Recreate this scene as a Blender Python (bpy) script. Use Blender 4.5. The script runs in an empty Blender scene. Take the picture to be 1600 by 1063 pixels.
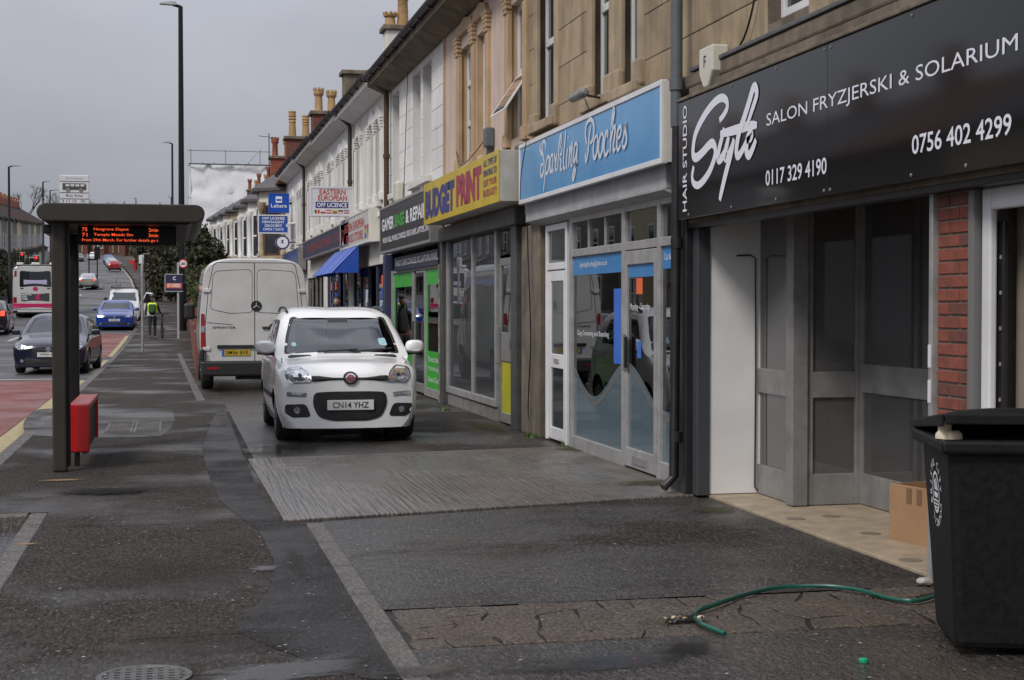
import bpy, bmesh, math, random
from mathutils import Vector, Matrix, geometry
from mathutils.bvhtree import BVHTree
random.seed(7)
R = math.radians
scene = bpy.context.scene
COL = scene.collection
# ------------------------------------------------------------------ camera
cam_d = bpy.data.cameras.new('camera'); cam = bpy.data.objects.new('camera', cam_d); COL.objects.link(cam)
cam_d.sensor_width = 36.0; cam_d.lens = 53.3; cam_d.clip_start = 0.1; cam_d.clip_end = 3000
cam.location = (0, 0, 1.57); cam.rotation_euler = (R(90 - 1.29), 0, R(-12.60))
scene.camera = cam
scene.render.resolution_x = 1024; scene.render.resolution_y = 680
scene.view_settings.view_transform = 'Standard'; scene.view_settings.look = 'None'
scene.view_settings.exposure = 0.48; scene.view_settings.gamma = 1.0
scene.view_settings.use_curve_mapping = False
# ------------------------------------------------------------------ sky: heavy broken cloud over a blue sky
SUN_EL, SUN_AZ = R(45), R(229)          # azimuth clockwise from +Y: behind the camera, to the left
world = bpy.data.worlds.new('World'); scene.world = world; world.use_nodes = True
wn, wl = world.node_tree.nodes, world.node_tree.links
wn.clear()
def wnode(t, **k):
    n = wn.new(t)
    for a, b in k.items(): setattr(n, a, b)
    return n
w_out = wnode('ShaderNodeOutputWorld'); w_bg = wnode('ShaderNodeBackground')
sky = wnode('ShaderNodeTexSky', sky_type='NISHITA', sun_disc=False, sun_elevation=SUN_EL, sun_rotation=SUN_AZ)
w_bg.inputs['Strength'].default_value = 0.1
tc = wnode('ShaderNodeTexCoord'); mp = wnode('ShaderNodeMapping'); mp.inputs['Scale'].default_value = (1.0, 1.0, 2.0); mp.inputs['Location'].default_value = (3.7, 1.3, .4)
wl.new(tc.outputs['Generated'], mp.inputs['Vector'])
n1 = wnode('ShaderNodeTexNoise'); n1.inputs['Scale'].default_value = 1.9; n1.inputs['Detail'].default_value = 7; n1.inputs['Roughness'].default_value = .52
n2 = wnode('ShaderNodeTexNoise'); n2.inputs['Scale'].default_value = 3.4; n2.inputs['Detail'].default_value = 5; n2.inputs['Roughness'].default_value = .5
wl.new(mp.outputs[0], n1.inputs['Vector']); wl.new(mp.outputs[0], n2.inputs['Vector'])
cr = wnode('ShaderNodeValToRGB')            # cloud greys
cr.color_ramp.elements[0].position = .30; cr.color_ramp.elements[0].color = (1.62, 1.74, 2.02, 1)
cr.color_ramp.elements[1].position = .70; cr.color_ramp.elements[1].color = (2.68, 2.71, 2.97, 1)
wl.new(n1.outputs['Fac'], cr.inputs['Fac'])
gap = wnode('ShaderNodeValToRGB')           # gaps in the cloud
gap.color_ramp.elements[0].position = .57; gap.color_ramp.elements[0].color = (0, 0, 0, 1)
gap.color_ramp.elements[1].position = .68; gap.color_ramp.elements[1].color = (.8, .8, .8, 1)
wl.new(n2.outputs['Fac'], gap.inputs['Fac'])
sep = wnode('ShaderNodeSeparateXYZ'); wl.new(tc.outputs['Generated'], sep.inputs[0])      # overcast sky: zenith brighter than horizon
ov = wnode('ShaderNodeMapRange'); ov.inputs['To Min'].default_value = 1.0; ov.inputs['To Max'].default_value = 4.1; wl.new(sep.outputs['Z'], ov.inputs['Value'])
mul = wnode('ShaderNodeVectorMath', operation='SCALE'); wl.new(cr.outputs['Color'], mul.inputs[0]); wl.new(ov.outputs[0], mul.inputs['Scale'])
mx = wnode('ShaderNodeMixRGB'); hz = wnode('ShaderNodeMapRange'); hz.inputs['From Min'].default_value = .14; hz.inputs['From Max'].default_value = .40; wl.new(sep.outputs['Z'], hz.inputs['Value'])   # the gaps close up towards the horizon
gm = wnode('ShaderNodeMath', operation='MULTIPLY'); wl.new(gap.outputs['Color'], gm.inputs[0]); wl.new(hz.outputs[0], gm.inputs[1]); wl.new(gm.outputs[0], mx.inputs['Fac'])
wl.new(mul.outputs[0], mx.inputs['Color1']); wl.new(sky.outputs['Color'], mx.inputs['Color2'])
wl.new(mx.outputs['Color'], w_bg.inputs['Color']); wl.new(w_bg.outputs[0], w_out.inputs['Surface'])
# ------------------------------------------------------------------ sun, veiled by the cloud
sun_d = bpy.data.lights.new('sun', 'SUN'); sun = bpy.data.objects.new('sun', sun_d); COL.objects.link(sun)
sun_d.energy = 1.5; sun_d.angle = R(14); sun_d.color = (1.0, .95, .88)
sd = Vector((math.sin(SUN_AZ) * math.cos(SUN_EL), math.cos(SUN_AZ) * math.cos(SUN_EL), math.sin(SUN_EL)))
sun.rotation_euler = (-sd).to_track_quat('-Z', 'Y').to_euler()
sun.location = sd * 60

# ------------------------------------------------------------------ terrain
def interp(tab, t):
    if t <= tab[0][0]: return tab[0][1]
    if t >= tab[-1][0]: return tab[-1][1]
    for (a, va), (b, vb) in zip(tab, tab[1:]):
        if a <= t <= b: return va + (vb - va) * (t - a) / (b - a)
_gz = [(-60, 0), (46, 0), (60, .16), (76, .5), (92, 1.15), (120, 2.15), (152, 3.3), (192, 5.0), (234, 6.9), (272, 9.2), (308, 11.5), (360, 14), (420, 16), (900, 22), (2500, 24)]
_cx = [(-60, 0), (80, 0), (110, -.4), (152, -1.7), (192, -3.1), (234, -5.1), (272, -7.6), (308, -10.5), (360, -16), (420, -24), (2500, -24)]
def smooth(tab):
    out = []
    y = -60.0
    while y <= 430:
        s = sum(interp(tab, y + d) for d in (-8, -4, 0, 4, 8)) / 5
        out.append((y, s)); y += 4
    return out + [(900, tab[-2][1]), (2500, tab[-1][1])]
_gzs, _cxs = smooth(_gz), smooth(_cx)
def gz(y): return interp(_gzs, y) if y > 38 else 0.0
def cxo(y): return interp(_cxs, y) if y > 72 else 0.0

# ------------------------------------------------------------------ materials
MATS = {}
def pm(name, c1, c2=None, scale=6.0, rough=.6, rough2=None, bump=0.0, bscale=60.0, metal=0.0, spec=.5, coat=0.0,
       detail=5.0, lo=.35, hi=.65, stretch=None, emis=None, estr=0.0, vary=0.0, soot=0.0):
    if name in MATS: return MATS[name]
    m = bpy.data.materials.new(name); m.use_nodes = True; MATS[name] = m
    n, l = m.node_tree.nodes, m.node_tree.links
    p = n['Principled BSDF']
    p.inputs['Base Color'].default_value = (*c1, 1); p.inputs['Roughness'].default_value = rough
    p.inputs['Metallic'].default_value = metal; p.inputs['Specular IOR Level'].default_value = spec
    p.inputs['Coat Weight'].default_value = coat; p.inputs['Coat Roughness'].default_value = .04
    if emis: p.inputs['Emission Color'].default_value = (*emis, 1); p.inputs['Emission Strength'].default_value = estr
    t = n.new('ShaderNodeTexCoord'); vec = t.outputs['Object']
    if stretch:
        mpn = n.new('ShaderNodeMapping'); mpn.inputs['Scale'].default_value = stretch
        l.new(vec, mpn.inputs['Vector']); vec = mpn.outputs[0]
    if c2 is not None or rough2 is not None:
        nz = n.new('ShaderNodeTexNoise'); nz.inputs['Scale'].default_value = scale; nz.inputs['Detail'].default_value = detail
        nz.inputs['Roughness'].default_value = .62
        l.new(vec, nz.inputs['Vector'])
        mr = n.new('ShaderNodeMapRange'); mr.inputs['From Min'].default_value = lo; mr.inputs['From Max'].default_value = hi
        l.new(nz.outputs['Fac'], mr.inputs['Value'])
        if c2 is not None:
            mix = n.new('ShaderNodeMixRGB'); mix.inputs['Color1'].default_value = (*c1, 1); mix.inputs['Color2'].default_value = (*c2, 1)
            l.new(mr.outputs[0], mix.inputs['Fac']); col = mix.outputs[0]
            if soot:                                   # grime that has run down the surface
                ms = n.new('ShaderNodeMapping'); ms.inputs['Scale'].default_value = (1.6, 1.6, .28); l.new(t.outputs['Object'], ms.inputs['Vector'])
                ns = n.new('ShaderNodeTexNoise'); ns.inputs['Scale'].default_value = 2.2; ns.inputs['Detail'].default_value = 7; ns.inputs['Roughness'].default_value = .68; l.new(ms.outputs[0], ns.inputs['Vector'])
                r2 = n.new('ShaderNodeMapRange'); r2.inputs['From Min'].default_value = .47; r2.inputs['From Max'].default_value = .66; r2.inputs['To Max'].default_value = soot; l.new(ns.outputs['Fac'], r2.inputs['Value'])
                mg = n.new('ShaderNodeMixRGB'); mg.inputs['Color2'].default_value = (c2[0] * .35, c2[1] * .34, c2[2] * .33, 1); l.new(r2.outputs[0], mg.inputs['Fac']); l.new(col, mg.inputs['Color1']); col = mg.outputs[0]
            if vary:                                   # every block its own tone
                oi = n.new('ShaderNodeObjectInfo'); r3 = n.new('ShaderNodeMapRange'); r3.inputs['To Min'].default_value = 1 - vary; r3.inputs['To Max'].default_value = 1 + vary; l.new(oi.outputs['Random'], r3.inputs['Value'])
                sc_ = n.new('ShaderNodeVectorMath'); sc_.operation = 'SCALE'; l.new(col, sc_.inputs[0]); l.new(r3.outputs[0], sc_.inputs['Scale']); col = sc_.outputs[0]
            l.new(col, p.inputs['Base Color'])
        if rough2 is not None:
            m2 = n.new('ShaderNodeMapRange'); m2.inputs['To Min'].default_value = rough; m2.inputs['To Max'].default_value = rough2
            l.new(mr.outputs[0], m2.inputs['Value']); l.new(m2.outputs[0], p.inputs['Roughness'])
    if bump:
        nb = n.new('ShaderNodeTexNoise'); nb.inputs['Scale'].default_value = bscale; nb.inputs['Detail'].default_value = 3
        l.new(vec, nb.inputs['Vector'])
        b = n.new('ShaderNodeBump'); b.inputs['Strength'].default_value = bump; b.inputs['Distance'].default_value = .01
        l.new(nb.outputs['Fac'], b.inputs['Height']); l.new(b.outputs[0], p.inputs['Normal'])
    return m
def glass(name, tint=(.75, .78, .8), rough=.01, film=0.0, filmcol=(.4, .5, .55)):
    """window glass: fresnel mirror over clear (optionally filmed) pane"""
    if name in MATS: return MATS[name]
    m = bpy.data.materials.new(name); m.use_nodes = True; MATS[name] = m
    n, l = m.node_tree.nodes, m.node_tree.links; n.clear()
    o = n.new('ShaderNodeOutputMaterial'); tr = n.new('ShaderNodeBsdfTransparent'); tr.inputs[0].default_value = (*tint, 1)
    g = n.new('ShaderNodeBsdfGlossy'); g.inputs['Roughness'].default_value = rough; g.inputs['Color'].default_value = (.95, .97, 1, 1)
    fr = n.new('ShaderNodeFresnel'); fr.inputs['IOR'].default_value = 1.95
    mxs = n.new('ShaderNodeMixShader'); l.new(fr.outputs[0], mxs.inputs[0])
    base = tr.outputs[0]
    if film:
        d = n.new('ShaderNodeBsdfDiffuse'); d.inputs[0].default_value = (*filmcol, 1)
        m0 = n.new('ShaderNodeMixShader'); m0.inputs[0].default_value = film
        l.new(tr.outputs[0], m0.inputs[1]); l.new(d.outputs[0], m0.inputs[2]); base = m0.outputs[0]
    l.new(base, mxs.inputs[1]); l.new(g.outputs[0], mxs.inputs[2]); l.new(mxs.outputs[0], o.inputs['Surface'])
    return m
# ------------------------------------------------------------------ mesh helpers
WO = {}                                     # world translation of an object (chains without rotation)
def tag(o, label=None, cat=None, group=None, kind=None):
    if label: o['label'] = label
    if cat: o['category'] = cat
    if group: o['group'] = group
    if kind: o['kind'] = kind
    return o
def thing(name, label, cat, loc=(0, 0, 0), rz=0.0, group=None):
    o = bpy.data.objects.new(name, None); COL.objects.link(o); o.empty_display_size = .2
    o.location = loc; o.rotation_euler = (0, 0, rz); WO[o] = Vector(loc)
    return tag(o, label, cat, group)
class MB:
    def __init__(s): s.v = []; s.f = []
    def add(s, vs, fs):
        b = len(s.v); s.v += [tuple(v) for v in vs]; s.f += [tuple(b + i for i in f) for f in fs]; return s
    def box(s, x0, x1, y0, y1, z0, z1):
        return s.add([(x0, y0, z0), (x1, y0, z0), (x1, y1, z0), (x0, y1, z0), (x0, y0, z1), (x1, y0, z1), (x1, y1, z1), (x0, y1, z1)],
                     [(3, 2, 1, 0), (4, 5, 6, 7), (0, 1, 5, 4), (1, 2, 6, 5), (2, 3, 7, 6), (3, 0, 4, 7)])
    def quad(s, a, b, c, d): return s.add([a, b, c, d], [(0, 1, 2, 3)])
    def prism(s, pts, d):
        """closed planar polygon pts (3d) extruded by vector d"""
        n = len(pts); d = Vector(d); q = [Vector(p) for p in pts]; q2 = [p + d for p in q]
        return s.add(q + q2, [tuple(reversed(range(n))), tuple(range(n, 2 * n))] + [(i, (i + 1) % n, n + (i + 1) % n, n + i) for i in range(n)])
    def tube(s, pts, r, n=8, cap=True):
        pts = [Vector(p) for p in pts]; rs = r if isinstance(r, (list, tuple)) else [r] * len(pts)
        rings = []; b = len(s.v); up = None
        for i, p in enumerate(pts):
            t = (pts[min(i + 1, len(pts) - 1)] - pts[max(i - 1, 0)])
            t = t.normalized() if t.length > 1e-9 else Vector((0, 0, 1))
            if up is None: up = t.orthogonal().normalized()
            up = (up - t * up.dot(t)); up = up.normalized() if up.length > 1e-6 else t.orthogonal().normalized()
            w = t.cross(up)
            for k in range(n):
                a = 2 * math.pi * k / n
                s.v.append(tuple(p + (up * math.cos(a) + w * math.sin(a)) * rs[i]))
        m = len(pts)
        for i in range(m - 1):
            for k in range(n):
                s.f.append((b + i * n + k, b + i * n + (k + 1) % n, b + (i + 1) * n + (k + 1) % n, b + (i + 1) * n + k))
        if cap:
            s.f.append(tuple(b + k for k in reversed(range(n)))); s.f.append(tuple(b + (m - 1) * n + k for k in range(n)))
        return s
    def lathe(s, prof, c, n=14, axis='z'):
        """prof: (radius, height) pairs about the axis through c"""
        b = len(s.v); c = Vector(c)
        for r, h in prof:
            for k in range(n):
                a = 2 * math.pi * k / n
                q = {'z': (r * math.cos(a), r * math.sin(a), h), 'x': (h, r * math.cos(a), r * math.sin(a)), 'y': (r * math.sin(a), h, r * math.cos(a))}[axis]
                s.v.append(tuple(c + Vector(q)))
        for i in range(len(prof) - 1):
            for k in range(n):
                s.f.append((b + i * n + k, b + i * n + (k + 1) % n, b + (i + 1) * n + (k + 1) % n, b + (i + 1) * n + k))
        s.f.append(tuple(b + k for k in reversed(range(n)))); s.f.append(tuple(b + (len(prof) - 1) * n + k for k in range(n)))
        return s
    def mesh(s, name, smooth_angle=None):
        me = bpy.data.meshes.new(name); me.from_pydata(s.v, [], s.f); me.update()
        if smooth_angle:
            me.polygons.foreach_set('use_smooth', [True] * len(me.polygons)); me.set_sharp_from_angle(angle=R(smooth_angle))
        return me
    def build(s, name, mat, parent=None, bevel=0.0, smooth=None, local=False, seg=2):
        me = s.mesh(name, smooth)
        return link(name, me, mat, parent, bevel, local, seg)
def link(name, me, mat, parent=None, bevel=0.0, local=False, seg=2):
    o = bpy.data.objects.new(name, me); COL.objects.link(o)
    if mat is not None and not me.materials: me.materials.append(mat)
    WO[o] = Vector((0, 0, 0))
    if parent is not None:
        o.parent = parent
        if not local: o.location = -WO[parent]
        else: WO[o] = WO[parent].copy()
    if bevel:
        b = o.modifiers.new('bevel', 'BEVEL'); b.width = bevel; b.segments = seg; b.limit_method = 'ANGLE'; b.angle_limit = R(40)
    return o
def box(name, mat, x0, x1, y0, y1, z0, z1, parent=None, bevel=0.0, local=False):
    return MB().box(x0, x1, y0, y1, z0, z1).build(name, mat, parent, bevel, None, local)
def copy_tree(o, parent=None):
    c = o.copy(); COL.objects.link(c); c.parent = parent
    for ch in [k for k in bpy.data.objects if k.parent == o]: copy_tree(ch, c)
    return c
def kids(o):
    return [k for k in bpy.data.objects if k.parent == o]
# ------------------------------------------------------------------ lettering (built-in font only), fitted to width and height
_tcache = {}
def text_pts(s, w=None, h=None, bold=0.0, ext=.0, align='L'):
    key = (s, bold)
    if key not in _tcache:
        cu = bpy.data.curves.new('t', 'FONT'); cu.body = s; cu.size = 1; cu.offset = bold; cu.resolution_u = 3
        ob = bpy.data.objects.new('t', cu); COL.objects.link(ob)
        me = bpy.data.meshes.new_from_object(ob); _tcache[key] = ([v.co.copy() for v in me.vertices], [tuple(p.vertices) for p in me.polygons])
        bpy.data.objects.remove(ob); bpy.data.curves.remove(cu); bpy.data.meshes.remove(me)
    vs, fs = _tcache[key]
    x0 = min(v.x for v in vs); x1 = max(v.x for v in vs); y0 = min(v.y for v in vs); y1 = max(v.y for v in vs)
    sy = h / (y1 - y0) if h else 1; sx = w / (x1 - x0) if w else sy
    if not h: sy = sx
    return [((v.x - x0) * sx, (v.y - y0) * sy) for v in vs], fs
def lettering(name, s, mat, parent, org, ux, uy, w, h, bold=0.0, local=False):
    """flat lettering: lower-left corner org, ux and uy the reading and upward directions"""
    p, fs = text_pts(s, w, h, bold)
    org, ux, uy = Vector(org), Vector(ux), Vector(uy)
    m = MB().add([org + ux * a + uy * b for a, b in p], fs)
    return m.build(name, mat, parent, local=local)
FX, FZ = (0, -1, 0), (0, 0, 1)                # reading direction on a facade that faces the road
def stroke_mesh(strokes, to3d, wid):
    """brush strokes: polylines in plane coordinates, smoothed, drawn as flat ribbons with round ends"""
    m = MB()
    for st_i, st in enumerate(strokes):
        pts = [Vector((a, b)) for a, b in st]
        if len(pts) > 2:
            q = []
            for i in range(len(pts) - 1):
                p0, p1, p2, p3 = pts[max(i - 1, 0)], pts[i], pts[i + 1], pts[min(i + 2, len(pts) - 1)]
                for k in range(5):
                    t = k / 5
                    q.append(.5 * ((2 * p1) + (p2 - p0) * t + (2 * p0 - 5 * p1 + 4 * p2 - p3) * t * t + (3 * p1 - p0 - 3 * p2 + p3) * t ** 3))
            pts = q + [pts[-1]]
        L, Rr = [], []
        n = len(pts)
        for i, p in enumerate(pts):
            d = pts[min(i + 1, n - 1)] - pts[max(i - 1, 0)]
            d = d.normalized() if d.length > 1e-9 else Vector((1, 0))
            nn = Vector((-d.y, d.x)); u = i / (n - 1)
            w = wid * (.62 + .45 * math.sin(math.pi * min(1, max(0, u))) ** .6)
            L.append(p + nn * w / 2); Rr.append(p - nn * w / 2)
        k_ = st_i; m.add([to3d(p, k_) for p in L] + [to3d(p, k_) for p in Rr], [(i, i + 1, n + i + 1, n + i) for i in range(n - 1)])
    return m
STYLE = [[(10.848, 2.968), (10.745, 3.003), (10.679, 3.051), (10.705, 3.102), (10.799, 3.131), (10.935, 3.122), (11.103, 3.076), (11.276, 2.999), (11.394, 2.913), (11.439, 2.817), (11.43, 2.756), (11.349, 2.738), (11.218, 2.765), (11.075, 2.805), (10.991, 2.811), (10.935, 2.766), (10.949, 2.7), (11.047, 2.612), (11.189, 2.546), (11.32, 2.517), (11.424, 2.54), (11.46, 2.598), (11.424, 2.675)], [(10.745, 2.899), (10.786, 2.837), (10.848, 2.757), (10.875, 2.693), (10.84, 2.671), (10.772, 2.693), (10.692, 2.751), (10.645, 2.821)], [(10.826, 2.865), (10.639, 2.86), (10.433, 2.858), (10.235, 2.858), (10.09, 2.846)], [(10.645, 2.821), (10.705, 2.743), (10.719, 2.678), (10.666, 2.683), (10.587, 2.731), (10.536, 2.796)], [(10.536, 2.796), (10.6, 2.686), (10.692, 2.572), (10.786, 2.438), (10.831, 2.365)], [(10.271, 2.872), (10.174, 2.968), (10.095, 3.057), (10.114, 3.113), (10.162, 3.111), (10.235, 3.03), (10.333, 2.925), (10.433, 2.826), (10.484, 2.721), (10.472, 2.669), (10.421, 2.668), (10.346, 2.707), (10.284, 2.755)], [(10.284, 2.755), (10.21, 2.765), (10.186, 2.79), (10.222, 2.798), (10.271, 2.754), (10.284, 2.682), (10.235, 2.646), (10.162, 2.688), (10.102, 2.745)]]
SPARKLING = [[(15.809, 3.247), (15.787, 3.296), (15.855, 3.342), (15.923, 3.317), (15.95, 3.248), (15.895, 3.184), (15.855, 3.109), (15.868, 3.032), (15.936, 2.973), (16.005, 2.985), (16.019, 3.046), (15.977, 3.094), (15.855, 3.096)], [(16.019, 3.333), (16.033, 3.276), (15.977, 3.218), (15.882, 3.202)], [(15.76, 3.113), (15.787, 3.025), (15.827, 2.932), (15.882, 2.8)], [(15.76, 3.087), (15.693, 3.152), (15.627, 3.139), (15.627, 3.05), (15.707, 2.98), (15.774, 2.992)], [(15.47, 3.162), (15.548, 3.144), (15.588, 3.072), (15.575, 2.988), (15.509, 3.001), (15.47, 3.086), (15.457, 3.161)], [(15.465, 3.098), (15.496, 2.981), (15.432, 2.994)], [(15.393, 3.167), (15.367, 3.102), (15.329, 3.061)], [(15.291, 3.151), (15.329, 3.073), (15.342, 2.986), (15.291, 2.988)], [(15.116, 3.344), (15.165, 3.282), (15.215, 3.162), (15.253, 2.966)], [(15.116, 3.344), (15.103, 3.275), (15.141, 3.186)], [(15.079, 3.192), (15.091, 3.131), (15.165, 3.108), (15.116, 3.053), (15.141, 2.969), (15.066, 2.975)], [(14.92, 3.347), (14.956, 3.229), (15.005, 3.111), (15.005, 2.975), (14.944, 2.976)], [(14.848, 3.162), (14.884, 3.068), (14.896, 2.972), (14.86, 2.975)], [(14.819, 3.281), (14.829, 3.246)], [(14.753, 3.171), (14.776, 3.07), (14.812, 2.964)], [(14.776, 3.07), (14.682, 3.182), (14.658, 3.167), (14.705, 3.051), (14.705, 2.973), (14.658, 2.975)], [(14.474, 3.166), (14.554, 3.169), (14.6, 3.101), (14.623, 3.014), (14.565, 3.014), (14.497, 3.079), (14.462, 3.165)], [(14.462, 3.165), (14.485, 3.031), (14.542, 2.905), (14.612, 2.827), (14.647, 2.854), (14.589, 2.921), (14.451, 2.992)], [(13.979, 3.284), (14.032, 3.175), (14.065, 3.063), (14.13, 2.965), (14.163, 2.997), (14.152, 3.043)], [(14.108, 3.125), (14.163, 3.213), (14.141, 3.303), (14.043, 3.344), (13.936, 3.337), (13.862, 3.282), (13.862, 3.203), (13.915, 3.14), (14.0, 3.12)], [(13.778, 3.176), (13.851, 3.133), (13.883, 3.056), (13.872, 2.987), (13.83, 2.963), (13.768, 2.999), (13.726, 3.074), (13.737, 3.149), (13.778, 3.176)], [(13.593, 3.176), (13.665, 3.13), (13.696, 3.049), (13.685, 2.986), (13.644, 2.959), (13.583, 3.004), (13.543, 3.078), (13.543, 3.145), (13.593, 3.176)], [(13.413, 3.109), (13.383, 3.155), (13.433, 3.166), (13.483, 3.116), (13.513, 3.03), (13.483, 2.966), (13.443, 2.956), (13.364, 2.993)], [(13.315, 2.961), (13.286, 3.095), (13.257, 3.229), (13.208, 3.348), (13.18, 3.312), (13.218, 3.235), (13.266, 3.158)], [(13.286, 3.067), (13.208, 3.174), (13.151, 3.178), (13.17, 3.104), (13.208, 3.021), (13.199, 2.966), (13.141, 2.987)], [(13.085, 3.062), (13.0, 3.08), (12.963, 3.14), (13.0, 3.166), (13.066, 3.136), (13.094, 3.063), (13.094, 2.998), (13.056, 2.962), (12.981, 2.998)], [(12.935, 3.004), (12.871, 3.093), (12.834, 3.179), (12.825, 3.109), (12.798, 3.032), (12.834, 2.982), (12.88, 2.966), (12.926, 2.987)]]
# ------------------------------------------------------------------ survey helpers: photo measurements -> metres on real planes
_th = math.atan(530 / 2370.)
def _ray(px, py):
    a = (px - 800) / 2370.; return math.sin(_th) + a * math.cos(_th), math.cos(_th) - a * math.sin(_th), -(py - 478) / 2370.
def fy(px, X=4.25): r = _ray(px, 0); return r[1] * X / r[0]                      # along the street on the plane x = X
def fz(px, py, X=4.25): r = _ray(px, py); return 1.57 + r[2] * X / r[0]          # height on the plane x = X
def gxy(px, py, z=0.0): r = _ray(px, py); t = (z - 1.57) / r[2]; return r[0] * t, r[1] * t
# ------------------------------------------------------------------ ground materials
def ground_mat(name, dry, wet, wetscale, lo, hi, rdry, rwet, bump, bscale, speck=None, stain=None, wetx=None, agg=1.0, swet=.5, sdry=.12, ac=1.0):
    m = bpy.data.materials.new(name); m.use_nodes = True; MATS[name] = m
    n, l = m.node_tree.nodes, m.node_tree.links; p = n['Principled BSDF']
    t = n.new('ShaderNodeTexCoord')
    def noise(s, d=6, r=.6, st=None):
        v = t.outputs['Object']
        if st:
            q = n.new('ShaderNodeMapping'); q.inputs['Scale'].default_value = st; l.new(v, q.inputs['Vector']); v = q.outputs[0]
        z = n.new('ShaderNodeTexNoise'); z.inputs['Scale'].default_value = s; z.inputs['Detail'].default_value = d; z.inputs['Roughness'].default_value = r
        l.new(v, z.inputs['Vector']); return z.outputs['Fac']
    def rng(v, a, b, c=0, d=1):
        z = n.new('ShaderNodeMapRange'); z.inputs['From Min'].default_value = a; z.inputs['From Max'].default_value = b
        z.inputs['To Min'].default_value = c; z.inputs['To Max'].default_value = d; l.new(v, z.inputs['Value']); return z.outputs[0]
    def mix(f, a, b, blend='MIX'):
        z = n.new('ShaderNodeMixRGB'); z.blend_type = blend
        for i, s in ((0, f), (1, a), (2, b)):
            if hasattr(s, 'links') or hasattr(s, 'is_linked'): l.new(s, z.inputs[i])
            elif isinstance(s, (int, float)): z.inputs[i].default_value = s
            else: z.inputs[i].default_value = (*s, 1)
        return z.outputs[0]
    w = rng(noise(wetscale, 7, .55), lo, hi)
    if wetx:
        sp_ = n.new('ShaderNodeSeparateXYZ'); l.new(t.outputs['Object'], sp_.inputs[0]); gx_ = rng(sp_.outputs[0], wetx[0], wetx[1], 1, 0)
        ad = n.new('ShaderNodeMath'); ad.operation = 'MULTIPLY_ADD'; ad.use_clamp = True; l.new(gx_, ad.inputs[0]); ad.inputs[1].default_value = .75; l.new(w, ad.inputs[2])
        su = n.new('ShaderNodeMath'); su.operation = 'SUBTRACT'; su.use_clamp = True; l.new(ad.outputs[0], su.inputs[0]); su.inputs[1].default_value = .22; w = su.outputs[0]
    c = mix(w, dry, wet)
    c = mix(rng(noise(1.1, 4), .35, .7, 0, .55), c, tuple(x * .62 for x in dry))
    c = mix(rng(noise(bscale, 2, .5), .42, .68, 0, .8), c, tuple(min(1, x * 2.1) for x in dry))
    c = mix(rng(noise(bscale * 1.9, 2, .6), .50, .64, 0, .75), c, tuple(x * .35 for x in dry))
    c = mix(rng(noise(2.6, 8, .72, (1, .45, 1)), .47, .60, 0, .62), c, tuple(x * .5 for x in dry))
    c = mix(rng(noise(1, 3, .7, (19 * agg, 6.5 * agg, 1)), .50, .62, 0, .55 * ac), c, tuple(min(1, x * 1.7) for x in dry))
    c = mix(rng(noise(1, 2, .6, (46 * agg, 15 * agg, 1)), .54, .62, 0, .8 * ac), c, tuple(min(1, x * (2.6 if agg < 1 else 2.2)) for x in dry))
    c = mix(rng(noise(1.01, 2, .6, (50 * agg, 17 * agg, 1)), .40, .47, .75 * ac, 0), c, tuple(x * .28 for x in dry))
    if stain: c = mix(rng(noise(.7, 6, .65, (1, .35, 1)), .52, .68, 0, .6), c, stain)
    if speck:
        v = n.new('ShaderNodeTexVoronoi'); v.inputs['Scale'].default_value = 7.0; l.new(t.outputs['Object'], v.inputs['Vector'])
        c = mix(rng(v.outputs['Distance'], .035, .06, .7, 0), c, speck)
    l.new(c, p.inputs['Base Color']); l.new(rng(w, 0, 1, sdry, swet), p.inputs['Specular IOR Level'])
    l.new(rng(w, 0, 1, rdry, rwet), p.inputs['Roughness'])
    b = n.new('ShaderNodeBump'); b.inputs['Distance'].default_value = .018; b.inputs['Strength'].default_value = bump
    l.new(noise(bscale, 3, .6), b.inputs['Height']); l.new(b.outputs[0], p.inputs['Normal'])
    return m
M_pave = ground_mat('pavement_asphalt', (.040, .034, .030), (.022, .019, .0175), .55, .50, .66, .8, .36, .55, 85, (.26, .25, .23), (.062, .050, .040))
M_road = ground_mat('road_asphalt', (.070, .066, .068), (.05, .047, .05), .35, .4, .65, .6, .38, .4, 60)
M_fore = ground_mat('forecourt_asphalt', (.038, .032, .028), (.027, .0245, .023), .5, .42, .6, .65, .15, 1.0, 48, None, (.070, .054, .040), (.9, 3.2), .85, .95)
M_patch = ground_mat('patch_asphalt', (.022, .0195, .0185), (.013, .012, .0115), .8, .4, .6, .6, .33, .6, 95, (.25, .24, .22), None, None, 1.0, .2)
M_patch2 = ground_mat('worn_patch_asphalt', (.042, .036, .0315), (.022, .0195, .018), .7, .4, .6, .62, .36, .5, 90, (.3, .29, .27))
M_conc = ground_mat('old_concrete', (.085, .068, .055), (.042, .035, .030), .9, .4, .62, .7, .35, .5, 40, None, (.10, .075, .055), None, 1.4, .4, .12, .4)
M_kerb = ground_mat('kerb_concrete', (.105, .095, .087), (.068, .062, .057), 1.6, .4, .65, .65, .4, .35, 55, None, None, None, 1.5, .4, .12, .3)
M_red = ground_mat('red_surfacing', (.17, .050, .040), (.12, .038, .032), .5, .4, .65, .6, .4, .4, 70)
M_earth = ground_mat('earth', (.07, .065, .045), (.05, .05, .035), .05, .4, .6, .9, .8, .3, 8)
M_yel = pm('yellow_paint', (.42, .33, .13), (.24, .20, .12), 9, rough=.6, bump=.2)
M_wht = pm('white_road_paint', (.50, .50, .49), (.22, .21, .21), 12, rough=.6, lo=.45, hi=.8)
M_puddle = pm('puddle_water', (.018, .017, .016), rough=.04, spec=.6, bump=.02, bscale=9)
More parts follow.
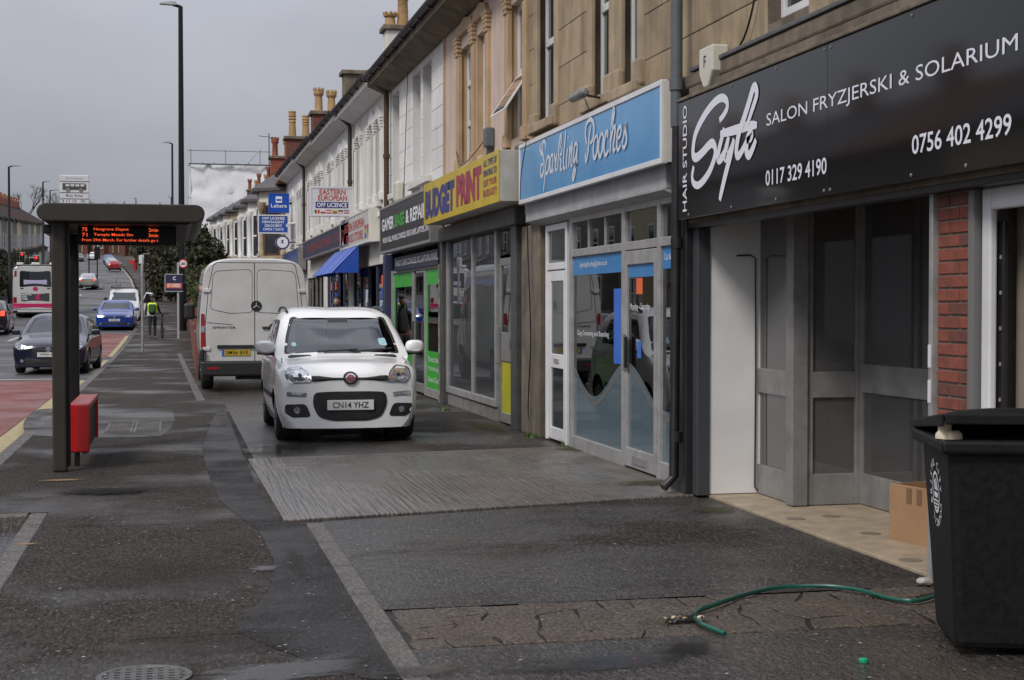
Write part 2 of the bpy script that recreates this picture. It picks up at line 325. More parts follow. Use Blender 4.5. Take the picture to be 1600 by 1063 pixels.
# ridged concrete: tamped lines along the street
def ridged():
    m = ground_mat('ridged_concrete', (.110, .094, .082), (.135, .127, .12), .6, .40, .62, .6, .09, .12, 60, None, (.075, .064, .045), (1.2, 4.2), 1.0, 1.0, .12, .3)  # wet colour is paler than dry: sky sheen put into the colour
    n, l = m.node_tree.nodes, m.node_tree.links; p = n['Principled BSDF']
    t = n.new('ShaderNodeTexCoord'); q = n.new('ShaderNodeMapping'); q.inputs['Scale'].default_value = (34, .9, 1); l.new(t.outputs['Object'], q.inputs['Vector'])
    z = n.new('ShaderNodeTexNoise'); z.inputs['Scale'].default_value = 1; z.inputs['Detail'].default_value = 3; l.new(q.outputs[0], z.inputs['Vector'])
    b = n.new('ShaderNodeBump'); b.inputs['Strength'].default_value = 1.0; b.inputs['Distance'].default_value = .018; l.new(z.outputs['Fac'], b.inputs['Height'])
    old = p.inputs['Normal'].links[0].from_socket; l.new(old, b.inputs['Normal']); l.new(b.outputs[0], p.inputs['Normal'])
    return m
M_ridge = ridged()
def struct(o, label, cat): return tag(o, label, cat, kind='structure')
def strip(name, mat, x0, x1, y0, y1, dz, step=4.0, parent=None, follow=True):
    """sheet that follows the terrain and the bend of the street"""
    m = MB(); ys = []; y = y0
    while y < y1: ys.append(y); y += step
    ys.append(y1); vs = []
    for y in ys:
        c = cxo(y) if follow else 0; vs += [(x0 + c, y, gz(y) + dz), (x1 + c, y, gz(y) + dz)]
    m.add(vs, [(2 * i, 2 * i + 1, 2 * i + 3, 2 * i + 2) for i in range(len(ys) - 1)])
    return m.build(name, mat, parent)
def sheet(name, mat, pts, z, parent=None):
    return MB().add([(x, y, z) for x, y in pts], [tuple(range(len(pts)))]).build(name, mat, parent)
def blob(cx, cy, rx, ry, n=28, j=.18, seed=0):
    r = random.Random(seed); ph = [r.uniform(0, 6.28) for _ in range(4)]
    return [(cx + rx * math.cos(a) * (1 + j * sum(math.sin((k + 2) * a + ph[k]) / (k + 1) for k in range(4))),
             cy + ry * math.sin(a) * (1 + j * sum(math.sin((k + 2) * a + ph[k]) / (k + 1) for k in range(4)))) for a in [2 * math.pi * i / n for i in range(n)]]
struct(strip('ground', M_earth, -700, 700, -60, 2500, -.40, 4, follow=False), 'dark earth ground under the street and gardens', 'ground')
struct(strip('road', M_road, -10.7, -1.80, -40, 420, -.115), 'grey asphalt road climbing away uphill', 'road')
bay = struct(sheet('lay_by', M_road, [(-1.85, -6), (-1.02, -6), (-1.02, 11.95), (-1.85, 11.95)], -.113), 'sunken asphalt strip beside the near kerb', 'road')
pv = struct(strip('pavement', M_pave, -1.66, .80, 12.0, 420, 0.0), 'dark damp asphalt pavement beside the shops', 'pavement')
struct(sheet('near_pavement', M_pave, [(-.93, -6), (.95, -6), (.95, 12.0), (-.93, 12.0)], 0.0), 'dark damp asphalt pavement in front of the forecourt', 'pavement')
struct(strip('far_pavement', M_pave, -13.6, -10.85, -40, 420, 0.0), 'asphalt pavement along the opposite side of the road', 'pavement')
# painted surfaces on the road
struct(strip('red_bus_lane', M_red, -4.7, -2.18, 13, 35.5, -.111), 'red surfaced bus bay beside the yellow line', 'road marking')
struct(strip('red_bus_lane', M_red, -4.5, -2.05, 49, 71, -.111), 'red road surfacing between the dark car and the blue car', 'road marking')
struct(strip('yellow_line', M_yel, -2.16, -1.93, 13, 35.5, -.108), 'broad worn yellow line along the bus bay kerb', 'road marking')
struct(strip('yellow_line', M_yel, -2.03, -1.90, 39, 47.5, -.108), 'worn yellow line beside the dark two tone car', 'road marking')
struct(strip('yellow_line', M_yel, -2.05, -1.90, 50, 69, -.107), 'worn yellow line in front of the blue car', 'road marking')
struct(strip('yellow_line', M_yel, -2.05, -1.92, 120, 240, -.107), 'yellow line along the far kerb uphill', 'road marking')
for i, y in enumerate([37, 46, 55, 64, 73, 82, 94, 103, 112, 121, 130]):
    struct(strip('lane_dash', M_wht, -6.55, -6.43, y, y + 4, -.107), 'white dash of the centre line down the road', 'road marking')
for i in range(9):
    y = 88 + i * 7
    struct(strip('lane_dash', M_wht, -4.15 + i * .14, -4.03 + i * .14, y, y + 3.2, -.107), 'white dash curving round to the traffic lights', 'road marking')
struct(strip('stop_line', M_wht, -4.6, -2.3, 36.0, 36.25, -.106), 'short white bar across the end of the red bay', 'road marking')
struct(strip('stop_line', M_wht, -4.5, -2.3, 47.9, 48.15, -.106), 'white bar across the start of the far red surfacing', 'road marking')
# kerbs: single stones
def kerb_run(label, stones, mat=M_kerb, name='kerb'):
    k = thing(name, label, 'kerb', (stones[0][0], stones[0][2], 0)); k['kind'] = 'structure'
    cache = {}
    for (x0, x1, y0, y1, z0, z1) in stones:
        key = tuple(round(q, 3) for q in (x1 - x0, y1 - y0, z1 - z0))
        if key not in cache:
            bm = bmesh.new(); bmesh.ops.create_cube(bm, size=1); bmesh.ops.scale(bm, vec=key, verts=bm.verts)
            bmesh.ops.bevel(bm, geom=[e for e in bm.edges], offset=.012, segments=1, affect='EDGES')
            me = bpy.data.meshes.new('kerb_stone'); bm.to_mesh(me); bm.free(); me.materials.append(mat); cache[key] = me
        o = bpy.data.objects.new('kerb_stone', cache[key]); COL.objects.link(o); o.parent = k
        o.location = Vector(((x0 + x1) / 2, (y0 + y1) / 2, (z0 + z1) / 2)) - WO[k]
        o.rotation_euler = (random.uniform(-.006, .006), random.uniform(-.01, .01), random.uniform(-.006, .006))
    return k
kerb_run('grey stone kerb between the road and the pavement', [(-1.81 + cxo(y), -1.655 + cxo(y), y, y + .905, gz(y) - .35, gz(y) + .004) for y in [12.0 + .915 * i for i in range(150)]])
kerb_run('kerb stones at the edge of the sunken strip', [(-1.06, -.925, 11.93 - .92 * (i + 1), 11.93 - .92 * i - .01, -.3, .006) for i in range(8)] + [(-1.655, -1.065, 11.8, 11.94, -.3, .006)])
kerb_run('worn concrete edging stones between pavement and forecourt', [(.925, 1.055, 10.93 - .93 * (i + 1), 10.93 - .93 * i - .012, -.3, .012) for i in range(9)], name='edging')
kerb_run('pale concrete edging strip along the pavement near the van', [(.10 + .011 * (50 - y), .25 + .011 * (50 - y), y, y + .98, gz(y) - .3, gz(y) + .008) for y in [25.5 + 1.0 * i for i in range(24)]], name='edging')
kerb_run('kerb along the opposite pavement', [(-10.85 + cxo(y), -10.7 + cxo(y), y, y + 3.98, gz(y) - .35, gz(y) + .005) for y in [60 + 4 * i for i in range(60)]])
# forecourt
struct(sheet('forecourt', M_fore, [(.80, 15.5), (4.6, 16.2), (4.6, 34), (.80, 34)], .004), 'wet asphalt forecourt where the white car and van stand', 'forecourt')
struct(sheet('forecourt', M_fore, [(1.05, 7.74), (4.5, 7.74), (4.5, 11.9), (1.05, 11.02)], .004), 'rough damp asphalt forecourt before the black shopfront', 'forecourt')
struct(sheet('forecourt', M_fore, [(1.05, -5), (4.6, -5), (4.6, 6.80), (1.05, 6.80)], .004), 'dark wet asphalt around the hose and bin', 'forecourt')
struct(sheet('forecourt', M_patch, [(1.05, 6.80), (4.5, 6.80), (4.5, 7.74), (1.05, 7.74)], -.003), 'brown broken concrete strip', 'forecourt')
sl = MB().prism([(.775, 11.04, -.06), (4.32, 11.83, -.06), (4.32, 16.2, -.06), (.735, 15.55, -.06)], (0, 0, .082)).build('concrete_slab', M_ridge, bevel=.01)
struct(sl, 'ridged wet concrete slab in front of the blue fronted shop', 'forecourt')
struct(sheet('forecourt', M_fore, [(.80, 34), (4.6, 34), (4.6, 60), (.80, 60)], .002), 'asphalt yard beyond the van', 'forecourt')
# broken concrete pieces
bc = thing('broken_concrete', 'cracked brown concrete pieces beside the edging stones', 'concrete', (2, 7.3, 0)); bc['kind'] = 'structure'
rr = random.Random(4)
nx, ny = 15, 4
gx = [[(1.08 + (3.3 * i / nx) + (rr.uniform(-.07, .07) if 0 < i < nx else 0), 6.83 + .90 * j / ny + (rr.uniform(-.06, .06) if 0 < j < ny else 0)) for j in range(ny + 1)] for i in range(nx + 1)]
for i in range(nx):
    for j in range(ny):
        q = [gx[i][j], gx[i + 1][j], gx[i + 1][j + 1], gx[i][j + 1]]
        cxm = sum(a for a, b in q) / 4; cym = sum(b for a, b in q) / 4
        if rr.random() < .0: continue
        s = rr.uniform(.968, .994); zt = rr.uniform(.001, .007)
        q = [(cxm + (a - cxm) * s + rr.uniform(-.012, .012), cym + (b - cym) * s + rr.uniform(-.01, .01)) for a, b in q]
        q6 = []
        for k in range(4):
            a, b = q[k], q[(k + 1) % 4]; q6 += [a, ((a[0] + b[0]) / 2 + rr.uniform(-.02, .02), (a[1] + b[1]) / 2 + rr.uniform(-.015, .015))]
        MB().prism([(a, b, -.05) for a, b in q6], (0, 0, .05 + zt)).build('concrete_piece', M_conc, bc, bevel=.006)
# patches, covers, stains on the pavement
def gp(*pts):
    """ground polygon with a ragged, hand-laid edge"""
    r = random.Random(len(pts)); P = [Vector(gxy(*p)) for p in pts]; out = []
    for i in range(len(P)):
        p0, a, b, p3 = P[i - 1], P[i], P[(i + 1) % len(P)], P[(i + 2) % len(P)]
        n = max(2, int((b - a).length / .06))
        for k in range(n):
            t = k / n; q = .5 * (2 * a + (b - p0) * t + (2 * p0 - 5 * a + 4 * b - p3) * t * t + (3 * a - p0 - 3 * b + p3) * t ** 3)
            q = q.lerp(a.lerp(b, t), .45); out.append((q.x + r.uniform(-.008, .008), q.y + r.uniform(-.012, .012)))
    return out
struct(sheet('asphalt_patch', M_patch, gp((480, 822), (530, 900), (600, 1010), (640, 1062), (560, 1063), (370, 990), (415, 930), (426, 880), (400, 830), (340, 780), (315, 700), (340, 640), (352, 645), (390, 740), (430, 815)), .004), 'darker asphalt trench repair along the edging stones', 'pavement')
struct(sheet('asphalt_patch', M_patch2, gp((60, 640), (262, 640), (250, 682), (40, 680)), .004), 'lighter asphalt patch around the ribbed cover', 'pavement')
cv = thing('ribbed_cover', 'ribbed concrete inspection cover set in the pavement', 'cover', (*gxy(210, 665), 0))
a = gxy(160, 678); b_ = gxy(235, 652)
for i in range(2):
    for j in range(2):
        x0 = a[0] + .35 * i; y0 = a[1] + .95 * j
        pc = box('slab', M_kerb, x0, x0 + .34, y0, y0 + .93, -.05, .009, cv, .006)
        for k in range(11): box('rib', M_kerb, x0 + .03, x0 + .31, y0 + .06 + k * .078, y0 + .10 + k * .078, .009, .014, pc)
px_, py_ = gxy(222, 1062)
mh = thing('manhole_cover', 'round iron manhole cover with grid pattern near the puddle', 'manhole', (px_, py_, 0))
M_iron = pm('cast_iron', (.13, .125, .12), (.08, .075, .07), 14, rough=.45, metal=.4, bump=.3)
MB().lathe([(.20, -.03), (.20, .009), (.175, .009), (.172, .004), (0.01, .004)], (px_, py_, 0), 36).build('rim', M_iron, mh, smooth=30)
for i in range(-3, 4):
    h_ = math.sqrt(.165 ** 2 - (.045 * i) ** 2)
    box('bar', M_iron, px_ - h_, px_ + h_, py_ + .045 * i - .012, py_ + .045 * i + .012, .004, .010, mh)
    box('bar', M_iron, px_ + .045 * i - .011, px_ + .045 * i + .011, py_ - h_, py_ + h_, .004, .0095, mh)
# standing water
def puddle_mat(name='puddle_water', col=(.03, .028, .026), rough=.12, top=.62, spec=.6):
    """water film that thins out to nothing at its ragged edge"""
    m = bpy.data.materials.new(name); m.use_nodes = True; n, l = m.node_tree.nodes, m.node_tree.links; n.clear()
    o = n.new('ShaderNodeOutputMaterial'); p = n.new('ShaderNodeBsdfPrincipled'); p.inputs['Base Color'].default_value = (*col, 1); p.inputs['Roughness'].default_value = rough; p.inputs['Specular IOR Level'].default_value = spec
    tr = n.new('ShaderNodeBsdfTransparent'); mx = n.new('ShaderNodeMixShader'); t = n.new('ShaderNodeTexCoord')
    ln = n.new('ShaderNodeVectorMath'); ln.operation = 'LENGTH'; l.new(t.outputs['Object'], ln.inputs[0])
    nz = n.new('ShaderNodeTexNoise'); nz.inputs['Scale'].default_value = 2.6; nz.inputs['Detail'].default_value = 6; nz.inputs['Roughness'].default_value = .65; l.new(t.outputs['Object'], nz.inputs['Vector'])
    ad = n.new('ShaderNodeMath'); ad.operation = 'MULTIPLY_ADD'; l.new(nz.outputs['Fac'], ad.inputs[0]); ad.inputs[1].default_value = 1.5; l.new(ln.outputs['Value'], ad.inputs[2])
    mr = n.new('ShaderNodeMapRange'); mr.interpolation_type = 'SMOOTHSTEP'; mr.inputs['From Min'].default_value = 1.08; mr.inputs['From Max'].default_value = 1.5; mr.inputs['To Min'].default_value = top; mr.inputs['To Max'].default_value = 0
    l.new(ad.outputs[0], mr.inputs['Value']); l.new(mr.outputs[0], mx.inputs[0]); l.new(tr.outputs[0], mx.inputs[1]); l.new(p.outputs[0], mx.inputs[2]); l.new(mx.outputs[0], o.inputs['Surface']); return m
M_puddle = puddle_mat()
_pd = [((445, 1054), .75, .26, .3, 'shallow puddle beside the manhole cover'), ((412, 892), .13, .14, 0, 'small puddle in the curved asphalt patch'), ((1085, 1018), .30, .22, 0, 'dark puddle at the open end of the hose'), ((340, 662), .26, .9, 0, 'puddle by the edge of the concrete slab'),
       ((950, 1040), .75, .22, .1, 'puddle on the asphalt below the broken concrete'), ((445, 705), .7, 1.0, 0, 'wet film at the corner of the ridged slab'), ((660, 1055), .3, .15, 0, 'puddle against the last edging stone')]
for i, (q, w, d, rz_, lab) in enumerate(_pd):
    c = gxy(*q); o = MB().add([(1.15 * math.cos(2 * math.pi * k / 40), 1.15 * math.sin(2 * math.pi * k / 40), 0) for k in range(40)], [tuple(range(40))]).build('puddle', M_puddle)
    o.location = (c[0], c[1], .0265 if i == 5 else .0105 + .0007 * i); o.scale = (w, d, 1); o.rotation_euler = (0, 0, rz_); struct(o, lab, 'puddle')
# litter: chewing gum spots, petals and grit nobody could count
lm = MB(); rl = random.Random(11)
for k in range(1100):
    y = 5.6 + 22 * rl.random() ** 1.8; x = rl.uniform(-.9, 4.1)
    if y > 12 and x < -.9: continue
    if rl.random() < .45: x = rl.uniform(-.9, 1.0)
    r = rl.choice((.003, .004, .005, .006, .009)); a0 = rl.uniform(0, 6.28); z = .024 if (11 < y < 16.3 and x > .7) else .0125
    lm.add([(x + r * rl.uniform(.6, 1.5) * math.cos(a0 + t), y + r * rl.uniform(.6, 1.3) * math.sin(a0 + t), z + rl.uniform(0, .002)) for t in (0, 1.25, 2.5, 3.75, 5.0)], [(0, 1, 2, 3, 4)])
tag(lm.build('litter', pm('litter_pale', (.42, .39, .34), (.13, .12, .105), 3, rough=.7)), 'pale specks of litter and gum scattered over the pavement', 'litter', kind='stuff')
M_wy = puddle_mat('worn_yellow_paint', (.30, .20, .08), .7, .75, .3)
for q, w, d, lab in (((95, 752), .30, .10, 'worn ochre paint mark on the pavement by the shelter'), ((38, 853), .12, .06, 'flecks of ochre paint near the kerb')):
    c = gxy(*q); o = MB().add([(1.15 * math.cos(2 * math.pi * k / 40), 1.15 * math.sin(2 * math.pi * k / 40), 0) for k in range(40)], [tuple(range(40))]).build('yellow_mark', M_wy)
    o.location = (c[0], c[1], .0085); o.scale = (w, d, 1); struct(o, lab, 'road marking')
M_rag = puddle_mat('worn_asphalt', (.046, .039, .034), .8, .32, .1); M_rag2 = puddle_mat('fresh_asphalt', (.014, .013, .0125), .75, .85, .1); M_moss = puddle_mat('mossy_dirt', (.055, .052, .022), .85, .6, .1)
for q, w, d, rz_, mt, lab in (((270, 900), .75, 1.0, .2, M_rag, 'worn brown asphalt in the middle of the pavement'), ((330, 1010), .8, .35, .1, M_rag, 'worn brown asphalt near the manhole cover'), ((170, 770), .62, .36, 0, M_rag2, 'black asphalt repair at the foot of the shelter post'), ((460, 880), .10, .9, 0, M_rag, 'scuffed asphalt beside the edging stones'),
        ((1015, 760), .5, .3, .2, M_moss, 'mossy dirt at the foot of the shop door'), ((900, 705), .35, .5, 0, M_moss, 'mossy dirt below the white flat door'), ((1120, 800), .3, .25, 0, M_moss, 'mossy dirt by the black pilaster'), ((760, 668), .3, 1.2, 0, M_moss, 'mossy dirt along the print shop front')
        ):
    c = gxy(*q); o = MB().add([(1.15 * math.cos(2 * math.pi * k / 40), 1.15 * math.sin(2 * math.pi * k / 40), 0) for k in range(40)], [tuple(range(40))]).build('stain', mt)
    o.location = (c[0], c[1], .0295 if q in ((1015, 760), (900, 705)) else .0148 + .0004 * random.random()); o.scale = (w, d, 1); o.rotation_euler = (0, 0, rz_); struct(o, lab, 'stain')
M_crk = pm('crack_dirt', (.008, .007, .006), rough=.9)
for pts, lab in ((((42, 824), (169, 824), (260, 820), (338, 818), (388, 819)), 'fine crack across the pavement'), (((141, 769), (210, 769), (282, 771), (290, 790)), 'crack along the edge of the black repair'), (((197, 1002), (290, 997), (367, 992), (430, 990), (494, 988)), 'crack across the pavement near the manhole'), (((545, 872), (620, 865), (700, 861), (813, 854)), 'hairline joint in the forecourt asphalt')):
    P = [Vector(gxy(*p)) for p in pts]; rc = random.Random(len(lab)); q = []
    for u, v in zip(P, P[1:]):
        n = max(3, int((v - u).length / .05)); q += [u.lerp(v, k / n) + Vector((rc.uniform(-.008, .008), rc.uniform(-.02, .02))) for k in range(n)]
    m = MB(); n = len(q); wd = [rc.uniform(.004, .014) for _ in q]
    m.add([(p.x, p.y - w_, .0158) for p, w_ in zip(q, wd)] + [(p.x, p.y + w_, .0158) for p, w_ in zip(q, wd)], [(i, i + 1, n + i + 1, n + i) for i in range(n - 1)]); struct(m.build('crack', M_crk), lab, 'crack')
# ------------------------------------------------------------------ building materials
M_stone = pm('bath_stone', (.39, .30, .19), (.28, .212, .135), 2.2, rough=.85, bump=.35, bscale=45, vary=.14, soot=.45)
M_stone2 = pm('grimy_stone', (.21, .168, .12), (.11, .09, .07), 2.5, rough=.9, bump=.4, bscale=40, soot=.5)
M_trim = pm('dressed_stone', (.42, .325, .215), (.30, .23, .155), 3, rough=.8, bump=.25, bscale=50, vary=.08, soot=.35)
M_pink = pm('pink_render', (.60, .475, .395), (.52, .41, .34), 1.5, rough=.85, bump=.15, bscale=80, soot=.3)
M_ochre = pm('ochre_paint', (.48, .335, .205), (.40, .275, .165), 3, rough=.75, bump=.1, soot=.3)
M_white = pm('white_masonry', (.76, .76, .745), (.66, .655, .63), 1.3, rough=.8, bump=.15, bscale=60, vary=.04, soot=.22)
M_cream = pm('cream_masonry', (.70, .68, .62), (.60, .57, .51), 1.6, rough=.8, bump=.15, bscale=60, soot=.25)
M_slate = pm('slate', (.055, .055, .06), (.09, .085, .085), 9, rough=.6, bump=.3, bscale=20)
M_tile = pm('red_tile', (.19, .07, .045), (.13, .055, .04), 7, rough=.8, bump=.3, bscale=20)
M_upvc = pm('white_upvc', (.72, .72, .73), (.62, .62, .63), 2, rough=.35)
M_gutter = pm('black_gutter', (.03, .028, .026), (.05, .04, .035), 5, rough=.5)
M_brown = pm('brown_pipe', (.055, .032, .02), (.09, .045, .025), 5, rough=.5)
M_grpipe = pm('grey_pipe', (.11, .125, .14), (.09, .10, .11), 5, rough=.45)
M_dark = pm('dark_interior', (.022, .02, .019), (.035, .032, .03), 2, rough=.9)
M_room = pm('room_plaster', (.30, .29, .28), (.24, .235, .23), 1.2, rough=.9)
M_steel = pm('grey_aluminium', (.25, .245, .24), (.175, .172, .168), 5, rough=.45, metal=.1, bump=.05)
M_alu = pm('mill_aluminium', (.42, .41, .40), (.30, .295, .29), 6, rough=.4, metal=.3, bump=.04)
M_black = pm('black_paint', (.012, .012, .013), (.022, .021, .021), 6, rough=.35)
M_pot = pm('buff_clay', (.42, .27, .12), (.30, .18, .08), 6, rough=.8)
M_potr = pm('red_clay', (.30, .075, .04), (.2, .06, .04), 6, rough=.8)
M_brick = pm('red_brick', (.27, .072, .042), (.16, .05, .035), 9, rough=.85, bump=.4, bscale=70)
M_brickb = pm('dark_red_brick', (.17, .06, .042), (.11, .042, .032), 9, rough=.85, bump=.4, bscale=70)
M_mortar = pm('mortar', (.26, .23, .19), (.18, .16, .13), 12, rough=.95, bump=.3)
M_gl = glass('shop_glass'); M_gld = glass('dark_glass', (.25, .27, .28))
M_pane = pm('window_pane', (.025, .028, .032), (.05, .052, .055), 1.5, rough=.05, spec=.8)
def wallgrid(X, y0, y1, z0, z1, holes, depth, thick=.32):
    """street wall facing -x with openings and their reveals"""
    ys = sorted({y0, y1, *[q for h in holes for q in h[:2]]}); zs = sorted({z0, z1, *[q for h in holes for q in h[2:]]})
    m = MB()
    inh = lambda y, z: any(h[0] < y < h[1] and h[2] < z < h[3] for h in holes)
    for a, b in zip(ys, ys[1:]):
        for c, d in zip(zs, zs[1:]):
            if not inh((a + b) / 2, (c + d) / 2): m.quad((X, b, c), (X, a, c), (X, a, d), (X, b, d))
    for a, b, c, d in holes:
        e = X + depth
        m.quad((X, b, c), (e, b, c), (e, b, d), (X, b, d)); m.quad((X, a, c), (X, a, d), (e, a, d), (e, a, c))
        m.quad((X, a, c), (e, a, c), (e, b, c), (X, b, c)); m.quad((X, a, d), (X, b, d), (e, b, d), (e, a, d))
    return m
def ashlar(parent, mat, X, y0, y1, z0, z1, holes, ch=.33, bl=.62, seed=0, proud=.006):
    r = random.Random(seed); z = z0; row = 0; cache = {}
    while z < z1 - .05:
        zt = min(z + ch, z1)
        spans = [(y0, y1)]
        for h in holes:
            if h[2] < zt - .01 and h[3] > z + .01:
                spans = [q for s in spans for q in ((s[0], min(s[1], h[0])), (max(s[0], h[1]), s[1])) if q[1] - q[0] > .03]
        for a, b in spans:
            y = a + (0 if row % 2 else -bl / 2)
            while y < b - .02:
                p, q = max(a, y), min(b, y + bl)
                if q - p > .03:
                    box('stone', mat, X - proud - r.uniform(0, .003), X + .1, p + .004, q - .004, z + .004, zt - .004, parent, .007)
                y += bl
        z = zt; row += 1
def window(parent, X, y0, y1, z0, z1, mat=M_upvc, fw=.06, bars=(), pane=M_pane, vbars=()):
    """frame in an opening, with one child pane per light"""
    m = MB().box(X, X + .06, y0, y0 + fw, z0, z1).box(X, X + .06, y1 - fw, y1, z0, z1).box(X + .002, X + .058, y0 + fw, y1 - fw, z0, z0 + fw).box(X + .002, X + .058, y0 + fw, y1 - fw, z1 - fw, z1)
    zz = [z0 + fw, *bars, z1 - fw]
    for b in bars: m.box(X - .004, X + .056, y0 + fw, y1 - fw, b - .04, b + .04)
    yy = [y0 + fw, *vbars, y1 - fw]
    for b in vbars: m.box(X - .002, X + .054, b - .03, b + .03, z0 + fw, z1 - fw)
    w = m.build('window', mat, parent, .006)
    for a, b in zip(zz, zz[1:]):
        for c, d in zip(yy, yy[1:]):
            box('pane', pane, X + .028, X + .034, c, d, a, b, w)
    return w
def capital(parent, mat, X, y, z, w=.3, h=.28):
    m = MB()
    for i, (s, a, b) in enumerate([(1.0, 0, .10), (.92, .10, .2), (1.12, .2, .42), (1.25, .42, .62), (1.42, .62, .82), (1.55, .82, 1.0)]):
        m.box(X - .035 - .035 * s, X + .02, y - w * s / 2, y + w * s / 2, z + h * a + .0006 * i, z + h * b)
    return m.build('capital', mat, parent, .008)
def pilaster(parent, mat, X, y, z0, z1, w=.24):
    p = MB().box(X - .05, X + .02, y - w / 2, y + w / 2, z0, z1 - .28).build('pilaster', mat, parent, .012)
    MB().box(X - .075, X + .02, y - w * .62, y + w * .62, z0, z0 + .18).build('base', mat, p, .015)
    capital(p, mat, X, y, z1 - .28, w)
    return p
def chimney(parent, mat, x, y, zb, zt, w, d, pots, capm=None):
    s = box('chimney', mat, x - d / 2, x + d / 2, y - w / 2, y + w / 2, zb, zt, parent, .02)
    box('cap_stone', capm or M_stone2, x - d / 2 - .08, x + d / 2 + .08, y - w / 2 - .08, y + w / 2 + .08, zt, zt + .12, s, .02)
    for dx, hgt, pmat, kind in pots:
        r = .15
        if kind == 0: pr = [(r, 0), (r * .95, .1), (r * .8, hgt * .55), (r * .95, hgt * .58), (r * .78, hgt * .66), (r * .98, hgt * .7), (r * .8, hgt * .78), (r, hgt * .82), (r * .85, hgt * .9), (r, hgt), (r * .6, hgt)]
        else: pr = [(r * 1.05, 0), (r * .9, .08), (r * .78, hgt * .7), (r * 1.1, hgt * .78), (r * 1.15, hgt * .9), (r * .95, hgt), (r * .6, hgt)]
        q = MB().lathe(pr, (x + dx, y, zt + .12), 12)
        if kind == 1:
            for k in range(8):
                a = k * math.pi / 4; q.box(x + dx + r * math.cos(a) - .03, x + dx + r * math.cos(a) + .03, y + r * math.sin(a) - .03, y + r * math.sin(a) + .03, zt + .12 + hgt * .95, zt + .12 + hgt * 1.08)
        q.build('chimney_pot', pmat, s, smooth=40)
    return s
def gutter_and_roof(h, y0, y1, ze, mat=M_slate, ridge=(8.4, 9.2), fascia=M_white, gut=M_gutter, X=4.25, back=12.5):
    pts = [(X - .42, ze + .02), (X - .42, ze + .10), (ridge[0], ridge[1]), (back, ze + .1), (back, ze + .02), (ridge[0], ridge[1] - .12)]
    MB().prism([(a, y0 + .002, b) for a, b in pts], (0, y1 - y0 - .004, 0)).build('roof', mat, h)
    MB().prism([(a, y0, b) for a, b in [(X - .40, ze - .16), (X - .36, ze - .16), (X - .05, ze - .30), (X + .02, ze - .30), (X + .02, ze + .01), (X - .40, ze + .01)]], (0, y1 - y0, 0)).build('soffit', fascia, h)
    g = MB(); n = 6; pr = []
    for k in range(n + 1):
        a = math.pi * k / n; pr.append((X - .46 + .062 * math.cos(a + math.pi), ze + .03 - .075 * math.sin(a)))
    pr2 = [(X - .46 + .05 * math.cos(math.pi + math.pi * (n - k) / n), ze + .035 - .058 * math.sin(math.pi * (n - k) / n)) for k in range(n + 1)]
    g.prism([(a, y0, b) for a, b in pr + pr2], (0, y1 - y0, 0))
    gu = g.build('gutter', gut, h, smooth=50)
    y = y0 + .5
    while y < y1: box('bracket', gut, X - .50, X - .38, y - .02, y + .02, ze - .075, ze - .045, gu); y += 1.0
def body(h, y0, y1, ze, X=4.25, mat=M_cream, back=12.4, gables=True):
    m = MB()
    pr = [(X + .35, -.1), (back, -.1), (back, ze), (8.4, 9.05), (X + .35, ze)]
    m.prism([(a, y0 + .02, b) for a, b in pr], (0, .2, 0)); m.prism([(a, y1 - .22, b) for a, b in pr], (0, .2, 0))
    m.box(back - .2, back - .002, y0 + .22, y1 - .22, -.1, ze)
    m.box(X + .01, back - .2, y0 + .22, y1 - .22, 3.05, 3.2)
    return m.build('party_wall', mat, h)
def room(h, y0, y1, x0, x1, z1, mat=M_room, floor=None):
    """open-fronted shop room"""
    m = MB()
    m.quad((x1, y0, 0), (x1, y1, 0), (x1, y1, z1), (x1, y0, z1)); m.quad((x0, y0, 0), (x1, y0, 0), (x1, y0, z1), (x0, y0, z1))
    m.quad((x0, y1, 0), (x0, y1, z1), (x1, y1, z1), (x1, y1, 0)); m.quad((x0, y0, z1), (x1, y0, z1), (x1, y1, z1), (x0, y1, z1))
    r = m.build('shop_room', mat, h)
    MB().quad((x0, y0, .012), (x1, y0, .012), (x1, y1, .012), (x0, y1, .012)).build('shop_floor', floor or M_dark, h)
    return r
def house(label, y0, group='terraced houses with shops'):
    return thing('terrace_house', label, 'house', (4.25, y0, 0), group=None)
X = 4.25
YA, YB, YC, YD, YE, YF, YG, YEND = 12.45, 18.2, 23.95, 30.6, 37.1, 43.5, 49.9, 57.5
# ================================================================== house A: black salon front
hA = house('sandstone terrace house with the black salon front and brick pier', 3.0)
y0, y1 = 3.0, YA
wA = [(fy(1262), fy(1198), 3.62, 5.5), (4.2, 6.2, 3.62, 5.5)]
w_ = wallgrid(X, y0, y1, 3.28, 6.0, wA, .16).build('wall', M_stone2, hA)
ashlar(w_, M_stone, X, y0 + .02, y1 - .02, 3.50, 4.9, wA, .34, .66, 1)
for h in wA: window(hA, X + .1, h[0], h[1], h[2] + .05, h[3], bars=(h[2] + 1.0,))
box('string_course', M_stone2, X - .10, X + .05, y0, y1 - .02, 3.36, 3.48, hA, .02)
box('lead_flashing', pm('lead', (.07, .07, .075), (.11, .11, .115), 6, rough=.5, bump=.4, bscale=14), X - .115, X + .02, y0, y1 - .6, 3.482, 3.515, hA, .006)
body(hA, y0, y1, 6.0); gutter_and_roof(hA, y0, y1, 6.1)
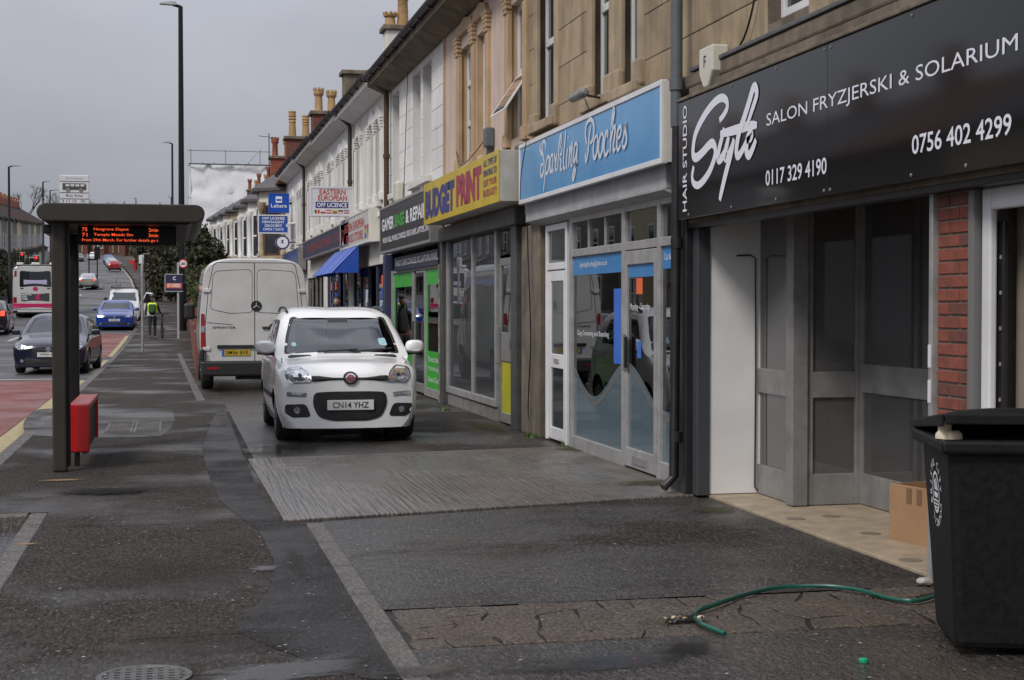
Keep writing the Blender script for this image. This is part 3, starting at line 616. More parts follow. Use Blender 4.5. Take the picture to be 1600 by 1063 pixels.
# lobby: pilaster, white return wall, glazing, brick pier
box('pilaster', M_black, 4.10, 4.30, 11.82, 12.20, .02, 2.35, hA, .01)
box('shutter_guide', pm('dark_frame', (.05, .055, .06), rough=.4), 4.16, 4.27, 11.70, 11.818, .02, 2.34, hA, .008)
wm = pm('white_plaster', (.72, .71, .70), (.63, .62, .61), 1.5, rough=.7)
box('return_wall', wm, 4.27, 4.72, 11.72, 11.98, .03, 2.6, hA, .004)
MB().tube([(4.50, 11.705, 1.98), (4.62, 11.705, 1.985), (4.66, 11.70, 1.96), (4.665, 11.70, 1.0), (4.66, 11.70, .08), (4.70, 11.70, .04)], .007, 6).build('cable', M_black, hA)
def glazing(parent, a, b, z0, z1, rail=(.86, 1.06), low=.03, lowt=.27, post=.05, glassm=M_gl, mat=M_steel, name='glazed_screen'):
    """framed glazed bay from plan point a to plan point b"""
    a, b = Vector((*a, 0)), Vector((*b, 0)); d = (b - a).normalized(); n = Vector((-d.y, d.x, 0)); L = (b - a).length
    def slab(m, s0, s1, za, zb, t0, t1):
        p = [a + d * s0 + n * t0, a + d * s1 + n * t0, a + d * s1 + n * t1, a + d * s0 + n * t1]
        m.prism([(q.x, q.y, za) for q in p], (0, 0, zb - za))
    m = MB(); slab(m, 0, post, z0, z1, -.03, .03); slab(m, L - post, L, z0, z1, -.03, .03)
    slab(m, post, L - post, z0, lowt, -.026, .026); slab(m, post, L - post, z1 - .05, z1, -.026, .026)
    if rail: slab(m, post, L - post, rail[0], rail[1], -.028, .028)
    f = m.build(name, mat, parent, .005)
    for za, zb in ([(lowt, rail[0]), (rail[1], z1 - .05)] if rail else [(lowt, z1 - .05)]):
        g = MB(); slab(g, post, L - post, za, zb, -.004, .004); g.build('pane', glassm, f)
    return f
M_lob = glass('room_light_glass', (.5, .5, .48), .02, .32, (.28, .27, .26))  # grey film colours in the dim interior light behind the panes
glazing(hA, (4.72, 11.93), (4.70, 11.0), .03, 2.55, glassm=M_lob)
box('corner_post', M_steel, 4.63, 4.76, 10.86, 10.995, .03, 2.56, hA, .008)
glazing(hA, (4.765, 10.92), (5.22, 10.92), .03, 2.55, glassm=M_lob)
yp1_ = fy(1464, 4.22)
dr = glazing(hA, (5.24, 10.93), (5.24, 9.2), .03, 2.42, rail=(.90, 1.12), name='door', glassm=glass('door_glass', (.5, .5, .48), .02, .26, (.26, .255, .25)))  # door pane film likewise colours in the dim room light
box('pull_handle', M_black, 5.17, 5.21, 9.32, 9.36, .95, 1.25, dr, .01); box('lock_plate', M_alu, 5.205, 5.212, 9.215, 9.245, 1.0, 1.12, dr)
for zz in (1.02, 1.22): box('sticker', M_upvc, 4.186, 4.1895, yp1_ + .006, yp1_ + .04, zz, zz + .13, hA)
box('head_panel', M_steel, 5.20, 5.28, 9.2, 10.95, 2.42, 2.56, hA)
glazing(hA, (5.24, 9.19), (4.40, 7.95), .03, 2.55)
box('lobby_ceiling', pm('soffit_board', (.42, .40, .36), (.34, .32, .28), 3, rough=.8), 4.22, 5.30, 7.6, 11.98, 2.56, 2.6, hA)
box('head_beam', M_black, 4.12, 4.24, 3.2, 11.82, 2.20, 2.56, hA, .006)
box('head_rail', pm('dark_rail', (.06, .052, .045), (.09, .08, .07), 5, rough=.6), 4.242, 4.34, 7.75, 11.70, 2.30, 2.559, hA, .006)
# brick pier, brick by brick
yp0, yp1 = fy(1516, 4.22), fy(1464, 4.22)
pier = box('brick_pier', M_mortar, 4.232, 4.62, yp0, yp1, 0, 2.22, hA)
bw = yp1 - yp0
rb = random.Random(5); zc = .012; row = 0
while zc < 2.18:
    cut = .34 if row % 2 else .64
    for a, b in ((0, cut), (cut, 1)):
        box('brick', M_brick if rb.random() < .7 else M_brickb, 4.222 - rb.uniform(0, .003), 4.40, yp0 + bw * a + .005, yp0 + bw * b - .005, zc, zc + .063, pier, .004)
    zc += .0755; row += 1
box('corner_trim', M_alu, 4.19, 4.30, yp1 + .003, yp1 + .045, .01, 2.22, hA, .006)
box('corner_trim', pm('dull_trim', (.16, .155, .15), rough=.5), 4.20, 4.30, yp0 - .06, yp0 - .003, .01, 2.2, hA, .006)
# white framed doorway right of the pier
yd = yp0 - .075
for a, b, c, d in [(yd - .09, yd, .02, 2.2), (yd - 1.3, yd - .09, 2.08, 2.2), (yd - 1.42, yd - 1.3, .02, 2.2)]:
    box('door_frame', M_upvc, 4.24, 4.285, a, b, c, d, hA, .012)
box('shutter_track', M_black, 4.30, 4.33, yd - .125, yd - .055, .02, 2.02, hA, .006)
for k in range(9): box('bolt', M_alu, 4.294, 4.30, yd - .108, yd - .094, .3 + k * .19, .32 + k * .19, hA)
box('inner_wall', pm('beige_wall', (.34, .29, .24), (.29, .25, .21), 1.4, rough=.85), 4.44, 4.52, yd - 3, yd - .02, .01, 2.5, hA)
room(hA, 3.3, 11.98, 5.3, 9.5, 2.65, M_room)
tf = MB().prism([(4.24, 7.72, -.05), (4.27, 11.78, -.05), (4.72, 11.98, -.05), (5.3, 11.98, -.05), (5.3, 7.9, -.05), (4.5, 7.6, -.05)], (0, 0, .075)).build('threshold', pm('terrazzo', (.40, .315, .22), (.27, .215, .155), 5, rough=.45, rough2=.65, bump=.1, bscale=90), hA, .006)
for q in ((1425, 877), (1362, 835), (1245, 812), (1300, 808)):
    c = gxy(*q, .025); MB().lathe([(.07, 0), (.07, .002), (.01, .002)], (c[0], c[1], .0255), 20).build('round_stain', pm('dark_stain', (.17, .14, .105), rough=.7), tf)
# ================================================================== house B: blue sign
hB = house('sandstone terrace house above the pale blue sign', YA)
wB = [(fy(1002), fy(968), 3.64, 5.6), (fy(957), fy(922), 3.66, 5.6), (fy(870), fy(838), 3.70, 5.6)]
w_ = wallgrid(X, YA, YB, 3.1, 6.2, wB, .16).build('wall', M_stone2, hB)
ashlar(w_, M_stone, X, YA + .02, YB - .02, 3.40, 5.7, wB, .42, .80, 2, .004)
for h in wB:
    window(hB, X + .105, h[0], h[1], h[2] + .04, h[3], bars=(h[2] + .98,))
    for yy in (h[0], h[1]):
        p_ = box('jamb', M_trim, X - .022, X + .03, yy - .09, yy + .09, 3.62, 5.6, hB, .012)
        MB().prism([(X - .075, yy - .12, 3.60), (X - .075, yy + .12, 3.60), (X + .02, yy + .12, 3.60), (X + .02, yy - .12, 3.60)], (0, 0, .26)).build('plinth_block', M_trim, p_, .03)
    box('sill', M_trim, X - .10, X + .1, h[0] - .1, h[1] + .1, h[2] - .09, h[2] + .02, hB, .015)
box('ledge', M_stone2, X - .16, X + .05, YA + .02, YB - .02, 3.42, 3.53, hB, .02)
body(hB, YA, YB, 6.2); gutter_and_roof(hB, YA, YB, 6.15)
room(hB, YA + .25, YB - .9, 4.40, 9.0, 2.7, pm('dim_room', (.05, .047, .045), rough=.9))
box('fascia_board', pm('pale_grey_paint', (.40, .40, .41), (.30, .30, .31), 4, rough=.6), 4.14, 4.26, YA + .02, fy(835), 2.58, 2.80, hB, .01)
MB().prism([(4.12, YA + .02, 2.57), (4.27, YA + .02, 2.51), (4.27, YA + .02, 2.579), (4.12, YA + .02, 2.579)], (0, fy(838) - YA, 0)).build('moulding', MATS['pale_grey_paint'], hB)
ypl, ydl, ydr, ywl, ywm, ydo, yr = fy(838), fy(853), fy(886), fy(891), fy(975), fy(1028), YA + .06
box('stone_pier', M_stone2, 4.22, 4.5, fy(818), fy(846), 0, 2.55, hB, .02)
# white flat door
fr = MB().box(4.24, 4.31, ydr, ydr + .07, .02, 2.50).box(4.24, 4.31, ydl - .07, ydl, .02, 2.50).box(4.242, 4.308, ydr + .07, ydl - .07, 2.43, 2.5).box(4.242, 4.308, ydr + .07, ydl - .07, 1.98, 2.06).build('door_frame', M_upvc, hB, .008)
box('pane', M_pane, 4.27, 4.28, ydr + .07, ydl - .07, 2.06, 2.43, fr)
dm = MB(); a, b = ydr + .075, ydl - .075
for q in ((a, a + .12, .04, 1.97), (b - .12, b, .04, 1.97), (a + .12, b - .12, .04, .18), (a + .12, b - .12, .86, 1.02), (a + .12, b - .12, 1.85, 1.97)): dm.box(4.255, 4.30, *q)
dd = dm.build('door', M_upvc, hB, .008)
for za, zb in ((.18, .86), (1.02, 1.85)): box('pane', M_pane, 4.272, 4.28, a + .12, b - .12, za, zb, dd)
box('letter_box', M_alu, 4.245, 4.256, a + .3, b - .3, .92, .97, dd)
# aluminium shopfront
sf = MB()
for q in ((ywl - .09, ywl, .02, 2.53), (ywm - .05, ywm + .05, .02, 2.53), (ydo - .09, ydo, .02, 2.53), (yr, yr + .06, .02, 2.53)): sf.box(4.235, 4.31, *q)
for q in ((ywm + .05, ywl - .09), (ydo, ywm - .05), (yr + .06, ydo - .09)):
    sf.box(4.237, 4.308, *q, 2.10, 2.18); sf.box(4.237, 4.308, *q, 2.47, 2.53)
sf.box(4.237, 4.308, ywm + .05, ywl - .09, .02, .16); sf.box(4.237, 4.308, yr + .06, ydo - .09, .02, .18)
shf = sf.build('shopfront_frame', M_alu, hB, .006)
ntr = 3
for (p, q), n in (((ywm + .05, ywl - .09), 3), ((ydo, ywm - .05), 1), ((yr + .06, ydo - .09), 1)):
    for k in range(n):
        u, v = p + (q - p) * k / n, p + (q - p) * (k + 1) / n
        box('transom_pane', M_gl, 4.268, 4.276, u + .008, v - .008, 2.18, 2.47, shf)
        if k: box('glazing_bar', M_alu, 4.25, 4.29, u - .012, u + .012, 2.18, 2.47, shf)
mw = box('pane', M_gl, 4.268, 4.276, ywm + .05, ywl - .09, .16, 2.10, shf)
sw = box('pane', M_gl, 4.268, 4.276, yr + .06, ydo - .09, .18, 2.10, shf)
da, db = ydo + .01, ywm - .06
dm = MB()
for q in ((da, da + .07, .04, 2.09), (db - .07, db, .04, 2.09), (da + .07, db - .07, .04, .22), (da + .07, db - .07, 1.96, 2.09)): dm.box(4.232, 4.29, *q)
dB = dm.build('door', M_alu, hB, .006)
box('pane', M_gl, 4.258, 4.264, da + .07, db - .07, .22, 1.96, dB)
box('letter_plate', M_steel, 4.222, 4.233, da + .28, db - .28, .08, .16, dB, .004)
box('push_plate', M_steel, 4.205, 4.232, db - .06, db - .02, .95, 1.3, dB, .004)
box('pull_handle', M_black, 4.20, 4.232, db - .12, db - .08, .98, 1.28, dB, .008)
# window graphics
M_bl = pm('blue_vinyl', (.045, .22, .50), (.04, .19, .45), 3, rough=.3, spec=.5)
M_bl2 = pm('bright_blue_vinyl', (.02, .13, .55), rough=.3); M_or = pm('orange_paper', (.72, .13, .04), rough=.6)
M_ltr = pm('white_vinyl', (.78, .79, .82), rough=.4)
for (p, q, nm) in ((ywm + .05, ywl - .09, mw), (da + .07, db - .07, dB), (yr + .06, ydo - .09, sw)):
    box('blue_band', M_bl, 4.2645 if nm is not dB else 4.2555, 4.2665 if nm is not dB else 4.2575, p, q, 1.90 if nm is not dB else 1.84, 2.098 if nm is not dB else 1.958, nm)
lettering('lettering', 'SparklingPooches@yahoo.co.uk', M_ltr, mw, (4.262, ywl - .35, 1.965), FX, FZ, 1.05, .075)
lettering('lettering', 'Cat & Dog', M_ltr, sw, (4.262, ydo - .14, 1.96), FX, FZ, .34, .075)
lettering('lettering', 'Dog Grooming and Boarding', M_ltr, mw, (4.2645, ywl - .25, 1.24), FX, FZ, 1.2, .07)
lettering('lettering', 'Monday - Saturday', M_ltr, dB, (4.2545, db - .12, 1.52), FX, FZ, .62, .075)
box('poster', M_bl2, 4.2645, 4.2665, ywm + .06, ywm + .40, 1.0, 1.74, mw); box('poster', M_or, 4.2545, 4.2565, (da + db) / 2 - .02, (da + db) / 2 + .17, 1.68, 1.83, dB)
box('sticker', M_bl2, 4.2545, 4.2565, (da + db) / 2 + .02, (da + db) / 2 + .14, 1.08, 1.24, dB)
M_film = glass('frosted_film', (.6, .65, .67), .06, .42, (.26, .36, .42)); M_wave = pm('grey_wave', (.12, .12, .12), rough=.5)
def wave_z(y): return .77 + .20 * math.cos(2 * math.pi * (y - fy(978)) / (2 * (fy(925) - fy(978))))
for p, q, par, xx, zb in ((ywm + .05, ywl - .09, mw, 4.2665, .165), (da + .07, db - .07, dB, 4.2565, .225), (yr + .06, ydo - .09, sw, 4.2665, .185)):
    n = 24; ys = [p + (q - p) * i / n for i in range(n + 1)]
    MB().add([(xx, y, zb) for y in ys] + [(xx, y, wave_z(y) + .06) for y in ys], [(i + 1, i, n + 1 + i, n + 2 + i) for i in range(n)]).build('frosted_film', M_film, par)
    MB().add([(xx - .0015, y, wave_z(y) - .035) for y in ys] + [(xx - .0015, y, wave_z(y) + .02) for y in ys], [(i + 1, i, n + 1 + i, n + 2 + i) for i in range(n)]).build('wave_stripe', M_wave, par)
# ================================================================== house C: pink, yellow sign
hC = house('pink rendered terrace house above the yellow sign', YB)
wC = [(fy(741), fy(720), 3.7, 5.42), (fy(763), fy(745), 3.7, 5.42), (fy(822), fy(797), 3.7, 5.42)]
wallgrid(X, YB, YC, 2.7, 6.2, wC, .15).build('wall', M_pink, hC)
for i, h in enumerate(wC):
    w_ = window(hC, X + .095, h[0], h[1], h[2] + .03, h[3], bars=(4.3, 4.9) if i < 2 else (4.55,))
    for yy in ((h[1] + .06, h[0] - .06) if i != 1 else (h[0] - .07,)): pilaster(hC, M_ochre, X, yy, 3.6, 5.6, .20)
    MB().box(X + .002, X + .148, h[1] - .006, h[1] - .001, 3.7, 5.42).build('painted_reveal', M_ochre, hC)
    MB().prism([(X - .06, h[0] - .12, 5.6), (X - .06, h[1] + .12, 5.6), (X - .06, h[1] - .02, 5.74), (X - .06, (h[0] + h[1]) / 2, 5.82), (X - .06, h[0] + .02, 5.74)], (.075, 0, 0)).build('hood_mould', M_ochre, hC, .01)
h = wC[2]
ca = MB(); zb, zt, yb_ = 3.98, 4.50, h[0] + .05
for q in (((0, 0), (1, .07)), ((0, .93), (1, 1)), ((0, .07), (.1, .93)), ((.9, .07), (1, .93))):
    (u0, v0), (u1, v1) = q
    pt = lambda u, v: (X + .06 - .34 * (1 - v), yb_ + (h[1] - h[0] - .1) * u, zb + (zt - zb) * v)
    ca.prism([pt(u0, v0), pt(u1, v0), pt(u1, v1), pt(u0, v1)], (.04, 0, .02))
cw = ca.build('open_casement', M_upvc, hC, .004)
MB().quad(pt(.08, .05), pt(.92, .05), pt(.92, .95), pt(.08, .95)).build('pane', M_gld, cw)
box('corner_strip', M_ochre, X - .03, X + .02, YC - .09, YC - .01, 3.5, 6.1, hC, .01)
body(hC, YB, YC, 6.2); gutter_and_roof(hC, YB, YC, 6.13, fascia=M_stone2)
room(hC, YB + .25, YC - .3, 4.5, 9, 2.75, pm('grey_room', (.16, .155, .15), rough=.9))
yl, ym, yr_, ydl, ydr = fy(697), fy(737), fy(775), fy(779), fy(806)
M_dk = pm('charcoal_frame', (.075, .074, .073), (.05, .05, .05), 5, rough=.5)
for q in ((yl, yl + .22), (fy(814), fy(814) + .30)): box('pilaster', M_dk, 4.18, 4.34, q[0], q[1], 0, 2.7, hC, .012)
box('roller_box', M_dk, 4.12, 4.30, YB + .1, YC - .1, 2.58, 2.80, hC, .015)
box('stall_riser', pm('concrete_riser', (.20, .19, .18), (.13, .125, .12), 4, rough=.8), 4.27, 4.40, yr_, yl, 0, .20, hC, .01)
sf = MB()
for q in ((yr_, yr_ + .10), (ym - .035, ym + .035), (yl - .10, yl)): sf.box(4.245, 4.315, *q, .2, 2.58)
sf.box(4.24, 4.32, yr_ + .1, ym - .035, .2, .30); sf.box(4.24, 4.32, ym + .035, yl - .1, .2, .30)
s_ = sf.build('shopfront_frame', M_alu, hC, .006)
for q in ((yr_ + .1, ym - .035), (ym + .035, yl - .1)): box('pane', glass('mirror_glass', (.35, .37, .38), .01, .2, (.34, .36, .38)), 4.275, 4.285, *q, .30, 2.58, s_)  # flat grey film paints part of the pale reflection into the panes
dm = MB()
for q in ((ydr, ydr + .08, .03, 2.2), (ydl - .08, ydl, .03, 2.2), (ydr + .08, ydl - .08, .03, .16), (ydr + .08, ydl - .08, .84, 1.22), (ydr + .08, ydl - .08, 2.1, 2.2)): dm.box(4.26, 4.31, *q)
dC = dm.build('door', M_steel, hC, .006)
box('pane', M_gl, 4.28, 4.288, ydr + .08, ydl - .08, 1.22, 2.1, dC)
box('yellow_panel', pm('yellow_acrylic', (.52, .50, .015), (.42, .40, .012), 3, rough=.3), 4.278, 4.29, ydr + .08, ydl - .08, .16, .84, dC)
box('letter_box', M_black, 4.25, 4.262, ydr + .2, ydr + .36, 1.0, 1.12, dC); box('pull_handle', M_steel, 4.2, 4.258, ydl - .07, ydl - .03, .8, 1.3, dC, .01)
box('transom_pane', M_gld, 4.28, 4.288, ydr, ydl, 2.24, 2.58, dC)
# ================================================================== house D: white block, gamer shop
hD = house('white painted block terrace house above the black gaming sign', YC)
wD = [(fy(674), fy(660), 3.78, 5.72), (fy(657), fy(644), 3.78, 5.72), (fy(624), fy(613), 3.78, 5.72)]
w_ = wallgrid(X + .01, YC, YD, 2.6, 6.2, wD, .26).build('wall', M_white, hD)
ashlar(w_, M_white, X + .01, YC + .02, YD - .02, 3.5, 6.0, wD, .33, .95, 3, .006)
for h in wD: window(hD, X + .2, h[0], h[1], h[2] + .02, h[3], bars=(4.7,)); box('sill', M_cream, X - .09, X + .1, h[0] - .06, h[1] + .06, h[2] - .12, h[2], hD, .015)
body(hD, YC, YD, 6.2); gutter_and_roof(hD, YC, YD, 6.13, fascia=M_stone2)
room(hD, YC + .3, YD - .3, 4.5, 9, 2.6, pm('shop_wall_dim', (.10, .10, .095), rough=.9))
M_green = pm('green_vinyl', (.05, .42, .045), (.04, .36, .04), 3, rough=.35)
ya, yb1, yb2, yc_ = fy(690), fy(663), fy(644), fy(613)
box('pilaster', pm('peeling_post', (.30, .26, .22), (.10, .085, .07), 9, rough=.8, lo=.45, hi=.55), 4.20, 4.34, ya - .10, ya + .06, 0, 2.6, hD, .01)
box('pilaster', pm('navy_post', (.035, .045, .12), (.05, .05, .07), 5, rough=.5), 4.15, 4.32, YD - .35, YD - .05, 0, 2.6, hD, .01)
sf = MB()
for q in ((ya + .06, ya + .13), (yb1 - .06, yb1 + .06), (yb2 - .06, yb2 + .06), (yc_ - .07, yc_ + .2)): sf.box(4.25, 4.32, *q, .02, 2.2)
sf.box(4.248, 4.322, ya + .06, yc_ + .2, 2.2, 2.26)
for q in ((ya + .13, yb1 - .06), (yb2 + .06, yc_ - .07)): sf.box(4.252, 4.318, *q, .02, .16)
s_ = sf.build('shopfront_frame', M_alu, hD, .006)
for q in ((ya + .13, yb1 - .06), (yb2 + .06, yc_ - .07)):
    p_ = box('pane', M_gl, 4.278, 4.286, *q, .16, 2.2, s_)
    box('green_graphic', M_green, 4.274, 4.2765, q[0], q[1], .165, .80, p_); box('green_graphic', M_green, 4.274, 4.2765, q[0], q[1], 1.93, 2.195, p_); box('green_graphic', M_green, 4.274, 4.2765, q[1] - .16, q[1], .80, 1.93, p_)
    for k, t in enumerate(('Phones Unlocked', 'PC & Mac Repairs', 'Games & Consoles')): lettering('lettering', t, M_ltr, p_, (4.272, q[1] - .2, .62 - .17 * k), FX, FZ, 1.3, .09)
dm = MB()
for q in ((yb1 + .06, yb1 + .16), (yb2 - .16, yb2 - .06), ): dm.box(4.262, 4.31, *q, .04, 2.19)
dm.box(4.262, 4.31, yb1 + .16, yb2 - .16, .04, .2)
dD = dm.build('door', M_steel, hD, .005); box('pane', M_gl, 4.28, 4.288, yb1 + .16, yb2 - .16, .2, 2.19, dD)
for yy in (yb1 + .11, yb2 - .11): box('pull_handle', M_dk, 4.215, 4.262, yy - .03, yy + .03, .95, 1.3, dD, .008)
# ================================================================== houses E F G H: white with columns
labels = ['white terrace house above the white food store fascia', 'white terrace house above the navy fascia with a black downpipe', 'white terrace house with paired columns beyond the black downpipe', 'white end of terrace house above the small blue fascia']
bounds = [YD, YE, YF, YG, YEND]
hs = []
for i in range(4):
    a, b = bounds[i], bounds[i + 1]; g0 = gz((a + b) / 2) if i == 3 else 0
    h = house(labels[i], a); hs.append(h)
    L = b - a; ze = 6.22 + .08 * i
    op = [(a + L * .13, a + L * .13 + .8, 3.75, 5.45), (a + L * .13 + 1.05, a + L * .13 + 1.85, 3.75, 5.45), (a + L * .66, a + L * .66 + .85, 3.75, 5.45)]
    fl = [(a + .5, b - .5, -.2, 2.45)]
    wallgrid(X, a, b, -.2, ze + .1, op + fl, .22).build('wall', M_white if i % 2 else M_cream, h)
    for k, o in enumerate(op):
        window(h, X + .15, o[0], o[1], o[2], o[3], bars=(4.6,))
        box('sill', M_cream, X - .1, X + .1, o[0] - .08, o[1] + .08, o[2] - .11, o[2], h, .015)
        for yy in ((o[1] + .1, o[0] - .12) if k != 1 else (o[1] + .12,)): pilaster(h, M_white, X, yy, 3.76, 5.5, .2)
        MB().prism([(X - .05, o[0] - .1, 5.5), (X - .05, o[1] + .1, 5.5), (X - .05, o[1] - .06, 5.70), (X - .05, (o[0] + o[1]) / 2, 5.80), (X - .05, o[0] + .06, 5.70)], (.07, 0, 0)).build('arch_mould', M_white, h, .01)
    body(h, a, b, ze); gutter_and_roof(h, a, b, ze, ridge=(8.4, 9.2 + .05 * i))
    box('string_course', M_white, X - .08, X + .02, a, b, 3.42, 3.52, h, .015)
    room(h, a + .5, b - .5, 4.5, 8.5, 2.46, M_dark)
    # shopfront bars and dark glass
    sf = MB(); y = a + .5; n = 4; st = (b - a - 1.0) / n
    for k in range(n + 1): sf.box(4.27, 4.34, a + .5 + st * k - .04 + (.04 if k == 0 else 0) - (.04 if k == n else 0), a + .5 + st * k + .04 + (.04 if k == 0 else 0) - (.04 if k == n else 0), .02, 2.45)
    s_ = sf.build('shopfront_frame', MATS['navy_post'] if i < 2 else M_steel, h)
    for k in range(n):
        if k == 1 and i < 3: continue
        p_ = box('pane', M_gld, 4.30, 4.306, a + .5 + st * k + .04, a + .5 + st * (k + 1) - .04, .45, 2.4, s_)
        box('stall_riser', MATS['navy_post'], 4.28, 4.33, a + .5 + st * k + .04, a + .5 + st * (k + 1) - .04, .02, .45, s_)
        if i < 2:
            rr = random.Random(i * 9 + k)
            for q in range(6):
                yy = a + .6 + st * k + rr.random() * (st - .5); zz = .6 + q * .28
                box('poster', [M_bl2, M_or, M_ltr, M_bl][q % 4], 4.292, 4.296, yy, yy + .26, zz, zz + .22, p_)
for (y, x_off, zt, pots, mt) in []: pass
# chimneys on the party walls
def xat(px, Y): r = _ray(px, 0); return r[0] / r[1] * Y
def zat(px, py, Y): r = _ray(px, py); return 1.57 + r[2] / r[1] * Y
chimney(hs[0], M_cream, xat(621, YE - .3), YE - .3, 6.5, zat(621, 52, YE - .3), .6, .62, [(-.17, .32, M_pot, 1), (.14, 1.15, M_pot, 0)])
chimney(hs[1], M_stone2, xat(557, YF), YF, 6.5, zat(557, 120, YF), .6, .75, [])
chimney(hs[2], M_brickb, xat(509, YG), YG, 6.5, zat(509, 182, YG), .7, .9, [(-.22, .72, M_pot, 1), (.2, .66, M_pot, 1)])
chimney(hs[3], M_brickb, xat(470, YEND - .4), YEND - .4, 6.5, zat(470, 222, YEND), .7, 1.1, [(-.3, .95, M_pot, 0), (.2, .8, M_pot, 0)])
# downpipes (belonging to their houses)
def pipe(parent, mat, y, z0, z1, r=.045, x=4.13, swan=None, shoe=False):
    pts = [(x, y, z0), (x, y, z1)]
    if swan: pts += [(x - .02, y, z1 + .07), (x - .29, y + .02, z1 + .30), (x - .31, y + .02, z1 + .42)]
    if shoe: pts = [(x - .12, y - .02, z0 - .07), (x - .02, y, z0 + .02)] + pts[1:]
    o = MB().tube(pts, r, 10).build('downpipe', mat, parent, smooth=40)
    for k in range(int((z1 - z0) / 1.6) + 1):
        z = z0 + .3 + k * 1.6
        MB().lathe([(r * 1.0, 0), (r * 1.25, .005), (r * 1.25, .09), (r, .095)], (x, y, z), 10).build('collar', mat, o, smooth=40)
    return o
pipe(hB, M_grpipe, fy(1056, 4.08), 3.05, 6.0, .05, 4.08)
pipe(hB, M_black, fy(1057, 4.06), .14, 3.05, .042, 4.06, shoe=True)
pipe(hs[0], M_brown, fy(604, 4.16), 2.6, 5.76, .055, 4.16, swan=True)
pipe(hs[1], M_gutter, fy(547, 4.16), 2.6, 5.84, .05, 4.16, swan=True)
pipe(hs[3], M_gutter, fy(475, 4.16), 2.9, 6.0, .05, 4.16, swan=True)
# ================================================================== shop signs
def fascia(label, x, y0, y1, z0, z1, face, depth=.12, frame=None, fw=.04, name='shop_sign', endm=None):
    s = thing(name, label, 'sign', (x, (y0 + y1) / 2, z0))
    box('panel', face, x, x + depth, y0, y1, z0, z1, s, .004)
    if frame:
        m = MB()
        for q in ((y0 - .01, y1 + .01, z1 - fw, z1 + .012), (y0 - .01, y1 + .01, z0 - .012, z0 + fw), (y0 - .01, y0 + fw, z0 + fw, z1 - fw), (y1 - fw, y1 + .01, z0 + fw, z1 - fw)):
            m.box(x - .012, x + depth * .5, *q)
        m.build('frame', frame, s, .004)
    if endm: box('end_box', endm, x + .006, x + depth, y0 - .012, y0 - .002, z0, z1, s)
    return s
M_gloss = pm('gloss_black_panel', (.008, .008, .009), rough=.07, spec=.65, bump=.012, bscale=2.5)
M_pl = pm('pale_lettering', (.74, .75, .82), rough=.4)
sx = 4.03
ss = thing('shop_sign', 'glossy black fascia reading Style hair studio with phone numbers', 'sign', (sx, 9, 2.27))
ysm = fy(1291, sx)
box('panel', M_gloss, sx, sx + .08, ysm + .002, 11.80, 2.27, 3.22, ss, .002); box('panel', M_gloss, sx, sx + .08, 6.55, ysm - .002, 2.27, 3.22, ss, .002); box('panel', M_gloss, sx, sx + .08, 3.6, 6.546, 2.27, 3.22, ss, .002)
box('backing', M_stone2, sx + .082, 4.24, 3.6, 11.78, 2.24, 3.34, ss)
box('top_trim', M_stone2, sx - .02, sx + .12, 3.6, 11.82, 3.222, 3.25, ss, .006)
stroke_mesh(STYLE, lambda p, i: (sx - .003 - .0006 * i, p.x, p.y), .068).build('lettering', M_pl, ss)
lettering('lettering', 'SALON FRYZJERSKI & SOLARIUM', M_pl, ss, (sx - .003, fy(1197, sx), 2.79), FX, FZ, fy(1197, sx) - fy(1588, sx), .112)
lettering('lettering', '0117 329 4190', M_pl, ss, (sx - .003, fy(1196, sx), 2.402), FX, FZ, fy(1196, sx) - fy(1291, sx), .108, .012)
lettering('lettering', '0756 402 4299', M_pl, ss, (sx - .003, fy(1424, sx), 2.412), FX, FZ, fy(1424, sx) - fy(1579, sx), .108, .012)
lettering('lettering', 'HAIR STUDIO', M_pl, ss, (sx - .003, fy(1073, sx), 2.33), (0, 0, 1), (0, 1, 0), .85, .10, .01)
for yy in [11.55, 10.6, 9.75, ysm + .04, ysm - .05, 7.8, 7.2]:
    for zz in (3.19, 2.30): MB().lathe([(.011, 0), (.011, -.004), (.004, -.006)], (sx - .0005, yy, zz), 8, 'x').build('screw', M_steel, ss)
bx_ = 4.05
sb = fascia('pale blue framed sign reading Sparkling Pooches', bx_, fy(1034, bx_), fy(812, bx_), 2.79, 3.475, pm('sky_blue_panel', (.065, .27, .55), (.10, .33, .60), 1.2, rough=.14, spec=.6, soot=.12), .09, M_upvc, .036, endm=M_cream)
stroke_mesh(SPARKLING, lambda p, i: (bx_ - .003 - .0003 * i, p.x * bx_ / 3.9, 1.57 + (p.y - 1.57) * bx_ / 3.9), .042).build('lettering', pm('silver_lettering', (.62, .65, .72), rough=.35), sb)
ux_ = 3.83
M_yp = pm('yellow_panel', (.58, .42, .02), (.50, .36, .018), 2, rough=.35, soot=.2)
sy = thing('shop_sign', 'yellow projecting fascia reading BUDGET PRINT', 'sign', (ux_, 20, 2.8))
ua, ub = fy(779, ux_), fy(662, ux_)
box('cabinet', pm('grubby_white_box', (.50, .48, .44), (.40, .38, .34), 3, rough=.6, soot=.3), ux_ + .012, 4.17, ua, ub, 2.83, 3.45, sy, .008)
box('panel', M_yp, ux_, ux_ + .01, ua, ub, 2.825, 3.455, sy, .002)
M_nv = pm('navy_vinyl', (.03, .035, .16), rough=.4); M_mg = pm('crimson_vinyl', (.30, .025, .06), rough=.4)
def onx(px): return fy(px, ux_)
lettering('lettering', 'BUDGET', M_nv, sy, (ux_ - .003, onx(664.5), 2.90), FX, FZ, onx(664.5) - onx(710), .44, .07)
lettering('lettering', 'PRINT', M_mg, sy, (ux_ - .003, onx(713), 2.93), FX, FZ, onx(713) - onx(752), .43, .065)
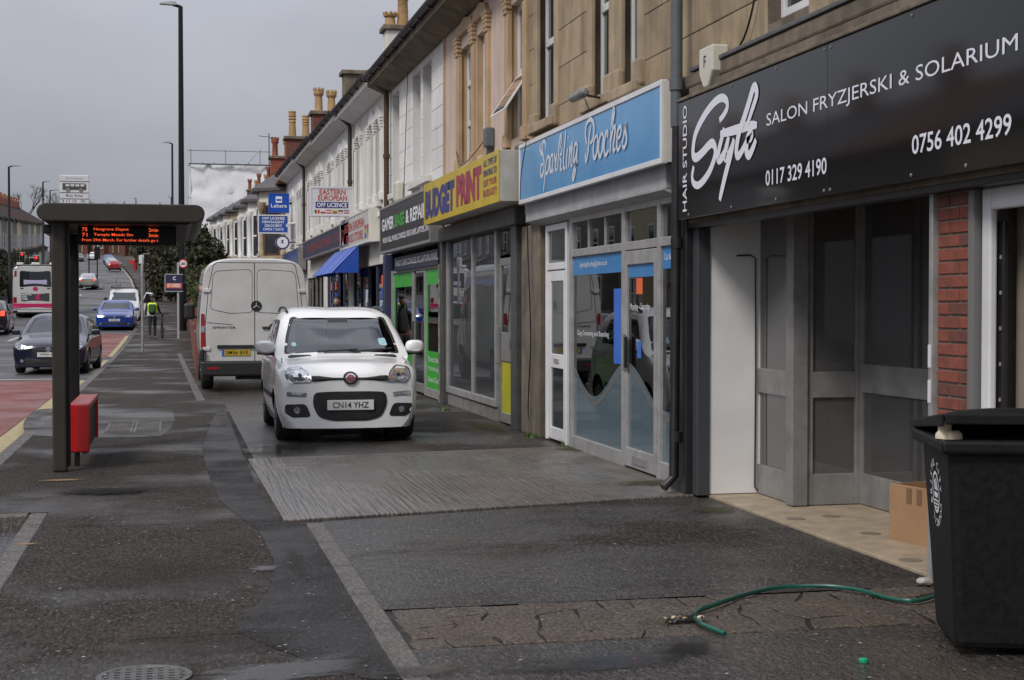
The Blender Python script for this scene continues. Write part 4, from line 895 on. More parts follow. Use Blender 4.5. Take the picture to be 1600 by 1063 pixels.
for k, (t, mt) in enumerate((('ALL TYPES OF', M_nv), ('PRINTING TO', M_nv), ('SUIT YOUR', M_mg), ('BUDGET!', M_mg))):
    lettering('lettering', t, mt, sy, (ux_ - .003, onx(755.5), 3.31 - .125 * k), FX, FZ, onx(755.5) - onx(776), .085, .02)
gx_ = 4.02
sg = fascia('black fascia reading GAMER BASE & REPAIR', gx_, fy(672, gx_), fy(594, gx_), 2.60, 3.48, pm('black_panel', (.02, .019, .019), rough=.3), .2, pm('silver_trim', (.35, .35, .35), rough=.35, metal=.5), .035, endm=M_steel)
gy = lambda p: fy(p, gx_)
lettering('lettering', 'GAMER', M_ltr, sg, (gx_ - .003, gy(597), 3.02), FX, FZ, gy(597) - gy(615.5), .24, .03)
lettering('lettering', 'BASE', M_green, sg, (gx_ - .003, gy(617), 3.02), FX, FZ, gy(617) - gy(632), .24, .03)
lettering('lettering', '& REPAIR', M_ltr, sg, (gx_ - .003, gy(634), 3.02), FX, FZ, gy(634) - gy(666), .24, .03)
lettering('lettering', 'WE BUY & SELL, PHONES, CONSOLES, VIDEO GAMES, LAPTOPS, DVD', M_ltr, sg, (gx_ - .003, gy(598), 2.77), FX, FZ, gy(598) - gy(670), .12, .02)
sg2 = fascia('low dark sign with white lettering above the green windows', 4.2, fy(687, 4.2), fy(616, 4.2), 2.24, 2.50, pm('dark_navy_panel', (.02, .024, .05), rough=.4), .06)
lettering('lettering', 'WE BUY, GAMES CONSOLES, PCS, LAPTOPS & MORE...', M_ltr, sg2, (4.196, fy(618, 4.2), 2.31), FX, FZ, fy(618, 4.2) - fy(685, 4.2), .13, .02)
wx = 4.0
sw_ = fascia('white fascia with red lettering above the blue awning', wx, fy(577, wx), fy(532, wx), 2.92, 3.62, pm('grubby_white_panel', (.55, .53, .50), (.44, .42, .40), 3, rough=.5), .22, M_upvc, .03, endm=M_cream)
M_rd = pm('red_vinyl', (.48, .05, .035), rough=.4)
lettering('lettering', 'EASTERN EUROPEAN', M_rd, sw_, (wx - .003, fy(538, wx), 3.28), FX, FZ, fy(538, wx) - fy(569, wx), .2, .02)
lettering('lettering', 'FOOD STORE', M_rd, sw_, (wx - .003, fy(541, wx), 3.02), FX, FZ, fy(541, wx) - fy(567, wx), .2, .02)
for k, (px, c) in enumerate(((570, (M_bl2, M_yp, M_rd)), (534.5, (M_ltr, M_rd)), (573.5, (M_yp, M_green, M_rd)))):
    for j, mt in enumerate(c): box('flag', mt, wx - .004, wx - .001, fy(px + 2.5, wx), fy(px, wx), 3.02 + .09 * j, 3.105 + .09 * j, sw_)
nv = fascia('navy fascia with dull red lettering beyond the white fascia', 4.0, fy(545, 4.0), fy(473, 4.0), 3.0, 3.55, pm('navy_panel', (.025, .028, .075), (.04, .04, .07), 3, rough=.45), .22, M_steel, .03)
lettering('lettering', 'INTERNATIONAL FOOD', pm('dull_red', (.22, .04, .035), rough=.5), nv, (3.997, fy(481, 4.0), 3.16), FX, FZ, fy(481, 4.0) - fy(538, 4.0), .24, .02)
bl = fascia('small blue fascia at the end of the terrace', 3.95, fy(466, 3.95), fy(442.5, 3.95), 2.75, 3.45, pm('dull_blue_panel', (.03, .07, .24), rough=.45), .25, M_steel, .03, endm=M_steel)
lettering('lettering', 'ROYAL NEWS', pm('faded_lettering', (.16, .2, .36), rough=.5), bl, (3.946, fy(445, 3.95), 2.98), FX, FZ, fy(445, 3.95) - fy(464, 3.95), .24, .02)
# projecting signs, facing along the street
def hang_sign(label, px0, px1, py0, py1, Y, mat, frame, thick=.16):
    x0, x1 = xat(px0, Y), xat(px1, Y); z1, z0 = zat(px0, py0, Y), zat(px0, py1, Y)
    s = thing('projecting_sign', label, 'sign', (x1, Y, z0))
    box('panel', mat, x0, x1, Y, Y + thick, z0, z1, s, .008)
    m = MB()
    for q in ((x0 - .012, x1 + .012, z1 - .03, z1 + .012), (x0 - .012, x1 + .012, z0 - .012, z0 + .03)): m.box(q[0], q[1], Y - .012, Y + thick + .012, q[2], q[3])
    m.box(x0 - .012, x0 + .03, Y - .012, Y + thick + .012, z0 + .03, z1 - .03).box(x1 - .03, x1 + .012, Y - .012, Y + thick + .012, z0 + .03, z1 - .03)
    m.build('frame', frame, s)
    if x1 < 4.24: box('bracket', M_dk, x1 + .013, 4.245, Y + .05, Y + .1, (z0 + z1) / 2 - .03, (z0 + z1) / 2 + .03, s)
    return s, x0, x1, z0, z1
M_wp = pm('white_sign_panel', (.66, .66, .67), (.58, .58, .59), 3, rough=.4)
FY_ = (1, 0, 0)
s, x0, x1, z0, z1 = hang_sign('white projecting sign reading EASTERN EUROPEAN OFF LICENCE', 485, 553, 292, 337, 36.0, M_wp, M_upvc, .2)
w, hh = x1 - x0, z1 - z0; yy = 35.996
lettering('lettering', 'EASTERN', M_rd, s, (x0 + w * .21, yy, z0 + hh * .73), FY_, FZ, w * .6, hh * .19, .02)
lettering('lettering', 'EUROPEAN', M_rd, s, (x0 + w * .18, yy, z0 + hh * .52), FY_, FZ, w * .66, hh * .19, .02)
box('blue_bar', M_nv, x0 + w * .12, x0 + w * .87, yy - .001, yy + .004, z0 + hh * .27, z0 + hh * .48, s)
lettering('lettering', 'OFF LICENCE', M_ltr, s, (x0 + w * .15, yy - .004, z0 + hh * .30), FY_, FZ, w * .69, hh * .15, .02)
for k, c in enumerate((((.02, .02, .2), (.6, .45, .03), (.5, .03, .03)), ((.7, .7, .7), (.5, .03, .05)), ((.5, .03, .05), (.7, .7, .7), (.5, .03, .05)), ((.6, .5, .05), (.05, .3, .1), (.5, .03, .03)), ((.2, .03, .06), (.6, .5, .45)), ((.05, .06, .3), (.6, .5, .5), (.5, .05, .08)))):
    for j, cc in enumerate(c):
        fx = x0 + w * (.10 + .135 * k); n = len(c)
        if k == 0: box('flag', pm('flag%d%d' % (k, j), cc, rough=.5), fx + w * .11 * j / n, fx + w * .11 * (j + 1) / n, yy - .001, yy + .004, z0 + hh * .08, z0 + hh * .20, s)
        else: box('flag', pm('flag%d%d' % (k, j), cc, rough=.5), fx, fx + w * .11, yy - .001, yy + .004, z0 + hh * (.20 - .12 * (j + 1) / n), z0 + hh * (.20 - .12 * j / n), s)
s, x0, x1, z0, z1 = hang_sign('square blue projecting sign reading Lebara', 420.5, 451.5, 303, 332, 55.0, pm('royal_blue', (.008, .075, .42), rough=.3), MATS['royal_blue'])
w, hh = x1 - x0, z1 - z0
box('emblem', M_ltr, x0 + w * .34, x0 + w * .66, 54.988, 54.998, z0 + hh * .52, z0 + hh * .86, s, .01); box('emblem_bar', MATS['royal_blue'], x0 + w * .38, x0 + w * .62, 54.984, 54.9875, z0 + hh * .62, z0 + hh * .72, s)
lettering('lettering', 'Lebara', M_ltr, s, (x0 + w * .1, 54.99, z0 + hh * .26), FY_, FZ, w * .8, hh * .2, .01)
s, x0, x1, z0, z1 = hang_sign('blue projecting sign reading OFF LICENSE NEWSAGENT GROCERY OPEN 7 DAYS', 403.5, 451, 336, 364.5, 54.4, pm('mid_blue_panel', (.02, .075, .34), rough=.4), M_upvc)
w, hh = x1 - x0, z1 - z0
for k, t in enumerate(('OFF LICENSE', 'NEWSAGENT', 'GROCERY', 'OPEN 7 DAYS')):
    ww = w * (.74, .72, .58, .68)[k]; lettering('lettering', t, M_ltr, s, (x0 + (w - ww) / 2, 54.395, z0 + hh * (.75 - .2 * k)), FY_, FZ, ww, hh * .14, .02)
Yl = 53.6; lx, lz = xat(441, Yl), zat(441, 379, Yl)
s = thing('lottery_sign', 'round white lottery sign with a blue ring on the end house', 'sign', (lx, Yl, lz))
MB().lathe([(.25, 0), (.25, -.09), (.01, -.09)], (lx, Yl, lz), 28, 'y').build('disc', M_ltr, s, smooth=40)
ring = MB()
for k in range(28):
    a, b = 2 * math.pi * k / 28, 2 * math.pi * (k + 1) / 28
    ring.add([(lx + r_ * math.sin(t), Yl - .094, lz + r_ * math.cos(t)) for r_, t in ((.25, a), (.25, b), (.195, b), (.195, a))], [(0, 1, 2, 3)])
ring.build('blue_ring', M_nv, s); lettering('crossed_fingers', 'x', M_nv, s, (lx - .05, Yl - .095, lz - .03), FY_, FZ, .10, .12, .06)
box('bracket', M_dk, lx + .24, 4.22, Yl - .06, Yl - .02, lz - .02, lz + .02, s)
# awning
aw = thing('awning', 'bright blue shop awning below the white fascia', 'awning', (4.0, 36, 2.3))
M_aw = pm('blue_awning', (.02, .075, .42), (.03, .10, .50), 2, rough=.35)
ya, yb_ = 33.4, 38.2; xa, xb = 4.0, 3.42
zt_, zb_ = 2.90, 2.30
n = 5
for k in range(n):
    u, v = ya + (yb_ - ya) * k / n, ya + (yb_ - ya) * (k + 1) / n
    MB().prism([(xa, u, zt_), (xb, u, zb_), (xb, v, zb_), (xa, v, zt_)], (.01, 0, .012 + .006 * (k % 2))).build('canvas_panel', M_aw, aw)
for yv in (ya, yb_): MB().prism([(xa, yv, zt_), (xb, yv, zb_), (xa, yv, zb_)], (0, .012, 0)).build('side_panel', M_aw, aw)
for k in range(n + 1):
    yv = ya + (yb_ - ya) * k / n; MB().tube([(xa, yv, zt_ + .012), (xb, yv, zb_ + .012)], .012, 6).build('rib', M_aw, aw)
# small fixtures on the facades
al = thing('alarm_box', 'cream burglar alarm box above the black salon sign', 'alarm', (4.1, fy(1095, 4.0), 3.3))
yc0 = fy(1095, 4.05)
m = MB().prism([(4.22, yc0 - .15, 3.60), (4.22, yc0 + .15, 3.60), (4.22, yc0 + .15, 3.40), (4.22, yc0 + .05, 3.28), (4.22, yc0 - .05, 3.28), (4.22, yc0 - .15, 3.40)], (-.14, 0, 0))
m.build('case', pm('cream_plastic', (.60, .58, .50), (.52, .50, .42), 3, rough=.4), al, .015)
lettering('emblem', 'F', M_black, al, (4.076, yc0 + .03, 3.44), FX, FZ, .05, .09)
fl = thing('floodlight', 'small floodlight on an arm above the pale blue sign', 'lamp', (4.0, fy(890, 4.0), 3.6))
fyy = fy(895, 3.95); MB().tube([(4.25, fyy - .3, 3.62), (4.0, fyy - .28, 3.66)], .012, 6).build('arm', M_black, fl)
MB().lathe([(.02, 0), (.045, .03), (.05, .12), (.042, .5), (.015, .56)], (3.98, fyy - .36, 3.68), 12, 'y').build('housing', M_steel, fl, smooth=40)
MB().tube([(3.99, fyy - .3, 3.62), (4.05, fyy - .24, 3.52), (4.2, fyy - .22, 3.50)], .006, 5).build('cable', M_black, fl)
mb = thing('meter_box', 'small grey junction box on the pink wall above the yellow sign', 'box', (4.2, fy(771), 3.75))
yq = fy(771); box('case', M_grpipe, 4.12, 4.245, yq - .09, yq + .09, 3.72, 3.98, mb, .02); box('conduit', M_grpipe, 4.15, 4.24, yq - .02, yq + .02, 3.50, 3.72, mb)
ab = thing('alarm_box', 'pale alarm box on the white wall above the gaming sign', 'alarm', (4.2, fy(630), 3.6))
yq = fy(630); box('case', MATS['cream_plastic'], 4.08, 4.25, yq - .2, yq + .2, 3.52, 3.92, ab, .05)
cc = thing('camera_dome', 'small white security camera under the end house windows', 'camera', (4.1, fy(461), 4.3))
yq = fy(462); MB().tube([(4.25, yq, 4.5), (4.05, yq, 4.48), (3.95, yq - .25, 4.40)], [.03, .05, .07], 8).build('case', M_upvc, cc, smooth=40)
# cables strung over the fronts
def cable(label, pts, r=.008, mat=M_black, sub=6):
    P = [Vector(p) for p in pts]; q = []
    for i in range(len(P) - 1):
        p0, p1, p2, p3 = P[max(i - 1, 0)], P[i], P[i + 1], P[min(i + 2, len(P) - 1)]
        for k in range(sub):
            t = k / sub; q.append(.5 * ((2 * p1) + (p2 - p0) * t + (2 * p0 - 5 * p1 + 4 * p2 - p3) * t * t + (3 * p1 - p0 - 3 * p2 + p3) * t ** 3))
    return tag(MB().tube(q + [P[-1]], r, 6).build('cable', mat, smooth=60), label, 'cable')
cable('black cable hanging over the black salon sign', [(4.22, 11.5, 3.45), (4.20, 10.8, 3.58), (4.21, 10.5, 4.1), (4.22, 10.55, 4.6)])
cable('thin cable running down beside the white flat door', [(4.14, fy(826, 4.14), 3.3), (4.15, fy(824, 4.15), 2.4), (4.16, fy(829, 4.16), 1.2), (4.18, fy(825, 4.18), .4), (4.17, fy(827, 4.17), .06)])
cable('thin cable hanging down the white block house', [(4.2, fy(642), 6.0), (4.19, fy(640), 5.0), (4.2, fy(636), 4.0), (4.2, fy(634), 3.6)], .007)
cable('sagging cables over the yellow sign', [(4.15, fy(772), 3.85), (4.1, fy(752), 3.66), (4.1, fy(735), 3.62), (4.18, fy(720), 3.9)], .008)
cable('cable looped over the corner of the pale blue sign', [(4.1, fy(838), 3.6), (3.92, fy(822, 3.92), 3.44), (3.915, fy(815, 3.92), 3.1), (3.93, fy(812.5, 3.93), 2.8)], .006)
# ------------------------------------------------------------------ vehicles
def paint(name, c, c2=None, rough=.25): return pm(name, c, c2 or tuple(x * .88 for x in c), 1.5, rough=rough, coat=.8, spec=.5, soot=.05)
M_tyre = pm('tyre_rubber', (.014, .014, .014), (.022, .021, .02), 20, rough=.8)
M_blkp = pm('black_plastic', (.014, .014, .015), (.022, .022, .022), 20, rough=.5)
M_carglass = pm('car_glass', (.010, .014, .020), rough=.03, spec=.9)
M_cgl = glass('windscreen_glass', (.26, .30, .34))
M_lamp = pm('lamp_lens', (.55, .56, .58), (.25, .26, .28), 22, rough=.08, metal=.5, spec=.9)
M_refl = pm('lamp_reflector', (.75, .75, .77), (.35, .35, .37), 40, rough=.12, metal=.9)
M_red_l = pm('red_lens', (.35, .012, .012), (.22, .008, .008), 12, rough=.12, spec=.8)
M_redlit = pm('lit_tail_lamp', (.5, .02, .01), rough=.2, emis=(1, .06, .03), estr=1.6)
M_amber = pm('amber_lens', (.45, .13, .02), rough=.15)
M_plate_w = pm('white_plate', (.62, .62, .60), rough=.35); M_plate_y = pm('yellow_plate', (.55, .36, .02), rough=.35)
M_chrome = pm('chrome', (.6, .6, .62), rough=.12, metal=1.0)
M_alloy = pm('alloy_wheel', (.32, .32, .33), (.22, .22, .23), 9, rough=.3, metal=.7)
def catmull(a, b, c, d, t): return .5 * (2 * b + (c - a) * t + (2 * a - 5 * b + 4 * c - d) * t * t + (3 * b - a - 3 * c + d) * t ** 3)
def loft(st, nu=7, nv=6, bow_f=.14, bow_r=.08, L=None):
    """st rows: (y, [(half width, z) x6 from sill to roof centre]); returns a dense shell as rings from -x to +x"""
    rows = []
    for i in range(len(st) - 1):
        for k in range(nu):
            t = k / nu; q = [st[max(i - 1, 0)], st[i], st[i + 1], st[min(i + 2, len(st) - 1)]]
            rows.append((catmull(*[s[0] for s in q], t), [tuple(catmull(*[s[1][j][c] for s in q], t) for c in (0, 1)) for j in range(len(st[0][1]))]))
    rows.append(st[-1]); L = L or st[-1][0]; W = max(p[0] for r in st for p in r[1])
    grid = []
    for y, pts in rows:
        prof = []
        for j in range(len(pts) - 1):
            for k in range(nv):
                t = k / nv; q = [pts[max(j - 1, 0)], pts[j], pts[j + 1], pts[min(j + 2, len(pts) - 1)]]
                if j == len(pts) - 2: q[3] = (-pts[j][0], pts[j][1])
                prof.append(tuple(catmull(*[s[c] for s in q], t) for c in (0, 1)))
        prof.append(pts[-1])
        ff = max(0, 1 - y / (L * .28)); fr = max(0, 1 - (L - y) / (L * .18))
        full = [(-x, z) for x, z in prof] + [(x, z) for x, z in reversed(prof[:-1])]
        grid.append([(x, y + (bow_f * ff - bow_r * fr) * (abs(x) / W) ** 2.4, z) for x, z in full])
    return grid
def shell(grid, drop=None, arches=(), cap=True):
    """mesh from the loft; faces inside wheel arches or where drop() says so are left out"""
    n = len(grid[0]); V = [list(p) for r in grid for p in r]
    for (ay, az, ar) in arches:
        for v in V:
            d = math.hypot(v[1] - ay, v[2] - az)
            if abs(v[0]) > .45 and .84 * ar < d < 1.16 * ar and v[2] > az - .3:
                v[1] = ay + (v[1] - ay) * ar / d; v[2] = az + (v[2] - az) * ar / d
    F = []
    for i in range(len(grid) - 1):
        for k in range(n - 1):
            q = (i * n + k, i * n + k + 1, (i + 1) * n + k + 1, (i + 1) * n + k)
            c = [sum(V[a][m] for a in q) / 4 for m in range(3)]
            if abs(c[0]) > .45 and any(math.hypot(c[1] - ay, c[2] - az) < ar * .985 for ay, az, ar in arches): continue
            if drop and drop(c): continue
            F.append(q)
    if cap:
        W = max(abs(p[0]) for r in grid for p in r); hn = n // 2; ns = 12
        for end in (0, len(grid) - 1):
            row = V[end * n:(end + 1) * n]; yc = row[hn][1]; base = len(V)
            for k in range(hn + 1):
                xw = abs(row[k][0]); ye = row[k][1]
                for j in range(ns + 1):
                    u = -1 + 2 * j / ns; V.append([xw * u, yc + (ye - yc) * abs(u) ** 2.4, row[k][2]])
            for k in range(hn):
                for j in range(ns):
                    q = (base + k * (ns + 1) + j, base + k * (ns + 1) + j + 1, base + (k + 1) * (ns + 1) + j + 1, base + (k + 1) * (ns + 1) + j)
                    F.append(q if end == 0 else tuple(reversed(q)))
    m = MB(); m.add(V, F); return m
def inpoly(x, y, P):
    c = False; j = len(P) - 1
    for i in range(len(P)):
        if (P[i][1] > y) != (P[j][1] > y) and x < (P[j][0] - P[i][0]) * (y - P[i][1]) / (P[j][1] - P[i][1]) + P[i][0]: c = not c
        j = i
    return c
def rounded(P, r=.25, n=4):
    """round the corners of a polygon: r as a share of the shorter edge"""
    out = []
    for i in range(len(P)):
        a, b, c = Vector(P[i - 1]), Vector(P[i]), Vector(P[(i + 1) % len(P)])
        d = min((a - b).length, (c - b).length) * r
        p, q = b + (a - b).normalized() * d, b + (c - b).normalized() * d
        for k in range(n + 1):
            t = k / n; out.append(tuple((1 - t) ** 2 * p + 2 * t * (1 - t) * b + t * t * q))
    return out
def shrink(P, d):
    c = (sum(p[0] for p in P) / len(P), sum(p[1] for p in P) / len(P)); o = []
    for p in P:
        v = Vector((p[0] - c[0], p[1] - c[1])); o.append((c[0] + v.x * (1 - d / max(v.length, d * 1.5)), c[1] + v.y * (1 - d / max(v.length, d * 1.5))))
    return o
def decal(bvh, P, view, off=.004, step=.05, hole=None, thick=.008):
    """patch that follows the body: polygon P drawn in front (x,z), rear or side (y,z) view and projected on the shell"""
    P = [tuple(p) for p in P]; vs = [Vector(p) for p in P]; n = len(vs); ed = [(i, (i + 1) % n) for i in range(n)]
    if hole:
        m = len(vs); vs += [Vector(p) for p in hole]; ed += [(m + i, m + (i + 1) % len(hole)) for i in range(len(hole))]
    x0, x1 = min(p[0] for p in P), max(p[0] for p in P); y0, y1 = min(p[1] for p in P), max(p[1] for p in P)
    a = x0 + step / 2
    while a < x1:
        b = y0 + step / 2
        while b < y1:
            if inpoly(a, b, shrink(P, step * .45)) and not (hole and inpoly(a, b, hole)): vs.append(Vector((a, b)))
            b += step
        a += step
    r = geometry.delaunay_2d_cdt(vs, ed, [], 0, 1e-5)
    pv, pf = r[0], r[2]
    pf = [f for f in pf if inpoly(sum(pv[i].x for i in f) / len(f), sum(pv[i].y for i in f) / len(f), P) and not (hole and inpoly(sum(pv[i].x for i in f) / len(f), sum(pv[i].y for i in f) / len(f), hole))]
    dirs = {'front': (Vector((0, 1, 0)), lambda u, v: Vector((u, -3, v))), 'rear': (Vector((0, -1, 0)), lambda u, v: Vector((u, 12, v))),
            'left': (Vector((1, 0, 0)), lambda u, v: Vector((-3, u, v))), 'right': (Vector((-1, 0, 0)), lambda u, v: Vector((3, u, v))), 'top': (Vector((0, 0, -1)), lambda u, v: Vector((u, v, 5)))}
    d, of = dirs[view]; out = []; last = None
    for p in pv:
        h = bvh.ray_cast(of(p.x, p.y), d)
        if h[0] is None:
            h = bvh.find_nearest(of(p.x, p.y) + d * 3.0)
        last = h[0] + d * (-off) if h[0] is not None else of(p.x, p.y)
        out.append(last)
    m = MB(); m.add(out, pf)
    # rim
    cnt = {}
    for f in pf:
        for k in range(len(f)):
            e = (f[k], f[(k + 1) % len(f)]); cnt[tuple(sorted(e))] = cnt.get(tuple(sorted(e)), []) + [e]
    b = len(m.v); m.v += [tuple(q + d * thick) for q in out]
    for k, e in cnt.items():
        if len(e) == 1: m.f.append((e[0][1], e[0][0], b + e[0][0], b + e[0][1]))
    return m
def bvh_of(m): return BVHTree.FromPolygons([Vector(v) for v in m.v], m.f)
def wheel(parent, x, y, r, w=.19, side=1, rim=M_alloy, spokes=8):
    """wheel with tyre and rim; side = +1 when the outer face looks to +x"""
    t = MB().lathe([(r * .62, -w / 2), (r * .9, -w / 2), (r * .985, -w * .38), (r, -w * .2), (r, w * .2), (r * .985, w * .38), (r * .9, w / 2), (r * .62, w / 2)], (x, y, r), 28, 'x').build('wheel', M_tyre, parent, smooth=50, local=True)
    o = x + side * (w / 2 - .012)
    m = MB().lathe([(r * .64, 0), (r * .64, side * .016), (r * .56, side * .012), (r * .52, -side * .02)], (o, y, r), 24, 'x')
    for k in range(spokes):
        a = 2 * math.pi * k / spokes; c, s_ = math.cos(a), math.sin(a); u = Vector((0, c, s_)); v = Vector((0, -s_, c)); ce = Vector((o, y, r))
        m.prism([ce + u * .03 - v * .035, ce + u * .03 + v * .035, ce + u * r * .58 + v * .028, ce + u * r * .58 - v * .028], (side * .016, 0, 0))
    m.lathe([(.055, 0), (.055, side * .022), (.01, side * .026)], (o, y, r), 12, 'x')
    m.build('rim', rim, t, smooth=30, local=True)
    MB().lathe([(r * .60, 0), (.01, 0)], (o - side * .03, y, r), 20, 'x').build('brake_disc', M_blkp, t, local=True)
    return t
def car(label, loc, rz, st, mat, wheels, r, view='front', group=None, glassm=None, trans=False, name='car', nu=7, lights=True, rows_glass=None, bow_f=.14, bow_r=.08):
    t = thing(name, label, 'car' if name != 'van' else 'van', loc, rz, group)
    g = loft(st, nu, 6, bow_f, bow_r)
    return t, g
def place_local(m, name, mat, parent, **k): return m.build(name, mat, parent, local=True, **k)
# ------------------------------------------------------------------ small white hatchback
def fiat():
    t = thing('parked_car', 'small white hatchback parked on the forecourt facing the camera', 'car', (1.97, 17.25, .006))
    S = lambda y, *p: (y, list(p))
    st = [S(.00, (.60, .17), (.70, .30), (.735, .50), (.70, .66), (.40, .735), (0, .75)),
          S(.05, (.66, .165), (.75, .32), (.775, .55), (.74, .745), (.44, .80), (0, .815)),
          S(.22, (.72, .16), (.80, .36), (.815, .62), (.775, .83), (.46, .885), (0, .90)),
          S(.50, (.74, .16), (.82, .38), (.825, .66), (.785, .865), (.52, .92), (0, .935)),
          S(.80, (.75, .16), (.82, .40), (.82, .70), (.79, .915), (.70, .955), (0, .985)),
          S(1.05, (.75, .16), (.82, .42), (.82, .74), (.79, .95), (.70, 1.12), (0, 1.165)),
          S(1.40, (.75, .16), (.82, .42), (.82, .76), (.79, .98), (.64, 1.37), (0, 1.415)),
          S(1.62, (.75, .16), (.82, .42), (.82, .76), (.79, .99), (.625, 1.46), (0, 1.505)),
          S(2.20, (.75, .16), (.82, .42), (.82, .77), (.79, 1.0), (.615, 1.495), (0, 1.545)),
          S(2.95, (.75, .16), (.82, .42), (.82, .78), (.785, 1.01), (.58, 1.48), (0, 1.53)),
          S(3.40, (.74, .18), (.81, .42), (.81, .78), (.765, 1.01), (.56, 1.42), (0, 1.46)),
          S(3.60, (.70, .22), (.78, .42), (.77, .76), (.72, .98), (.54, 1.20), (0, 1.24)),
          S(3.65, (.66, .26), (.74, .44), (.73, .70), (.68, .85), (.50, .95), (0, 1.0))]
    g = loft(st, 8, 7, .20, .10)
    full = shell(g); bv = bvh_of(full)
    ws = rounded([(-.69, .995), (.69, .995), (.65, 1.20), (.575, 1.43), (-.575, 1.43), (-.65, 1.20)], .16)
    rw = rounded([(-.52, 1.05), (.52, 1.05), (.46, 1.36), (-.46, 1.36)], .2)
    s1 = rounded([(1.02, 1.02), (1.95, 1.03), (1.95, 1.40), (1.52, 1.385)], .12); s2 = rounded([(2.02, 1.03), (2.95, 1.06), (2.85, 1.37), (2.02, 1.40)], .12)
    def drop(c):
        if c[2] > .98 and c[1] < 1.6 and abs(c[0]) < .7 and inpoly(c[0], c[2], shrink(ws, .035)): return True
        if c[2] > 1.0 and c[1] > 3.2 and inpoly(c[0], c[2], shrink(rw, .05)): return True
        if abs(c[0]) > .5 and (inpoly(c[1], c[2], shrink(s1, .05)) or inpoly(c[1], c[2], shrink(s2, .05))): return True
        return False
    Mp = paint('white_car_paint', (.82, .82, .81), (.77, .77, .76))
    bd = place_local(shell(g, drop, [(.70, .29, .335), (3.0, .29, .335)]), 'body', Mp, t, smooth=35)
    # inner lining and seats
    gi = [[(x * .94, y, z - .03 if z > .5 else z) for x, y, z in r] for r in g[40:100]]
    ml = MB(); n = len(gi[0])
    for i in range(len(gi) - 1):
        for k in range(n - 1):
            q = [gi[i][k], gi[i][k + 1], gi[i + 1][k + 1], gi[i + 1][k]]; c = [sum(p[m] for p in q) / 4 for m in range(3)]
            if c[2] < .95 or (c[2] > 1.40): ml.quad(*q)
    place_local(ml, 'cabin_lining', pm('cabin_fabric', (.05, .05, .055), rough=.9), t)
    ms = MB().box(-.66, .66, .78, 1.12, .80, .985)
    place_local(ms, 'dashboard', M_blkp, t, bevel=.05)
    for sx_ in (-.34, .34):
        se = place_local(MB().box(sx_ - .23, sx_ + .23, 1.85, 2.02, .55, 1.12), 'seat', pm('seat_fabric', (.045, .045, .05), rough=.9), t, bevel=.07)
        place_local(MB().box(sx_ - .13, sx_ + .13, 1.90, 1.99, 1.13, 1.34), 'headrest', MATS['seat_fabric'], se, bevel=.04)
    place_local(MB().box(-.55, .55, 2.85, 2.98, .5, 1.10), 'rear_seat', MATS['seat_fabric'], t, bevel=.06)
    a = [2 * math.pi * k / 20 for k in range(21)]
    place_local(MB().tube([(-.34 + .18 * math.cos(q), 1.28 - .06 * math.sin(q), .98 + .17 * math.sin(q)) for q in a], .014, 6, False), 'steering_wheel', M_blkp, t, smooth=60)
    # glass and seals
    w = place_local(decal(bv, ws, 'front', .005, .08), 'windscreen', M_cgl, t, smooth=40)
    place_local(decal(bv, ws, 'front', .007, .08, hole=shrink(ws, .035)), 'seal', M_blkp, w)
    place_local(decal(bv, rounded([(-.10, 1.33), (.10, 1.33), (.13, 1.42), (-.13, 1.42)]), 'front', .003, .06), 'sensor_patch', M_blkp, w)
    place_local(decal(bv, rounded([(.46, 1.09), (.56, 1.085), (.535, 1.18), (.45, 1.17)]), 'front', .010, .05), 'permit_sticker', pm('pale_blue_paper', (.45, .6, .68), (.2, .45, .5), 40, rough=.6), w)
    place_local(decal(bv, [(-.565 + .03 * math.cos(q), 1.105 + .027 * math.sin(q)) for q in a[:-1]], 'front', .010, .05), 'round_sticker', MATS['pale_blue_paper'], w)
    for p0, p1 in (((-.30, 1.015), (.18, 1.035)), ((.10, 1.01), (.60, 1.045))):
        q = [bv.ray_cast(Vector((p0[0] + (p1[0] - p0[0]) * k / 6, -3, p0[1] + (p1[1] - p0[1]) * k / 6)), Vector((0, 1, 0)))[0] + Vector((0, -.02, .008)) for k in range(7)]
        place_local(MB().tube(q, .011, 6), 'wiper', M_blkp, w)
    rg = place_local(decal(bv, rw, 'rear', .005, .08), 'rear_window', M_cgl, t, smooth=40)
    for vw in ('left', 'right'):
        for s_ in (s1, s2):
            q = place_local(decal(bv, s_, vw, .004, .09), 'side_window', M_cgl, t, smooth=40); place_local(decal(bv, s_, vw, .006, .09, hole=shrink(s_, .04)), 'seal', M_blkp, q)
        place_local(decal(bv, [(1.04, .47), (2.62, .47), (2.62, .53), (1.04, .53)], vw, .012, .12), 'rubbing_strip', M_blkp, t)
        for yl_ in (1.0, 1.985, 2.62): place_local(decal(bv, [(yl_, .28), (yl_ + .008, .28), (yl_ + .008, .98), (yl_, .98)], vw, .001, .1, thick=.002), 'door_gap', M_blkp, t)
        for yl_ in (1.80, 2.45): place_local(decal(bv, rounded([(yl_, .86), (yl_ + .16, .86), (yl_ + .16, .90), (yl_, .90)], .4), vw, .03, .1, thick=.03), 'door_handle', Mp, t)
    # front
    M_gr = pm('black_grille', (.010, .010, .011), rough=.55, bump=.8, bscale=140)
    place_local(decal(bv, rounded([(-.18, .275), (.18, .275), (.33, .312), (.395, .44), (.38, .562), (.2, .572), (-.2, .572), (-.38, .562), (-.395, .44), (-.33, .312)], .4, 5), 'front', .012, .05, thick=.02), 'lower_grille', M_gr, t)
